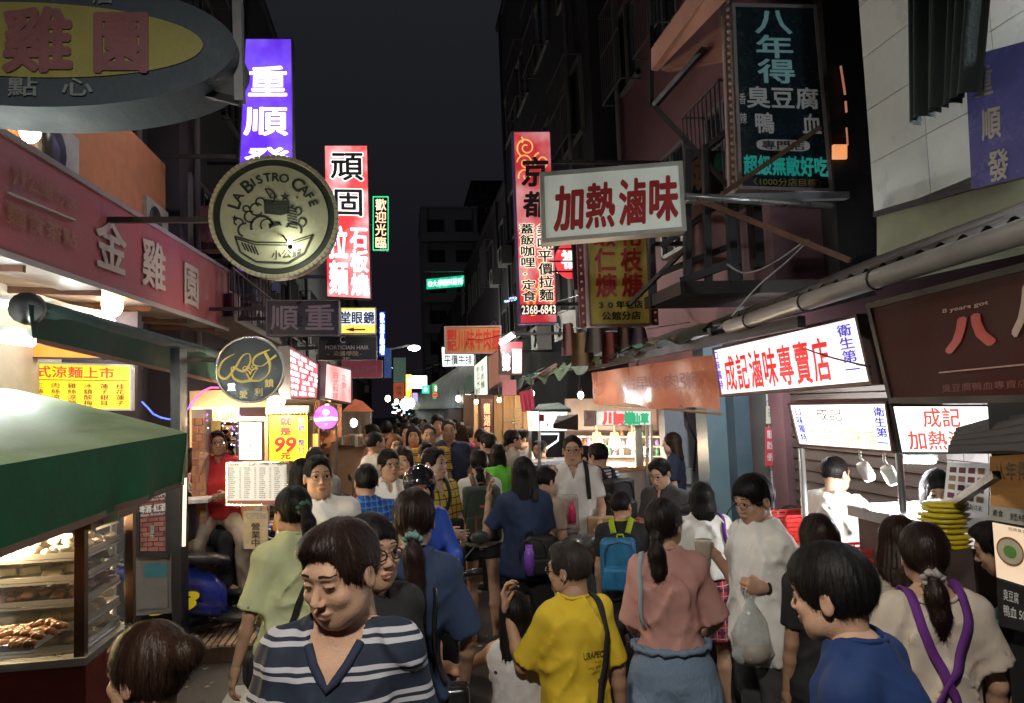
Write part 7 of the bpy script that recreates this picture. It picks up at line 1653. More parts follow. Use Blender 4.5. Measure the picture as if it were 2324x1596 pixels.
# kiosk with glowing counter
kx=empty('drinks_kiosk', PY(1420, 1080, 8.6), 'brightly lit drinks kiosk with white counter and lamp shades', 'kiosk')
MB().quadbox([Vector(p)for p in QY(rect(1285, 905, 1512, 1130), 10.2)], .1).build('back_wall', M('kiosk_back', (.42, .34, .30), .5, var=.3, vs=3), kx)
for i in range(3):MB().quadbox([Vector(p)for p in QY(rect(1300, 990+i*22, 1500, 994+i*22), 9.9)], .2).build('shelf', white_paint, kx)
R=random.Random(17)
for i in range(34):
 x=R.uniform(1300, 1500);row=R.randrange(3);p=PY(x, 990+row*22, 9.85);h=R.uniform(.05, .12);MB().lathe([(.03, 0), (.032, h*.7), (.014, h*.9), (.014, h)], p, 8, [M('jar_violet', (.3, .25, .6), .3), M('jar_white', (.7, .7, .72), .3), M('jar_brown', (.25, .12, .06), .3), M('jar_green', (.1, .3, .2), .3)][i%4]).build('jar', None, kx)
p0, p1=PY(1352, 1066, 8.7), PY(1506, 1066, 8.7)
MB().bb((p0.x, 8.7, p0.z-.04), (p1.x, 9.3, p0.z+.01), M('counter_orange', (.45, .20, .08), .4)).build('countertop', None, kx)
MB().bb((p0.x+.02, 8.74, .1), (p1.x, 9.25, p0.z-.04), M('counter_white', (.75, .66, .58), .5)).build('counter_front', None, kx)
for x in(1468, 1478, 1508):MB().beam(PY(x, 965, 8.7), PY(x, 1130, 8.7), .03, .03, steel).build('post', None, kx)
for i in range(3):
 p=PY(1355+i*40, 998, 9.2);r=empty('pendant_lamp', p, 'cone shaded pendant lamp glowing %s over the kiosk counter'%['left', 'in the middle', 'right'][i], 'pendant lamp', 'pendant lamps over the kiosk counter')
 MB().lathe([(.085, -.09), (.05, .09), (.01, .10), (.004, .3)], p, 16, E('shade_glow', (1., .62, .28), 2.2)).build('shade', None, r);MB().ball(p+Vector((0, 0, -.09)), .04, E('bulb_glow_14', (1, .62, .3), 14), 8, 6).build('bulb', None, r);lamp('pendant_light', p+Vector((0, -.05, -.16)), (1., .8, .55), 42, .05, r)
MB().lathe([(.05, 0), (.055, .2), (.045, .45), (.05, .55)], PY(1452, 1066, 8.75), 14, M('cup_stack', (.66, .66, .58), .4, ripple=(20, 'Z', 0, .8))).build('cup_stack', None, kx)
for i in range(4):MB().box(PY(1388+9*i, 1058, 8.8), (.07, .1, .09), E('cup_glow', (1., .96, .85), 1.1)).build('carton', None, kx)
bulb(PY(1318, 897, 8.6), 'white globe bulb at the corner of the orange banner', 50, col=(.85, .95, 1.), r=.035, es=26, group='white bulbs over the right stalls')
q=[Vector(p)for p in QY(rect(1352, 932, 1478, 966), 8.6)]
gr_=E('green_glyph', (.03, .42, .20), .8);rd_=E('pinkred_glyph', (.85, .08, .08), .8)
sign('kiosk_sign', 'white kiosk sign with puffy red and green characters', 'shop sign', q, .12, E('kiosk_face', (.82, .86, .74), .8), steel, .01, [('川', .12, .05, .38, .95, rd_, .07, 'c'), ('燙', .34, .2, .52, .98, rd_, .06, 'c'), ('嫩', .50, .08, .70, .95, gr_, .07, 'c'), ('仙草', .64, .15, .96, .95, gr_, .06, 'c')])
sign('kiosk_sign', 'narrow brown photo panel left of the kiosk sign', 'shop sign', [Vector(p)for p in QY(rect(1330, 932, 1351, 968), 8.55)], .1, M('photo_brown', (.36, .22, .18), .4, var=.7, vs=9, emit=(.3, .18, .14), es=.3), None, 0, [])
q=[Vector(PY(1196, 934, 8.4)), Vector(PY(1222, 934, 8.0)), Vector(PY(1222, 978, 8.0)), Vector(PY(1200, 978, 8.4))]
sign('stall_lightbox', 'greenish white light box wing left of the noodle stall', 'light box', q, .08, E('lightbox_green_white', (.85, 1., .88), 1.35), None, 0, [('大腸麵線', .15, .1, .5, .9, M('green_print2', (.2, .4, .2), .5), .0, 'v')])
q=[Vector(p)for p in QY(rect(1223, 934, 1288, 979), 7.98)]
sign('stall_lightbox', 'white light box of the noodle stall with a red seal', 'light box', q, .08, E('lightbox_hot3', (.95, 1., .97), 1.7), steel, .008, [('■', .03, .15, .18, .50, R_, 0), ('天', .22, .52, .38, .85, R_, .02, 'c'), ('味', .60, .1, .78, .45, M('pale_red_print'), .0, 'c'), ('一', .4, .1, .55, .4, M('pale_red_print'), .0, 'c')])
ns=empty('noodle_stall', PY(1260, 1060, 8.0), 'noodle stall cart with steel posts under the white light box', 'food stall')
for x in(1224, 1203):MB().beam(PY(x, 978, 7.9), PY(x, 1120, 7.9), .03, .03, steel).build('post', None, ns)
MB().bb(PY(1205, 1058, 8.3), PY(1330, 1050, 8.3)+Vector((0, .6, .03)), steel).build('countertop', None, ns)
MB().bb(PY(1207, 1130, 8.32), PY(1325, 1058, 8.32)+Vector((0, .5, 0)), M('cart_panel', (.32, .32, .42), .5)).build('front_panel', None, ns)
MB().tube([PY(1226, 985, 7.95), PY(1268, 985, 7.9), PY(1266, 1000, 7.9), PY(1240, 1018, 7.9)], .012, 6, E('bent_tube', (1, 1, 1), 1.6)).build('light_hoop', None, ns)
slab('small_awning', 'little dark sloped awning beside the noodle light box', 'awning', ((1265, 944), (1312, 940), (1312, 968), (1255, 964)), (7.7, 7.7, 7.7, 7.3), M('dark_brown_awning', (.05, .04, .04), .6), .04)
slab('green_parasol', 'dark green cloth roof above the noodle light box', 'parasol', ((1222, 918), (1268, 914), (1296, 928), (1212, 930)), (8.6, 8.6, 8.2, 8.2), M('bottle_green_cloth', (.02, .10, .07), .6), .04)
# dark near roof at right and poster stand
q=[Vector(PY(2170, 975, 3.0)), Vector(PY(2420, 915, 2.2)), Vector(PY(2420, 1040, 2.0)), Vector(PY(2150, 1022, 2.7))]
nr=empty('near_awning', q[0], 'black corrugated awning jutting in from the right edge', 'awning')
MB().grid(lambda u, v:((q[0]*(1-u)+q[1]*u)*(1-v)+(q[3]*(1-u)+q[2]*u)*v)+Vector((0, 0, .012*math.sin(v*30+u*5))), 20, 40).build('sheet', M('black_corrugate', (.035, .035, .035), .6), nr)
MB().beam(PY(2172, 1138, 2.9), PY(2262, 1078, 2.5), .030, .030, M('brown_pole', (.12, .09, .07), .4)).build('strut', None, nr)
def poster(label, pts, Ys, face, items, frame=None, es=None):
 q=[Vector(PY(*p, Y))for p, Y in zip(pts, Ys)];return sign('menu_poster', label, 'poster', q, .02, face, frame, .008 if frame else 0, items)
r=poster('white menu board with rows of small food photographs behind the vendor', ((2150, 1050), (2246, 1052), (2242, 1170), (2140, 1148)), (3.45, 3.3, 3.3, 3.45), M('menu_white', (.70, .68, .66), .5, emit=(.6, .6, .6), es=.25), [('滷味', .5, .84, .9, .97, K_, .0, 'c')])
qq=[Vector(PY(*p, Y))for p, Y in zip(((2150, 1050), (2246, 1052), (2242, 1170), (2140, 1148)), (3.45, 3.3, 3.3, 3.45))];n=qnorm(qq);R=random.Random(8)
for i in range(4):
 for j in range(4):MB().quadbox([qmap(qq, u, v, .004, n)for u, v in((.08+i*.22, .10+j*.19), (.24+i*.22, .10+j*.19), (.24+i*.22, .22+j*.19), (.08+i*.22, .22+j*.19))], .002).build('food_photo', [M('food_plum', (.22, .08, .10), .4), M('food_tan', (.42, .28, .16), .4), M('food_rose', (.40, .18, .18), .4)][R.randrange(3)], r)
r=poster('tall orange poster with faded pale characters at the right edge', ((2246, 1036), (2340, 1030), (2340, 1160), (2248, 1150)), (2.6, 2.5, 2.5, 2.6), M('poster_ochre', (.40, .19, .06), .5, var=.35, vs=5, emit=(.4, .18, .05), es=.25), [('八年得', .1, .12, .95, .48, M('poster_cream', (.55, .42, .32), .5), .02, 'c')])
poster('folded newspaper strip taped below the orange poster', ((2246, 1148), (2340, 1158), (2340, 1196), (2244, 1180)), (2.58, 2.48, 2.48, 2.58), M('newsprint', (.40, .40, .36), .6, var=.3), [('素食', .08, .2, .35, .7, K_, .0, 'c'), ('麵線', .5, .3, .9, .8, K_, .0, 'c')])
r=poster('backlit poster of a noodle bowl with green garnish', ((2252, 1186), (2345, 1204), (2345, 1336), (2262, 1310)), (2.56, 2.46, 2.46, 2.56), M('bowl_poster', (.62, .50, .38), .5, emit=(1., .72, .48), es=.75, var=.15), [('招牌臭豆腐', .4, .02, .95, .08, K_, .0)])
q=[Vector(PY(*p, Y))for p, Y in zip(((2252, 1186), (2345, 1204), (2345, 1336), (2262, 1310)), (2.56, 2.46, 2.46, 2.56))];n=qnorm(q)
for k, (rx, ry, m)in enumerate(((.36, .26, M('bowl_brown', (.35, .16, .08), .4)), (.32, .22, M('bowl_cream', (.62, .55, .40), .4)), (.17, .11, M('garnish_green', (.14, .32, .06), .5)))):
 MB().add([qmap(q, .42+rx*math.cos(a), .46+ry*math.sin(a), .004+.002*k, n)for a in[i*6.283/24 for i in range(24)]], [tuple(range(23, -1, -1))]).build('bowl_print', m, r)
r=poster('black price panel with white lettering under the noodle bowl poster', ((2262, 1314), (2345, 1340), (2345, 1440), (2266, 1420)), (2.56, 2.46, 2.46, 2.56), M('black_panel'), [('臭豆腐', .18, .15, .62, .42, W_, .0, 'c'), ('鴨血 50', .18, .5, .8, .75, W_, .0)])
ps=empty('poster_stand', PY(2300, 1500, 2.6), 'dark stand that carries the posters at the right edge', 'stand')
q=[Vector(PY(*p, Y))for p, Y in zip(((2250, 1030), (2420, 1030), (2420, 1600), (2272, 1560)), (2.62, 2.4, 2.4, 2.62))]
MB().quadbox([Vector((q[0].x, q[0].y, 1.98)), Vector((q[1].x, q[1].y, 1.98)), Vector((q[1].x, q[1].y, .05)), Vector((q[0].x, q[0].y, .05))], .04, black_paint).build('board', None, ps)
# food on the counter
R=random.Random(31);brown_f=M('braised_food', (.22, .09, .035), .4, var=.5, vs=30);pale_f=M('tofu_food', (.62, .50, .32), .5, var=.25, vs=25);green_f=M('green_food', (.10, .22, .05), .5, var=.3);red_f=M('sausage_food', (.40, .08, .04), .4, var=.3)
for i in range(7):
 cx_=p.x+.18+i*.24;r=empty('food_pan', (cx_, 3.45, p.z), 'steel pan of %s on the braised food counter, number counted from the corner post'%['brown braised eggs', 'pale tofu blocks', 'green vegetables', 'red sausages', 'dark kelp rolls', 'tan noodles bundles', 'brown gizzards'][i], 'food pan', 'steel pans on the food counter')
 r['label']='steel pan of %s on the braised food counter'%['brown braised eggs', 'pale tofu blocks', 'green vegetables', 'red sausages', 'dark kelp rolls', 'tan noodle bundles', 'brown gizzards'][i]
 MB().bb((cx_-.11, 3.2, p.z+.002), (cx_+.11, 3.7, p.z+.03), steel).build('pan', None, r)
 fm_=[brown_f, pale_f, green_f, red_f, brown_f, pale_f, brown_f][i]
 for k in range(24):MB().ball((cx_+R.uniform(-.08, .08), 3.24+.42*R.random(), p.z+.045+R.uniform(0, .03)), (.022, .026, .018), fm_, 7, 5).build('food_piece', None, r)
 # red baskets, yellow bags
rbm=M('red_plastic', (.55, .025, .02), .4, var=.1)
def basket(x, y, Y, lab, w=.30, h=.10, n_=3):
 p=PY(x, y, Y);r=empty('plastic_basket', p, lab, 'basket', 'red plastic baskets around the stall')
 for k in range(1):
  b=MB();zz=p.z
  for i in range(4):
   a0, a1=[(-1, -1), (1, -1), (1, 1), (-1, 1)][i], [(-1, -1), (1, -1), (1, 1), (-1, 1)][(i+1)%4]
   for s_ in range(5):f=.82+.18*s_/4;b.beam(p+Vector((a0[0]*w/2*f, a0[1]*w*.35*f, -h+h*s_/4)), p+Vector((a1[0]*w/2*f, a1[1]*w*.35*f, -h+h*s_/4)), .008, .016)
   for s_ in range(7):
    t=s_/6;u=Vector((a0[0]+(a1[0]-a0[0])*t, a0[1]+(a1[1]-a0[1])*t, 0));b.beam(p+Vector((u.x*w/2*.82, u.y*w*.35*.82, -h)), p+Vector((u.x*w/2, u.y*w*.35, 0)), .008, .008)
  b.build('lattice', rbm, r);MB().bb(p+Vector((-w*.41, -w*.29, -h-.004)), p+Vector((w*.41, w*.29, -h+.004)), rbm).build('bottom', None, r)
 return r
for k in range(4):basket(1785-k, 1166+k*10, 4.6, ['topmost red basket of the stack beside the stall man', 'second red basket of the stack beside the stall man', 'third red basket of the stack beside the stall man', 'lowest red basket of the stack beside the stall man'][k], .34, .09)
basket(1945, 1243, 3.9, 'red basket holding a green packet in front of the stall man', .30, .10);basket(1942, 1266, 3.8, 'red basket lowest behind the bag girl', .30, .10)
gpk=empty('green_packet', PY(1972, 1238, 3.88), 'small green packet standing in the red basket', 'packet');MB().box(PY(1972, 1240, 3.88), (.05, .03, .07), M('packet_green', (.03, .30, .05), .4), .3).build('packet', None, gpk)
yb=M('yellow_plastic', (.60, .48, .02), .35, var=.25, vs=12)
pz=PY(2148, 1240, 3.0).z;z1=PY(2148, 1135, 3.0).z;nst=9
for i in range(nst):
 r=empty('plate_in_stack', PY(2148, 1240, 3.0), '%s yellow plastic plate of the ragged stack on the counter'%(['lowest', 'second lowest', 'third lowest', 'fourth lowest', 'middle', 'fourth topmost', 'third topmost', 'second topmost', 'topmost'][i]), 'plastic plate', 'stack of yellow plastic plates');z=pz+(z1-pz)*i/nst;R=random.Random(i);ph=R.uniform(0, 6)
 prof=[(.075+.02*R.random(), 0), (.088+.022*R.random(), (z1-pz)/nst*.55), (.06, (z1-pz)/nst*.9)]
 b=MB();b.lathe(prof, (PY(2148+4*math.sin(i), 1240, 3.0).x, 3.0, z), 22, yb);b.v=[(x+.008*math.sin(9*math.atan2(y-3.0, x-2.2)+ph), y+.006*math.cos(7*x*20+ph), zz)for x, y, zz in b.v];b.build('plate', None, r)
 # cables
def cable(label, pts, Y, r_=.006, m=None):
 P_=[PY(x, y, Y if not isinstance(Y, (list, tuple))else Y[i])for i, (x, y)in enumerate(pts)];out=[]
 for i in range(len(P_)-1):
  p0, p1, p2, p3=P_[max(i-1, 0)], P_[i], P_[i+1], P_[min(i+2, len(P_)-1)]
  for k in range(6):t=k/6;out.append(.5*((2*p1)+(p2-p0)*t+(2*p0-5*p1+4*p2-p3)*t*t+(3*p1-p0-3*p2+p3)*t**3))
 out.append(P_[-1]);return tag(MB().tube(out, r_, 6).build('cable', m or black_paint), label, 'cable')
cable('black cable looping across the lit white stall sign', ((1680, 745), (1800, 790), (1900, 818), (1975, 832)), [5.3, 4.6, 4.1, 3.6]);cable('second black cable drooping over the seven character sign', ((1720, 745), (1850, 800), (1972, 832)), [5, 4.2, 3.6], .005)
cable('pale cord hanging from the balcony slab to the gutter', ((1650, 600), (1690, 620), (1750, 600), (1830, 545)), 5.2, .007, M('pale_cord', (.4, .38, .34), .6));cable('thin grey cord running down to the mossy awning', ((1655, 725), (1720, 650), (1790, 590), (1835, 545)), 5.0, .006, M('pale_cord'))
cable('overhead wire crossing in front of the orange noodle sign', ((990, 742), (1060, 770), (1140, 760), (1300, 700)), [14, 13, 12, 10], .006)
cable('sagging wire over the far end of the lane', ((880, 830), (900, 838), (960, 838), (1060, 800)), [18, 20, 20, 17], .01)
lc=empty('led_string', PY(1158, 683, 12), 'short string of green and violet lights beside the tall red sign', 'string lights');R=random.Random(3)
for i in range(14):MB().ball(PY(1146+i*2.2, 686-i*.9+R.uniform(-4, 4), 11), .014, [E('dot_green', (.05, 1., .4), 4), E('dot_violet', (.7, .1, 1.), 4)][i%2], 6, 4).build('bulb', None, lc)
R=random.Random(77)
for i in range(9):
 x0=R.uniform(1180, 1300);y0=R.uniform(430, 780);x1=x0+R.uniform(150, 380);y1=y0+R.uniform(-140, 60)
 cable('%s thin wire sagging among the right hand facades'%['lowest long', 'short steep', 'upper', 'central', 'doubled', 'slack', 'taut', 'outer', 'inner'][i], ((x0, y0), ((x0+x1)/2, (y0+y1)/2+R.uniform(10, 30)), (x1, y1)), [11, 9.5, 8], .007)
for i in range(6):
 x=1290+i*32;Y=8.6-i*.2;r=empty('hung_cloth', PY(x, 760, Y), '%s bundle hanging in the clutter above the mossy awning'%['pale pink', 'tan', 'grey', 'dark red', 'brown', 'violet grey'][i], 'hanging bundle', 'bundles hanging above the mossy awning');w=R.uniform(.12, .22);h=R.uniform(.2, .4);p=PY(x, 742+R.uniform(-10, 20), Y)
 MB().grid(lambda u, v:p+Vector((w*(u-.5)*(1+.5*v), .05*math.sin(u*8), -h*v)), 8, 6).build('cloth', M('bundle_%d'%i, [(.30, .16, .17), (.26, .18, .11), (.16, .15, .16), (.18, .04, .04), (.12, .08, .06), (.16, .12, .18)][i], .8), r)
 # ------------------------------------------------------------------ scooters
tyre_m=M('tyre_rubber', (.018, .018, .019), .75, bump=.4, bs=60);seat_m=M('seat_vinyl', (.02, .02, .022), .38, var=.1);chrome=M('chrome', (.5, .5, .5), .2, metal=.9)
plast=M('black_plastic', (.022, .022, .024), .42, var=.15)
def shell(name, rings, mat_, root, n=14, pw=2.6):
 """lofted body panel: rings of (y, z, half width, half height)"""
 b=MB();vs=[];K=len(rings)
 for(y, z, w, h)in rings:
  for j in range(n):
   a=2*math.pi*j/n;c_, s_=math.cos(a), math.sin(a);vs.append((w*abs(c_)**(2/pw)*(1 if c_>0 else-1), y, z+h*abs(s_)**(2/pw)*(1 if s_>0 else-1)))
 fs=[(i*n+j, i*n+(j+1)%n, (i+1)*n+(j+1)%n, (i+1)*n+j)for i in range(K-1)for j in range(n)]+[tuple(range(n-1, -1, -1)), tuple((K-1)*n+j for j in range(n))]
 b.add(vs, fs, None, True);return b.build(name, mat_, root)
def scooter(loc, yaw, label, paint, accent=None, lean=0., group='scooters parked along the lane', text=None, box=False):
 root=empty('scooter', loc, label, 'scooter', group, rz=math.radians(yaw), local=True);accent=accent or paint
 for y, nm in((-.62, 'rear'), (.62, 'front')):
  w=MB().lathe([(.14, -.05), (.225, -.045), (.245, -.02), (.245, .02), (.225, .045), (.14, .05)], (0, y, .245), 24, tyre_m, axis='X').build('wheel', None, root)
  b=MB();b.lathe([(.02, -.045), (.05, -.045), (.05, .045), (.02, .045)], (0, y, .245), 12, grey_metal, axis='X')
  for k in range(5):a=k*1.2566;b.beam((0, y, .245), (0, y+.15*math.cos(a), .245+.15*math.sin(a)), .03, .025, grey_metal)
  b.build('rim', grey_metal, w)
 shell('rear_body', [(-.98, .78, .03, .02), (-.9, .76, .09, .05), (-.70, .70, .14, .10), (-.4, .62, .165, .15), (-.15, .50, .16, .16), (-.05, .42, .14, .12)], paint, root)
 shell('side_panel', [(-.80, .60, .12, .05), (-.55, .50, .172, .07), (-.30, .42, .178, .09), (-.10, .36, .15, .08)], accent, root)
 shell('seat', [(-.86, .83, .07, .03), (-.70, .85, .125, .045), (-.40, .82, .14, .055), (-.15, .79, .13, .05), (-.02, .76, .09, .03)], seat_m, root)
 shell('floorboard', [(-.12, .30, .15, .06), (.1, .27, .17, .04), (.30, .28, .16, .05)], plast, root)
 shell('front_shield', [(.22, .30, .15, .03), (.30, .45, .20, .14), (.38, .62, .19, .16), (.43, .78, .15, .12), (.50, .84, .08, .06)], paint, root)
 shell('front_fender', [(.40, .42, .05, .04), (.52, .50, .085, .035), (.66, .515, .085, .03), (.84, .42, .06, .03)], paint, root)
 shell('handlebar_cover', [(.25, .98, .08, .03), (.33, 1.00, .15, .055), (.43, .97, .12, .06), (.50, .92, .06, .03)], paint, root)
 b=MB();b.tube([(-.34, .22, 1.0), (-.22, .30, 1.01), (0, .33, 1.0), (.22, .30, 1.01), (.34, .22, 1.0)], .014, 8, grey_metal)
 b.build('handlebar', None, root)
 for s_ in(-1, 1):
  MB().tube([(s_*.24, .29, 1.01), (s_*.36, .21, 1.0)], .021, 8, seat_m).build('grip', None, root)
  MB().tube([(s_*.22, .32, 1.02), (s_*.26, .34, 1.12), (s_*.33, .34, 1.20)], .006, 6, plast).build('mirror_stem', None, root)
  MB().ball((s_*.35, .33, 1.23), (.062, .014, .042), plast, 14, 8).build('mirror', None, root)
  MB().tube([(s_*.075, .40, .50), (s_*.075, .62, .245)], .022, 8, grey_metal).build('fork', None, root)
  MB().ball((s_*.12, -.93, .72), (.035, .02, .022), M('amber_lens', (.5, .15, .02), .2), 8, 6).build('indicator', None, root)
 MB().ball((0, .515, .70), (.075, .03, .055), M('headlight_glass', (.45, .48, .5), .08, var=0, bump=0), 14, 8).build('headlight', None, root)
 MB().ball((0, -.985, .74), (.07, .02, .028), M('tail_lens', (.35, .01, .01), .15, var=0, bump=0), 12, 6).build('tail_light', None, root)
 MB().box((0, -1.0, .56), (.17, .006, .10), M('plate_white', (.55, .55, .55), .5), Matrix.Rotation(-.35, 3, 'X')).build('number_plate', None, root)
 MB().tube([(.10, -.1, .26), (.15, -.35, .24), (.17, -.55, .28), (.18, -.90, .38)], [.02, .03, .055, .05], 12, M('muffler_black', (.03, .03, .03), .35, metal=.6)).build('exhaust', None, root)
 shell('engine_case', [(-.62, .26, .10, .05), (-.45, .28, .11, .08), (-.2, .30, .09, .08)], plast, root)
 MB().tube([(-.19, -.5, .72), (-.12, -.86, .84), (0, -.93, .85), (.12, -.86, .84), (.19, -.5, .72)], .012, 8, grey_metal).build('grab_rail', None, root)
 MB().tube([(-.08, -.2, .26), (-.16, -.24, .02)], .010, 6, grey_metal).build('side_stand', None, root)
 if text:
  for s_ in(-1, 1):
   q=[Vector((s_*.186, -.62*s_*-1 if False else y, z))for y, z in(((-.62, .56), (-.30, .56), (-.30, .42), (-.62, .42))if s_>0 else((-.30, .56), (-.62, .56), (-.62, .42), (-.30, .42)))]
   n=Vector((-s_, 0, 0))
   for(m, lay), (vs, fs)in layout([(text, .0, 0., 1, 1, E('decal_yellow', (.9, .65, .02), .25), .05, 'h', .2)]).items():
    MB().add([qmap(q, u, v, .004+e, n)for u, v, e in vs], fs).build('decal', m, root)
 if box:shell('storage_box', [(-1.08, .98, .10, .10), (-1.04, .98, .17, .14), (-.78, .98, .17, .14), (-.74, .98, .10, .10)], plast, root)
 return root
pb1=M('paint_blue', (.02, .035, .28), .22, var=.1, coat=.6);pk1=M('paint_black', (.016, .016, .018), .2, var=.1, coat=.6);pr1=M('paint_red', (.42, .012, .015), .22, var=.1, coat=.6);pw1=M('paint_white', (.55, .54, .50), .25, var=.1, coat=.5);pg1=M('paint_grey_green', (.09, .11, .11), .3, var=.1, coat=.5);pc1=M('paint_cream', (.50, .46, .36), .3, coat=.4)
def gp(px, Y, z=0):p=PY(px, 900, Y);return(p.x, Y, z)
scooter(gp(522, 6.98), -74, 'blue and black scooter with yellow 38 decal parked by the wooden deck', pb1, pb1, text='38')
scooter(gp(575, 7.75), -72, 'cream covered scooter parked just behind the blue one', pc1, pk1)
scooter(gp(770, 8.1), -75, 'black scooter nearest the camera in the packed row by the banner', pk1)
scooter(gp(748, 8.8), -68, 'scooter with bright red front shield in the packed row', pr1, pk1)
scooter(gp(785, 9.6), -80, 'dark scooter in the middle of the packed row', pk1, pg1)
scooter(gp(800, 10.5), -72, 'grey dark scooter further back in the packed row', pg1, pk1)
scooter(gp(790, 11.4), -76, 'farthest black scooter of the packed row near the booth', pk1)
scooter(gp(948, 4.95), 180, 'black scooter ridden toward the camera by the helmeted rider', pk1, group='scooters among the walkers')
scooter(gp(1365, 5.75), 128, 'dark grey green scooter with wide handlebar right of the lane centre', pg1, pk1, group='scooters among the walkers')
scooter(gp(1472, 6.3), 150, 'red and white scooter behind the boy with the blue backpack', pr1, pw1, group='scooters among the walkers')
scooter(gp(1560, 6.1), 160, 'black scooter standing before the blue grey columns', pk1, group='scooters among the walkers')
scooter(gp(1668, 5.35), 150, 'cream white scooter half hidden behind the man with the drink', pw1, pk1, group='scooters among the walkers')
# ------------------------------------------------------------------ things worn and carried
def top_bvh(root):
 o=root_info[root.name]['top'];me=o.data
 return BVHTree.FromPolygons([v.co.copy()for v in me.vertices], [tuple(p.vertices)for p in me.polygons])
def carried(name, root, label, cat, group=None):
 i=root_info[root.name];o=empty(name, i['loc'], label, cat, group, rz=i['yaw'], local=True);return o
def ribbon(pts, nrm, w, t, mat_, parent, name='strap'):
 vs=[];K=len(pts)
 for k in range(K):
  d=(pts[min(k+1, K-1)]-pts[max(k-1, 0)]);n=nrm[k];s_=d.cross(n)
  if s_.length<1e-7:s_=Vector((1, 0, 0))
  s_.normalize();vs+=[pts[k]+s_*w/2, pts[k]-s_*w/2, pts[k]-s_*w/2+n*t, pts[k]+s_*w/2+n*t]
 fs=[(4*k+a, 4*k+(a+1)%4, 4*k+4+(a+1)%4, 4*k+4+a)for k in range(K-1)for a in range(4)]+[(3, 2, 1, 0), (4*K-4, 4*K-3, 4*K-2, 4*K-1)]
 return MB().add(vs, fs, None, True).build(name, mat_, parent)
def strap_on(root, parent, path, w, mat_, name='strap', t=.006, B=None):
 """path of (x, y, z) guides round the torso, pulled onto the cloth"""
 B=B or top_bvh(root);sc=root_info[root.name]['sc'];P=[Vector(p)*sc for p in path];out=[];nr=[]
 for i in range(len(P)-1):
  for k in range(7):
   p=P[i].lerp(P[i+1], k/7);h=B.find_nearest(p)
   out.append(h[0]+h[1]*.003);nr.append(h[1])
 h=B.find_nearest(P[-1]);out.append(h[0]+h[1]*.003);nr.append(h[1])
 for _ in range(2):
  out=[out[0]]+[(out[i-1]+out[i]*2+out[i+1])/4 for i in range(1, len(out)-1)]+[out[-1]]
  nr=[nr[0]]+[(nr[i-1]+nr[i]+nr[i+1]).normalized()for i in range(1, len(nr)-1)]+[nr[-1]]
 out=[o+n*.004 for o, n in zip(out, nr)]
 return ribbon(out, nr, w*sc, t, mat_, parent, name)
def soft_box(c, hx, hy, hz, h, k=.03, pocket=None, taper=.0):
 c=np.array(c, float);s=SD(c-(hx+.03, hy+.06, hz+.03), c+(hx+.03, hy+.03, hz+.03), h)
 def rb(c_, a, b_, d_, r):
  def fn(x, y, z):
   t=1-taper*(z-c_[2]+d_)/(2*d_);X=np.abs(x-c_[0])/t-a+r;Y_=np.abs(y-c_[1])-b_+r;Z=np.abs(z-c_[2])-d_+r
   return np.sqrt(np.maximum(X, 0)**2+np.maximum(Y_, 0)**2+np.maximum(Z, 0)**2)+np.minimum(np.maximum(np.maximum(X, Y_), Z), 0)-r
  return fn
 s.put(rb(c, hx, hy, hz, k), c-(hx, hy, hz), c+(hx, hy, hz), 0)
 if pocket:
  pc_=c+(0, -hy-.005, -hz*.45);s.put(rb(pc_, hx*.82, .035, hz*.42, .02), pc_-(hx, .04, hz*.45), pc_+(hx, .04, hz*.45), .006)
 return s.mesh()
def backpack(root, label, mat_, strap_m, c=(0, -.20, 1.20), sz=(.14, .075, .20), pocket=True, cat='backpack', detail=None, single=None, straps=True):
 o=carried('backpack', root, label, cat);i=root_info[root.name];sc=i['sc'];tl=i['tl']
 c=(c[0], c[1]+tl*(c[2]-.92), c[2]);v, f=soft_box(c, *sz, .010, .035, pocket)
 MB().np(v*sc, f).build('bag_body', mat_, o)
 if straps:
  B=top_bvh(root)
  for s_ in(-1, 1):
   if single and s_!=single:continue
   sh=[(s_*.055, -.13, 1.39), (s_*.080, -.05, 1.50), (s_*.090, .10, 1.40), (s_*.115, .16, 1.28), (s_*.19, .06, 1.14), (s_*.16, -.12, 1.05)]
   strap_on(root, o, [(x, y+tl*(z-.92), z)for x, y, z in sh], .045, strap_m, 'shoulder_strap', .010, B)
 b=MB();b.tube([(Vector((x, c[1]+.02, c[2]+sz[2]+dz))*sc)for x, dz in((-.03, -.01), (-.02, .025), (.02, .025), (.03, -.01))], .008*sc, 6);b.build('grab_handle', strap_m, o)
 b=MB();yb_=c[1]-sz[1]-.008
 b.tube([Vector((x*sz[0]*.86, yb_+.004, c[2]+z*sz[2]))*sc for x, z in((-1, -.1), (-.98, .5), (-.7, .82), (0, .92), (.7, .82), (.98, .5), (1, -.1))], .004*sc, 5);b.build('zip', plast, o)
 if detail=='hiker':
  for s_ in(-1, 1):MB().bb(Vector((s_*.06-.011, yb_-.048, c[2]-sz[2]*.85))*sc, Vector((s_*.06+.011, yb_-.040, c[2]-sz[2]*.0))*sc, M('tan_leather', (.20, .08, .04), .5)).build('leather_strap', None, o)
  MB().bb(Vector((-.02, yb_-.006, c[2]+.06))*sc, Vector((.02, yb_+.002, c[2]+.085))*sc, M('orange_patch', (.5, .10, .04), .5)).build('patch', None, o)
  MB().lathe([(.032, 0), (.034, .15), (.028, .16), (.028, .19)], Vector((-sz[0]-.03, c[1], c[2]-.13))*sc, 14, M('turquoise_bottle', (.02, .35, .40), .3)).build('bottle', None, o)
 return o
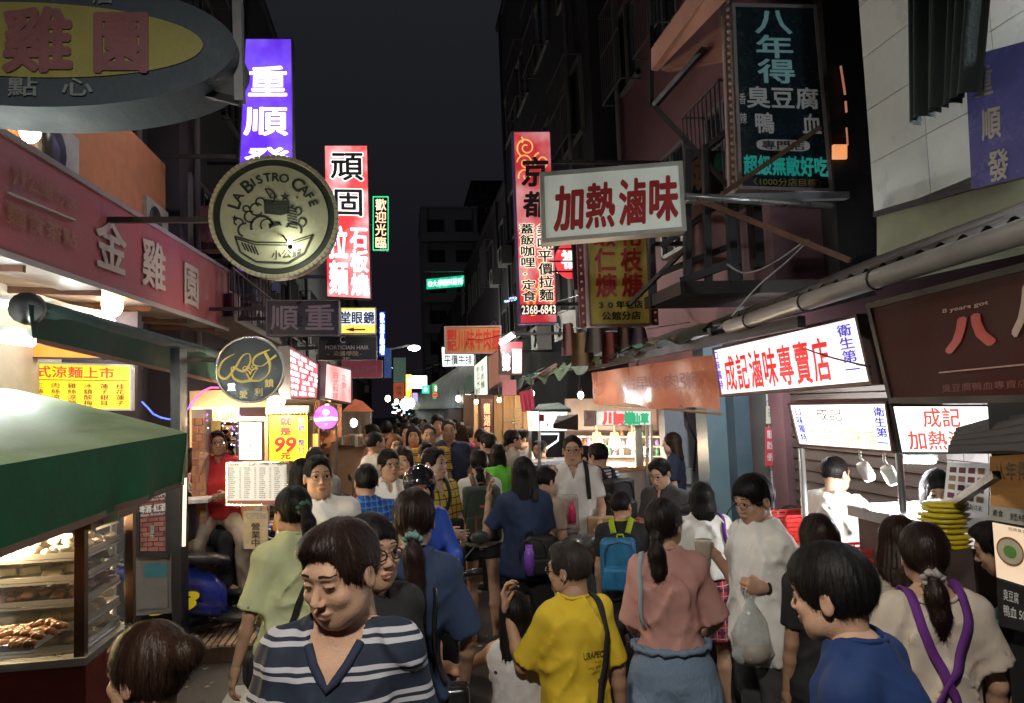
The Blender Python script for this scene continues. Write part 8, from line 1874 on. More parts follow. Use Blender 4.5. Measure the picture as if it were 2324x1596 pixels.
def handbag(root, label, p, sz, mat_, cat='bag', name='handbag', straps=None, strap_m=None, w=.02, k=.025):
 o=carried(name, root, label, cat);sc=root_info[root.name]['sc'];v, f=soft_box(p, *sz, .010, k);MB().np(v*sc, f).build('bag_body', mat_, o)
 if straps:strap_on(root, o, straps, w, strap_m or mat_)
 return o
def plastic_bag(p, label, mat_, h=.22, w=.13, fill=None):
 o=empty('carrier_bag', p, label, 'plastic bag');p=Vector(p);b=MB()
 prof=[(.001, -h), (w*.42, -h*.98), (w*.55, -h*.85), (w*.52, -h*.55), (w*.36, -h*.3), (w*.12, -h*.08), (.02, 0)]
 n=22;vs=[]
 for r_, z in prof:
  for j in range(n):
   a=2*math.pi*j/n;q=1+.10*math.sin(a*5+z*30)+.05*math.sin(a*9+z*50);vs.append((p.x+r_*q*math.cos(a), p.y+r_*.7*q*math.sin(a), p.z+z))
 b.add(vs, [(i*n+j, i*n+(j+1)%n, (i+1)*n+(j+1)%n, (i+1)*n+j)for i in range(len(prof)-1)for j in range(n)], None, True);b.build('film', mat_, o)
 if fill:MB().lathe([(.001, -h*.96), (w*.40, -h*.94), (w*.48, -h*.82), (w*.47, -h*.66), (.001, -h*.64)], p, 16, fill).build('food_portion', None, o)
 b=MB()
 for s_ in(-1, 1):b.tube([p+Vector((s_*.015, 0, -.01)), p+Vector((s_*.02, 0, .03)), p+Vector((0, 0, .055))], .004, 5)
 b.build('handle', mat_, o);return o
 # ------------------------------------------------------------------ cloth colours
C_=lambda n, c=(.1, .1, .1), r=.85, **k:M(n, c, r, **{**dict(var=.04, bump=.5, bs=13, vs=5, stretch=(1, 1, .55)), **k})
white_c=C_('cloth_white', (.74, .73, .70));cream_c=C_('cloth_cream', (.56, .48, .40));lime_c=C_('cloth_lime', (.62, .66, .38));navy_c=C_('cloth_navy', (.022, .040, .095));navy2=C_('cloth_dark_navy', (.016, .022, .05))
black_c=C_('cloth_black', (.014, .014, .016));beige_c=C_('cloth_beige', (.36, .28, .21));yellow_c=C_('cloth_yellow', (.68, .47, .025));pink_c=C_('cloth_dusty_pink', (.48, .25, .22));denim_c=C_('cloth_denim', (.17, .24, .34), bump=.5, bs=90);blue_c=C_('cloth_royal_blue', (.01, .06, .40), .6)
bluepl=C_('cloth_blue_plaid', (.03, .13, .42), pattern=mixpat('plaid', (.012, .06, .26), 26., .45, c3=(.08, .22, .5)));yelpl=C_('cloth_yellow_plaid', (.50, .36, .05), pattern=mixpat('plaid', (.06, .05, .03), 17., .16))
yelst=C_('cloth_yellow_stripe', (.58, .34, .05), pattern=mixpat('double', (.05, .03, .02), 10., .12));redpl=C_('cloth_red_plaid', (.42, .03, .05), pattern=mixpat('plaid', (.05, .01, .03), 16., .3, c3=(.5, .3, .3)))
stripe_n=C_('cloth_navy_white_stripe', (.009, .016, .034), pattern=mixpat('double', (.42, .42, .46), 13.2, .15, offs=.3));stripe_bw=C_('cloth_black_white_stripe', (.50, .54, .55), pattern=mixpat('stripe', (.02, .025, .03), 38., .42));stripe_rw=C_('cloth_red_white_stripe', (.60, .55, .52), pattern=mixpat('stripe', (.22, .04, .03), 34., .38))
green_st=C_('cloth_green_black', (.015, .03, .028), pattern=mixpat('stripe', (.02, .25, .14), 7., .12));spots_c=C_('cloth_spotted_white', (.58, .55, .54), pattern=mixpat('spots', (.03, .03, .04), 11., .16));grey_c=C_('cloth_grey', (.30, .29, .28));green_c=C_('cloth_lime_green', (.12, .50, .04));red_c=C_('cloth_red', (.45, .018, .022));dblue=C_('cloth_bright_blue', (.004, .024, .11));lilac_c=C_('cloth_lilac', (.28, .20, .38));purple_c=C_('strap_purple', (.12, .022, .20));char_c=C_('cloth_charcoal', (.045, .043, .045));orange_c=C_('cloth_orange', (.55, .22, .02));maroon_c=C_('cloth_magenta', (.30, .012, .07));peach_c=C_('cloth_peach', (.50, .28, .22));floral_c=C_('cloth_floral', (.55, .50, .47), pattern=mixpat('spots', (.25, .12, .08), 30., .3));beigepl=C_('cloth_beige_plaid', (.42, .38, .29), pattern=mixpat('plaid', (.28, .25, .19), 11., .06))
brown_h=hairmat((.030, .014, .009), 'hair_brown', .34);dkb_h=hairmat((.022, .011, .009), 'hair_dark_brown', .33);gry_h=hairmat((.038, .030, .024), 'hair_greying_brown', .42);ginger_h=hairmat((.12, .05, .02), 'hair_light_brown', .4)
T=lambda m, **k:dict(mat=m, **k)
jeans=T(C_('cloth_jeans', (.04, .06, .11)));blk=T(black_c);wlk=.16
def L3(u, f, *r):return(u, f)+r
p1=person('man in navy v neck shirt with white stripes looking down, nearest the camera', 772, 1180, 1.93, yaw=172, tone=0, hair='short', hcol=dkb_h, top=T(stripe_n, neck='v', trim=navy2, sleeve=.86, ease=.016, slr=.064, fold=.012), bottom=T(navy2), hyaw=-26, hpitch=15, eyes='shut', wide=.93, belly=.02, lean=4, side=-5, stride=.15, ra=L3((.30, -.05, -1), (.12, .28, -1)), la=L3((-.25, -.1, -1), (-.06, .2, -1)))
p26=person('woman with brown hair in a bun seen from behind, low in the left corner', 335, 1412, 1.86, yaw=62, fem=True, tone=1, hair='bun', hcol=brown_h, top=T(char_c), bottom=blk, hpitch=4)
p27=person('man with thick black hair and bright blue shirt from behind, nearest on the right', 1882, 1238, 1.78, yaw=42, tone=0, hair='mop', top=T(dblue, sleeve=.8, ease=.022), bottom=blk, lean=13, hpitch=8, wide=.98, ra=L3((.3, .1, -1), (0, .5, -1)))
p28=person('woman in cream flutter sleeve top with crossing purple straps and a ponytail', 2092, 1184, 2.36, yaw=-16, fem=True, tone=0, hair='lowpony', hl=.20, hcol=dkb_h, tie=M('hair_elastic', (.35, .32, .3), .5), top=T(cream_c, sleeve=.72, slr=.092, neck='wide', fold=.014), bottom=T(beige_c), wide=1.02, hyaw=-10, la=L3((-.25, .1, -1), (0, .6, -1)), ra=L3((.30, .05, -1), (.1, .5, -1)))
o=carried('backpack_straps', p28, 'purple sling straps crossing on the back of the cream top', 'sling bag');B_t=top_bvh(p28)
for s_ in(-1, 1):strap_on(p28, o, [(s_*.085, .08, 1.42), (s_*.085, -.04, 1.50), (s_*.080, -.14, 1.36), (s_*.020, -.16, 1.20), (-s_*.06, -.15, 1.06), (-s_*.14, -.08, .95)], .032, purple_c, 'strap', .008, B_t)
kp=M('print_dark_brown', (.05, .03, .01), .6, var=0, bump=0)
p24=person('person in bright yellow printed t shirt with mask on the chin, seen from behind', 1290, 1230, 2.95, yaw=12, tone=1, hair='short', hcol=gry_h, hyaw=38, hpitch=6, top=T(yellow_c, sleeve=.9, slr=.072, ease=.018, fold=.011, print=[('URAPEOPLE', -.01, 1.245, .13, 1.215, kp, .01, -1), ('it is the', .045, 1.202, .115, 1.192, kp, 0, -1), ('city markets', .01, 1.180, .12, 1.168, kp, 0, -1), ('taipei time', .025, 1.156, .12, 1.146, kp, 0, -1), ('01', .06, 1.12, .10, 1.10, kp, 0, -1)]), bottom=T(char_c), wide=.84, glasses='thick', la=L3((-.35, .45, -.9), (-.1, .5, 1.0), (0, .3, 1), (.6, -.6, 0)), lh='cup', ra=L3((.30, -.05, -1), (.1, .15, -1)))
o=carried('crossbody_bag', p24, 'black strap of a shoulder bag running down the yellow shirt', 'shoulder bag')
strap_on(p24, o, [(.10, .06, 1.42), (.10, -.03, 1.50), (.115, -.13, 1.34), (.10, -.15, 1.15), (.05, -.15, .98), (-.02, -.15, .88)], .030, black_c, 'strap', .006)
v_, f_=soft_box((-.10, -.17, .82), .10, .04, .07, .012);MB().np(v_*root_info[p24.name]['sc'], f_).build('bag_body', black_c, o)
def mask(root, label, z=-.085):
 i=root_info[root.name];o=carried('face_mask', root, label, 'face mask');HM=i['HM'];sc=i['sc'];hv, hf=head_mesh(False, .0048);Bh=bvh(hv, hf);vs=[];n=10
 for a in range(n+1):
  for b_ in range(5):
   x=-.05+.1*a/n;zz=z+.028-.056*b_/4;h=Bh.ray_cast(Vector((x, .3, max(zz, -.10))), Vector((0, -1, 0)));y=(h[0].y if h[0]is not None else.04);vs.append((HM@Vector((x, y+.006+.004*(b_%2), zz)))*sc)
 MB().add(vs, [(a*5+b_, a*5+b_+1, a*5+b_+6, a*5+b_+5)for a in range(n)for b_ in range(4)], None, True).build('cloth', M('mask_white', (.60, .66, .64), .7), o)
 for s_ in(-1, 1):MB().tube([(HM@Vector(p))*sc for p in((s_*.05, .05, z+.02), (s_*.072, .02, -.04), (s_*.082, -.012, .012), (s_*.086, -.02, -.02), (s_*.07, .01, -.05), (s_*.05, .045, z-.01))], .0016*sc, 5).build('ear_loop', M('mask_white'), o)
mask(p24, 'pale disposable mask pulled below the chin of the yellow shirted person')
p25=person('small girl with long black hair in a white spotted dress holding a hand', 1168, 1342, 3.12, yaw=-8, fem=True, tone=0, hair='long', hl=.34, top=T(spots_c, sleeve=.0, neck='wide', ease=.02, hem=.88), bottom=dict(kind='dress', mat=spots_c, hem=.48, flare=.09), la=L3((-.75, .35, -.45), (-.8, .6, .1)), wide=.95)
p10=person('woman in plain navy t shirt with long dark ponytail and green scrunchie', 938, 1108, 3.0, yaw=-4, fem=True, tone=0, hair='lowpony', hl=.38, hcol=dkb_h, tie=M('scrunchie_teal', (.16, .30, .29), .6, var=.5, vs=40), top=T(navy_c, sleeve=.95, slr=.072, ease=.024, hem=.84, fold=.013), bottom=T(navy2, ease=.02), wide=1.0, side=7, ra=L3((.35, .05, -1), (-.1, .55, -.9)), la=L3((-.2, .1, -1), (.1, .7, -.6)))
handbag(p10, 'shiny black handbag at the hip of the woman in navy', (.22, -.02, .86), (.055, .05, .10), M('patent_black', (.012, .012, .013), .18, coat=.5), straps=[(.12, .08, 1.2), (.12, -.02, 1.50), (.15, -.13, 1.2), (.19, -.08, .98)], w=.016)
p2=person('woman in pale lime blouse and beige trousers with a long curly ponytail', 662, 1103, 3.75, yaw=22, fem=True, tone=0, hair='pony', hl=.36, wide=.93, tie=M('scrunchie_green', (.03, .10, .06), .7), top=T(lime_c, sleeve=.92, slr=.080, ease=.018, flare=.04, hem=.90, fold=.016), bottom=T(beige_c, ease=.022), glasses=True, hyaw=16, la=L3((-.35, -.05, -1), (-.25, .12, -1)), ra=L3((.15, .1, -1), (.05, .4, -1)), stride=.12)
o=carried('crossbody_bag', p2, 'black sling strap crossing the back of the lime blouse', 'shoulder bag');strap_on(p2, o, [(.11, .05, 1.42), (.10, -.03, 1.50), (.06, -.14, 1.33), (-.03, -.16, 1.14), (-.12, -.13, .98), (-.18, -.06, .92)], .028, black_c, 'strap')
v_, f_=soft_box((-.20, .02, .86), .03, .08, .08, .012);MB().np(v_*root_info[p2.name]['sc'], f_).build('bag_body', black_c, o)
p3=person('young man with glasses in a white t shirt with arched dark lettering', 722, 1033, 4.6, yaw=183, tone=0, hair='short', glasses=True, eyes='open', hyaw=14, top=T(white_c, ease=.022, print=[('UCROM', -.10, 1.235, .10, 1.19, kp, .02, 1, .022), ('◕', -.035, 1.18, .035, 1.12, kp, 0, 1)]), bottom=blk, wide=1.05, stride=.1)
p4=person('woman with black bob and orange top beside the lit menu stand', 684, 1040, 5.7, yaw=14, fem=True, hair='bob', top=T(orange_c, neck='wide'), bottom=blk)
p5b=person('balding grey haired man behind the woman in orange', 716, 1014, 6.6, yaw=205, tone=1, hair='crop', hcol=gry_h, top=T(grey_c), bottom=blk, hpitch=12)
p5=person('man in blue checked shirt seen from behind', 830, 1053, 5.2, yaw=14, tone=0, hair='short', top=T(bluepl, neck='polo', ease=.026), bottom=blk, wide=1.12)
p6=person('woman with glasses and hair up wearing a white button polo', 882, 1018, 5.9, yaw=192, fem=True, tone=0, hair='bun', glasses=True, eyes='open', hyaw=12, top=T(white_c, neck='polo', ease=.02), bottom=jeans)
p7=person('long haired woman in dark top touching her chin', 914, 1013, 6.5, yaw=168, fem=True, tone=0, hair='long', hl=.25, hcol=dkb_h, top=T(char_c), bottom=blk, ra=L3((.2, .3, -.9), (-.3, .5, 1.1)), rh='cup')
p8=person('rider in royal blue jacket and black helmet facing the camera', 952, 1066, 4.85, yaw=184, tone=0, fem=True, hair='bob', eyes='open', top=T(blue_c, sleeve=1.7, ease=.028, fold=.02), bottom=blk, la=L3((-.3, .5, -.9), (.1, 1, -.1)), ra=L3((.3, .5, -.9), (-.1, 1, -.1)), lh='grip', rh='grip')
def helmet(root, label):
 i=root_info[root.name];o=carried('helmet', root, label, 'helmet');HM=i['HM'];sc=i['sc'];s=SD((-.15, -.17, -.1), (.15, .17, .19), .007)
 s.ell((0, -.008, .045), (.112, .130, .118), 0);s.ell((0, .10, .055), (.085, .055, .022), .02);s.ell((0, .11, -.035), (.088, .10, .075), .01, cut=True);s.cut(lambda x, y, z:z+.045-y*.1+0*x, k=.01)
 v, f=mnet(*s.mesh(), HM);MB().np(v*sc, f).build('shell', M('helmet_black', (.012, .012, .014), .12, var=0, bump=0, coat=.8), o)
 for s_ in(-1, 1):MB().tube([(HM@Vector(p))*sc for p in((s_*.085, .02, -.03), (s_*.07, .035, -.08), (0, .05, -.118))], .006*sc, 6).build('chin_strap', black_c, o)
 MB().tube([(HM@Vector((.118*math.sin(a), .125*math.cos(a), .062)))*sc for a in[-1.2+i_*.2 for i_ in range(13)]], .005*sc, 6).build('visor_edge', chrome, o)
helmet(p8, 'glossy black open face helmet on the rider in blue')
p9=person('young person in yellow checked shirt looking right with a black bag', 985, 1016, 5.8, yaw=214, tone=2, hair='short', hyaw=16, top=T(yelpl, neck='v', ease=.026), bottom=blk, ra=L3((.2, .2, -1), (-.5, .9, -.1)), la=L3((-.2, .2, -1), (.5, .8, -.3)))
handbag(p9, 'black crossbody bag held before the yellow checked shirt', (.02, .19, 1.10), (.12, .05, .08), black_c, straps=[(-.10, -.08, 1.42), (-.09, .0, 1.50), (-.05, .13, 1.33), (.06, .14, 1.16)], w=.03)
p12=person('woman in white t shirt and black shorts carrying the big green backpack', 1086, 1020, 6.55, yaw=-3, fem=True, tone=0, hair='lowpony', hl=.16, tie=black_c, top=T(white_c, ease=.026, sleeve=.85), bottom=dict(kind='shorts', mat=black_c, len=.42), stride=.22, shoes=(.03, .03, .04))
backpack(p12, 'large dark green backpack with brown leather straps and a turquoise bottle', C_('bag_moss_green', (.045, .06, .045)), M('tan_strap', (.20, .095, .05), .6), c=(0, -.215, 1.16), sz=(.165, .085, .235), detail='hiker')
p13=person('woman with very long black hair in navy t shirt raising her left hand', 1185, 1036, 5.3, yaw=2, fem=True, tone=0, hair='long', hl=.40, top=T(navy_c, sleeve=.8, ease=.028, hem=.84), bottom=blk, la=L3((-.5, .25, -.8), (.15, .35, 1.), (.1, .2, 1), (.8, -.3, 0)), wide=1.05, stride=.1, shoes=(.1, .1, .35))
backpack(p13, 'small black backpack slung low with a purple bottle', C_('bag_black', (.016, .016, .018), .6), black_c, c=(.07, -.18, 1.02), sz=(.11, .06, .14), single=1)
o=carried('water_bottle', p13, 'violet drinking bottle strapped to the small black backpack', 'bottle');MB().lathe([(.034, -.09), (.036, 0), (.036, .06), (.026, .075), (.026, .11), (.001, .11)], Vector((-.03, -.26, .98))*1., 14, M('bottle_violet', (.22, .08, .50), .25)).build('bottle_body', None, o)
p14=person('person with black bob in bright green top before the raised hand', 1130, 1006, 7.6, yaw=-10, fem=True, tone=0, hair='bob', top=T(green_c, neck='wide', ease=.03), bottom=blk)
p14b=person('man with cap like black hair left of the woman in green', 1107, 983, 8.4, yaw=40, tone=0, hair='mop', top=T(black_c), bottom=blk)
p26b=person('slim woman with glasses in grey dress by the wooden posts', 1163, 974, 8.9, yaw=-72, fem=True, tone=2, hair='lowpony', hl=.2, glasses=True, top=T(grey_c, sleeve=.5), bottom=blk, ra=L3((.1, .3, -1), (-.2, 1, .2)))
p27b=person('short haired boy in dark shirt beside the raised hand', 1235, 1061, 5.75, yaw=-48, tone=0, hair='short', top=T(C_('cloth_sand', (.42, .33, .26))), bottom=blk, hpitch=20, la=L3((-.2, .4, -1), (.3, 1, .2)))
p15=person('man in white shirt and glasses raising food to his mouth', 1298, 987, 6.1, yaw=166, tone=0, hair='crop', glasses=True, hpitch=3, top=T(white_c, neck='polo', ease=.024), bottom=blk, wide=1.05, ra=L3((.25, .35, -.9), (-.22, .45, 1.15), (-.3, .2, 1), (-.3, -.8, .2)), rh='grip', la=L3((-.2, .25, -1), (.1, .8, -.5)))
handbag(p15, 'brown paper shopping bag hanging beside the eating man', (-.20, .16, .90), (.11, .05, .17), M('kraft_paper', (.48, .31, .16), .7, var=.12), 'paper bag', 'paper_bag', k=.006)
handbag(p15, 'clear carrier bag with a pink bottle in front of the eating man', (.06, .20, 1.12), (.09, .05, .13), M('clear_film', (.62, .56, .52), .2, alpha=.55, bump=.7, bs=20), 'plastic bag', 'carrier_bag')
o=carried('drink_bottle', p15, 'pink drink bottle inside the clear carrier bag', 'bottle');MB().lathe([(.03, -.08), (.03, .04), (.014, .07), (.014, .09), (.001, .09)], Vector((.02, .27, 1.16)), 12, M('bottle_pink', (.65, .04, .15), .3)).build('bottle_body', None, o)
strap_on(p15, carried('crossbody_bag', p15, 'black shoulder strap over the left shoulder of the eating man', 'shoulder bag'), [(-.09, -.08, 1.42), (-.09, .0, 1.50), (-.11, .12, 1.34), (-.12, .12, 1.2)], .035, black_c)
p16=person('man in black and white striped shirt with a black backpack', 1356, 1005, 6.5, yaw=30, tone=0, hair='short', hpitch=10, top=T(stripe_bw, ease=.024), bottom=blk, wide=1.06)
backpack(p16, 'bulky black backpack on the striped shirt', C_('bag_black'), black_c, c=(.02, -.20, 1.2), sz=(.15, .08, .19))
p16b=person('black haired companion in pale blue shirt beside the striped shirt', 1326, 1012, 6.9, yaw=70, tone=0, hair='short', top=T(C_('cloth_pale_blue', (.20, .28, .38))), bottom=blk, hpitch=14)
p18=person('boy in black t shirt with a blue and lime backpack', 1408, 1113, 4.9, yaw=-22, tone=0, hair='crop', top=T(black_c, trim=C_('trim_yellow', (.6, .42, .04)), ease=.02), bottom=blk, hyaw=-18, shoes=(.2, .2, .2))
backpack(p18, 'child backpack in blue with lime green trim and straps', C_('bag_blue', (.02, .17, .36), .5, var=.5, vs=12), C_('strap_lime', (.33, .44, .02)), c=(-.02, -.19, 1.16), sz=(.135, .08, .20))
p19=person('man with glasses in charcoal polo looking down by the red scooter', 1497, 1040, 5.55, yaw=128, tone=2, hair='short', glasses=True, hpitch=22, lean=6, top=T(char_c, neck='polo'), bottom=blk, la=L3((-.1, .3, -1), (.2, 1, -.2)), ra=L3((.1, .3, -1), (-.2, 1, -.2)))
p20=person('woman with brown hair in black top by the bright kiosk', 1523, 981, 7.7, yaw=62, fem=True, tone=2, hair='long', hl=.22, hcol=brown_h, top=T(navy2), bottom=blk)
p21=person('woman in dusty pink blouse and pale denim shorts with a low ponytail', 1505, 1130, 3.2, yaw=-10, fem=True, tone=0, hair='lowpony', hl=.22, hcol=hairmat((.016, .011, .010), 'hair_soft_black', .35), hyaw=-32, top=T(pink_c, sleeve=.98, slr=.078, ease=.026, hem=1.02, tuck=True, fold=.013), bottom=dict(kind='shorts', mat=denim_c, len=.42, ease=.034, we=.036, top=1.05, fold=.014), glasses=True, wide=.90, ra=L3((.42, .10, -1), (-.05, .75, -.45)), la=L3((-.2, .2, -1), (.1, .7, -.3)))
b=MB();i_=root_info[p21.name];b.tube([Vector((.172*math.sin(a), -.004+.138*math.cos(a), 1.035+.006*math.sin(a*21)))*i_['sc']for a in[k*.157 for k in range(40)]], [.014+.005*math.sin(k*2.1)for k in range(40)], 8, None, closed=True);b.build('ruffled_waistband', denim_c, p21)
strap_on(p21, carried('tote_strap', p21, 'pale grey blue strap over the left shoulder of the pink blouse', 'shoulder bag'), [(-.12, .08, 1.36), (-.115, -.02, 1.47), (-.14, -.10, 1.3), (-.16, -.08, 1.12)], .022, C_('strap_grey_blue', (.25, .30, .34)))
p22=person('schoolgirl in white shirt and red plaid skirt seen from behind', 1590, 1092, 4.7, yaw=-14, fem=True, tone=0, hair='long', hl=.16, top=T(white_c, hem=1.0, tuck=True, ease=.03, fold=.018, sleeve=.9), bottom=dict(kind='skirt', mat=redpl, hem=.56, flare=.07), shoes=(.02, .02, .02))
strap_on(p22, carried('tote_strap', p22, 'violet bag strap on the right shoulder of the schoolgirl', 'shoulder bag'), [(.12, .07, 1.36), (.115, -.02, 1.48), (.14, -.10, 1.3), (.17, -.06, 1.15)], .03, purple_c)
p23=person('tall man in white t shirt holding a milk tea and a plastic bag', 1708, 1078, 3.45, yaw=98, tone=0, hair='mop', glasses=True, hpitch=14, hyaw=8, top=T(white_c, sleeve=.88, slr=.078, ease=.026, hem=.80, fold=.016), bottom=T(char_c, ease=.018), wide=1.03, la=L3((-.12, -.55, -.82), (.16, 1., .12), None, (1, 0, 0)), lh='grip', ra=L3((.10, .05, -1), (-.05, .66, .78), (-.1, .8, .3), (-1, 0, 0)), rh='cup', shoes=(.05, .05, .06))
def wrist(root, s_):a=root_info[root.name]['arms'][s_];return a[3], a[4], a[5]
w_, hd_, pn_=wrist(p23, 1);cp=wpt(p23, w_+hd_*.095+pn_*.045)
cu_=empty('drink_cup', cp, 'clear plastic cup of milk tea with dark pearls held by the tall man', 'drink cup')
MB().lathe([(.033, -.075), (.042, .045), (.044, .05), (.001, .05)], cp, 20, M('cup_clear', (.60, .56, .48), .15, alpha=.65)).build('cup', None, cu_);MB().lathe([(.030, -.07), (.034, -.035), (.001, -.035)], cp, 16, M('tea_pearls', (.03, .015, .01), .3, var=.5, vs=60)).build('pearls', None, cu_)
MB().lathe([(.0335, -.034), (.037, .012), (.001, .012)], cp, 16, M('milk_tea', (.50, .38, .22), .3)).build('milk_tea', None, cu_)
w_, hd_, pn_=wrist(p23, -1);bp_=wpt(p23, w_+hd_*.085+np.array([0, 0, -.05]))
plastic_bag(bp_, 'white plastic takeaway bag dangling from the tall man', M('thin_white_film', (.60, .62, .60), .25, alpha=.72, bump=.8, bs=25), .30, .17, M('food_greyish', (.35, .32, .28), .5))
i_=root_info[p23.name];MB().tube([Vector(w_*1.0+np.array([.030*math.cos(a), -.005, .030*math.sin(a)]))*i_['sc']for a in[k*.524 for k in range(12)]], .008, 6, black_c, closed=True).build('watch', None, tag(carried('wrist_watch', p23, 'black watch on the wrist of the tall man', 'watch')))
p29=person('dark haired woman in black half hidden behind the nearest man', 1852, 1165, 3.0, yaw=-6, fem=True, tone=1, hair='long', hl=.2, hcol=dkb_h, top=T(black_c), bottom=blk)
p30=person('long haired woman in beige checked dress leaning toward the stall', 2036, 1170, 2.95, yaw=-42, fem=True, tone=1, hair='long', hl=.22, hcol=brown_h, top=T(beigepl, ease=.03, sleeve=.9), bottom=dict(kind='dress', mat=beigepl, hem=.5, flare=.08), lean=14, hpitch=16)
handbag(p30, 'thin black strapped bag on the beige checked dress', (-.16, .02, .95), (.05, .08, .09), black_c, straps=[(.08, .06, 1.40), (.08, -.02, 1.50), (.0, -.14, 1.28), (-.14, -.10, 1.04)], w=.02)
p31=person('person in dark shirt with thin green stripes bending at the counter', 2262, 1182, 2.75, yaw=46, tone=1, hair='short', top=T(green_st, ease=.03, sleeve=.9), bottom=blk, lean=24, hpitch=20, la=L3((-.1, .7, -.7), (0, 1, -.2)))
p32=person('stall man in white t shirt reaching right over the food counter', 1893, 1034, 4.45, yaw=-70, tone=2, hair='crop', glasses=True, top=T(white_c, ease=.028, sleeve=.8, fold=.016), bottom=blk, wide=1.15, belly=.04, hpitch=8, ra=L3((.10, .75, -.62), (-.05, 1., -.12)), la=L3((-.05, .6, -.75), (.1, 1., -.15)))
p33=person('vendor woman with black bob in magenta top behind the counter', 2124, 1066, 3.75, yaw=142, fem=True, tone=2, hair='bob', top=T(maroon_c), bottom=blk, hpitch=18, hyaw=6)
p34=person('seated man in red polo resting his chin on his hand', 495, 1048, 7.48, yaw=196, tone=1, hair='short', glasses=True, scale=1., top=T(red_c, neck='polo', ease=.024), bottom=T(beige_c), hipz=.62, legs={-1:((-.25, .7, -.5), (-.02, -.25, -1)), 1:((.25, .7, -.5), (.02, -.25, -1))}, wide=1.08, belly=.03, ra=L3((.15, .5, -.8), (-.25, .3, 1.), (-.1, .3, 1), (-.3, -.8, .1)), rh='cup', la=L3((-.15, .4, -.9), (.6, .8, -.1)))
ch=empty('plastic_stool', wpt(p34, (0, -.02, .3)), 'dark stool under the seated man in red', 'stool');q_=wpt(p34, (0, -.03, .50));MB().lathe([(.16, -.03), (.17, 0), (.001, .0)], (q_.x, q_.y, q_.z-.02), 18, black_paint).build('seat', None, ch)
for sx in(-1, 1):
 for sy in(-1, 1):MB().beam((q_.x+sx*.11, q_.y+sy*.11, q_.z-.04), (q_.x+sx*.14, q_.y+sy*.14, .15), .025, .025, black_paint).build('leg', None, ch)
person('brown haired woman in white floral top seated at the cafe table', 444, 1092, 7.5, yaw=250, fem=True, tone=1, hair='long', hl=.25, hcol=brown_h, scale=1., hipz=.60, legs={-1:((-.1, 1, -.1), (0, .05, -1)), 1:((.1, 1, -.1), (0, .05, -1))}, top=T(floral_c, ease=.03), bottom=blk, la=L3((-.2, .5, -.8), (.4, .9, 0)))
person('long haired woman in lilac top standing at the canopy edge', 419, 1114, 7.3, yaw=-30, fem=True, tone=1, hair='long', hl=.32, hcol=brown_h, top=T(lilac_c, ease=.03), bottom=blk)
person('vendor in red and white striped shirt behind the glass case', 12, 1138, 4.35, yaw=205, fem=True, tone=2, hair='lowpony', hl=.2, top=T(stripe_rw, ease=.026), bottom=blk, ra=L3((.1, .4, -.9), (-.1, 1, -.1)), la=L3((-.1, .4, -.9), (.1, 1, -.1)))
p11=person('woman with black hair and glasses just behind the striped man', 842, 1166, 2.5, yaw=214, fem=True, tone=0, hair='long', hl=.2, glasses='thick', eyes='open', top=T(black_c), bottom=blk)
person('small dark haired child peeking beside the woman with the scrunchie', 898, 1186, 3.5, yaw=196, tone=0, hair='short', eyes='open', top=T(grey_c), bottom=blk)
person('grey shirted man walking right past the scooters', 852, 979, 8.1, yaw=-62, tone=1, hair='crop', top=T(grey_c, ease=.026), bottom=blk, stride=.2)
person('smiling person with reddish hair and pink shirt', 896, 985, 8.5, yaw=194, fem=True, tone=2, hair='bob', hcol=ginger_h, glasses=True, eyes='open', top=T(peach_c), bottom=blk)
person('laughing woman in red and black top', 938, 966, 9.3, yaw=176, fem=True, tone=1, hair='long', hl=.2, eyes='open', top=T(red_c), bottom=blk, stride=.1)
person('man in mustard polo shirt with dark double stripes', 973, 962, 8.7, yaw=180, tone=1, hair='crop', eyes='open', top=T(yelst, neck='polo', ease=.026), bottom=blk, stride=.15, wide=1.05)
person('head of a woman below the mustard polo shirt', 968, 1003, 7.2, yaw=188, fem=True, tone=0, hair='short', eyes='open', top=T(white_c), bottom=jeans)
person('broad man in navy polo walking toward the camera', 1017, 952, 8.9, yaw=181, tone=1, hair='crop', eyes='narrow', top=T(navy2, neck='polo', ease=.026), bottom=T(char_c), stride=.2, wide=1.1)
person('tall man with dark hair behind the navy polo', 992, 941, 10.4, yaw=186, tone=1, hair='mop', top=T(grey_c), bottom=blk)
person('woman in plum top walking away', 1043, 958, 9.8, yaw=8, fem=True, tone=1, hair='long', hl=.25, hcol=brown_h, top=T(maroon_c), bottom=blk)
person('woman in pink seen over the red top', 922, 960, 10.3, yaw=182, fem=True, tone=2, hair='bob', top=T(pink_c), bottom=blk)
person('dark haired man in black walking away at left centre', 876, 955, 11, yaw=4, tone=1, hair='short', top=T(black_c), bottom=blk)
person('man in pale shirt near the booth', 842, 963, 10.2, yaw=80, tone=1, hair='short', top=T(peach_c), bottom=blk)
person('woman with dark bun near the noodle stall', 1090, 973, 9.6, yaw=30, fem=True, tone=1, hair='bun', top=T(char_c), bottom=blk)
person('man in brown shirt beside the dark menu plank', 1062, 968, 10.6, yaw=-20, tone=1, hair='short', top=T(C_('cloth_brown', (.14, .07, .04))), bottom=blk)
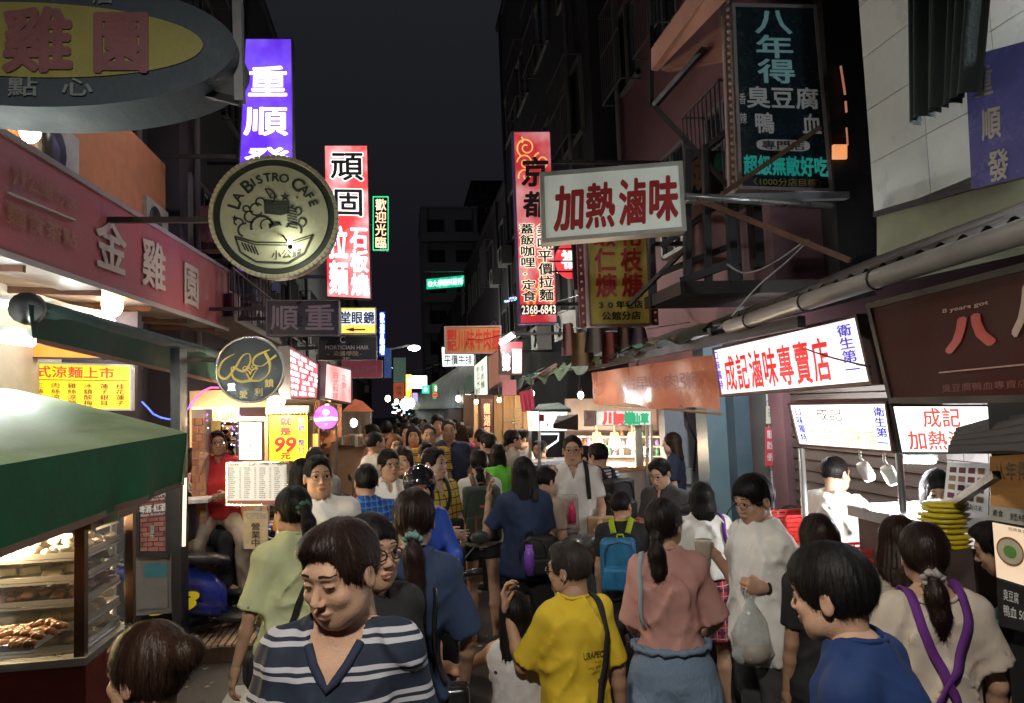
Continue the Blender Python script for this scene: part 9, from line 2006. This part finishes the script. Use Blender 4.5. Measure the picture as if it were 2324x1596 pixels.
person('cook with glasses behind the noodle stall', 1184, 975, 9.3, yaw=100, tone=2, hair='short', top=T(white_c), bottom=blk)
person('person bending behind the noodle cart', 1225, 1000, 8.9, yaw=120, tone=1, hair='short', top=T(black_c), bottom=blk)
# the far crowd, one figure each
R=random.Random(21)
tops=[('black', black_c), ('white', white_c), ('pale green', C_('cloth_pale_green', (.35, .42, .25))), ('red', red_c), ('pink', peach_c), ('navy', navy2), ('grey', grey_c), ('yellow', yellow_c), ('blue', dblue), ('brown', C_('cloth_brown', (.14, .07, .04)))]
hs=[('short hair', 'short', False), ('long hair', 'long', True), ('a ponytail', 'lowpony', True), ('a bob', 'bob', True), ('cropped hair', 'crop', False)]
used_l=set();k=0
places=[(x_, Y_)for Y_, xs in((11.8, (862, 905, 950, 1030, 1075)), (13.2, (884, 926, 962, 1004, 1046)), (15, (868, 898, 934, 978, 1018, 1052)), (17, (890, 918, 946, 984, 1030)), (20, (884, 908, 932, 960, 992, 1020)), (24, (896, 916, 938, 962, 988)), (29, (902, 920, 940, 960)), (35, (906, 922, 936, 950)), (42, (908, 920, 932, 944)))for x_ in xs]
for x_, Y_ in places:
 x_+=R.uniform(-5, 5);Hh=R.uniform(1.56, 1.76);hz=925-.0385*(x_-915);y_=hz+(2.05-Hh)/Y_*1678
 for _ in range(60):
  tc, tm=R.choice(tops);hn, hk, fe=R.choice(hs);away=R.random()<.55
  dist='near' if Y_<14 else 'middle' if Y_<21 else 'far'
  side_='on the left side' if x_<915 else 'in mid lane' if x_<965 else 'on the right side'
  lb='walker in %s top with %s %s, %s distance %s'%(tc, hn, 'walking away' if away else 'coming nearer', dist, side_)
  if lb not in used_l:break
 used_l.add(lb)
 person(lb, x_, y_, Y_, yaw=(R.uniform(-25, 25)if away else 180+R.uniform(-25, 25)), fem=fe, tone=R.randrange(3), hair=hk, hl=.22, top=T(tm), bottom=R.choice([blk, jeans, T(beige_c), T(char_c)]), stride=R.uniform(0, .2), group='walkers of the far crowd', hands=Y_<20, shoes=None)
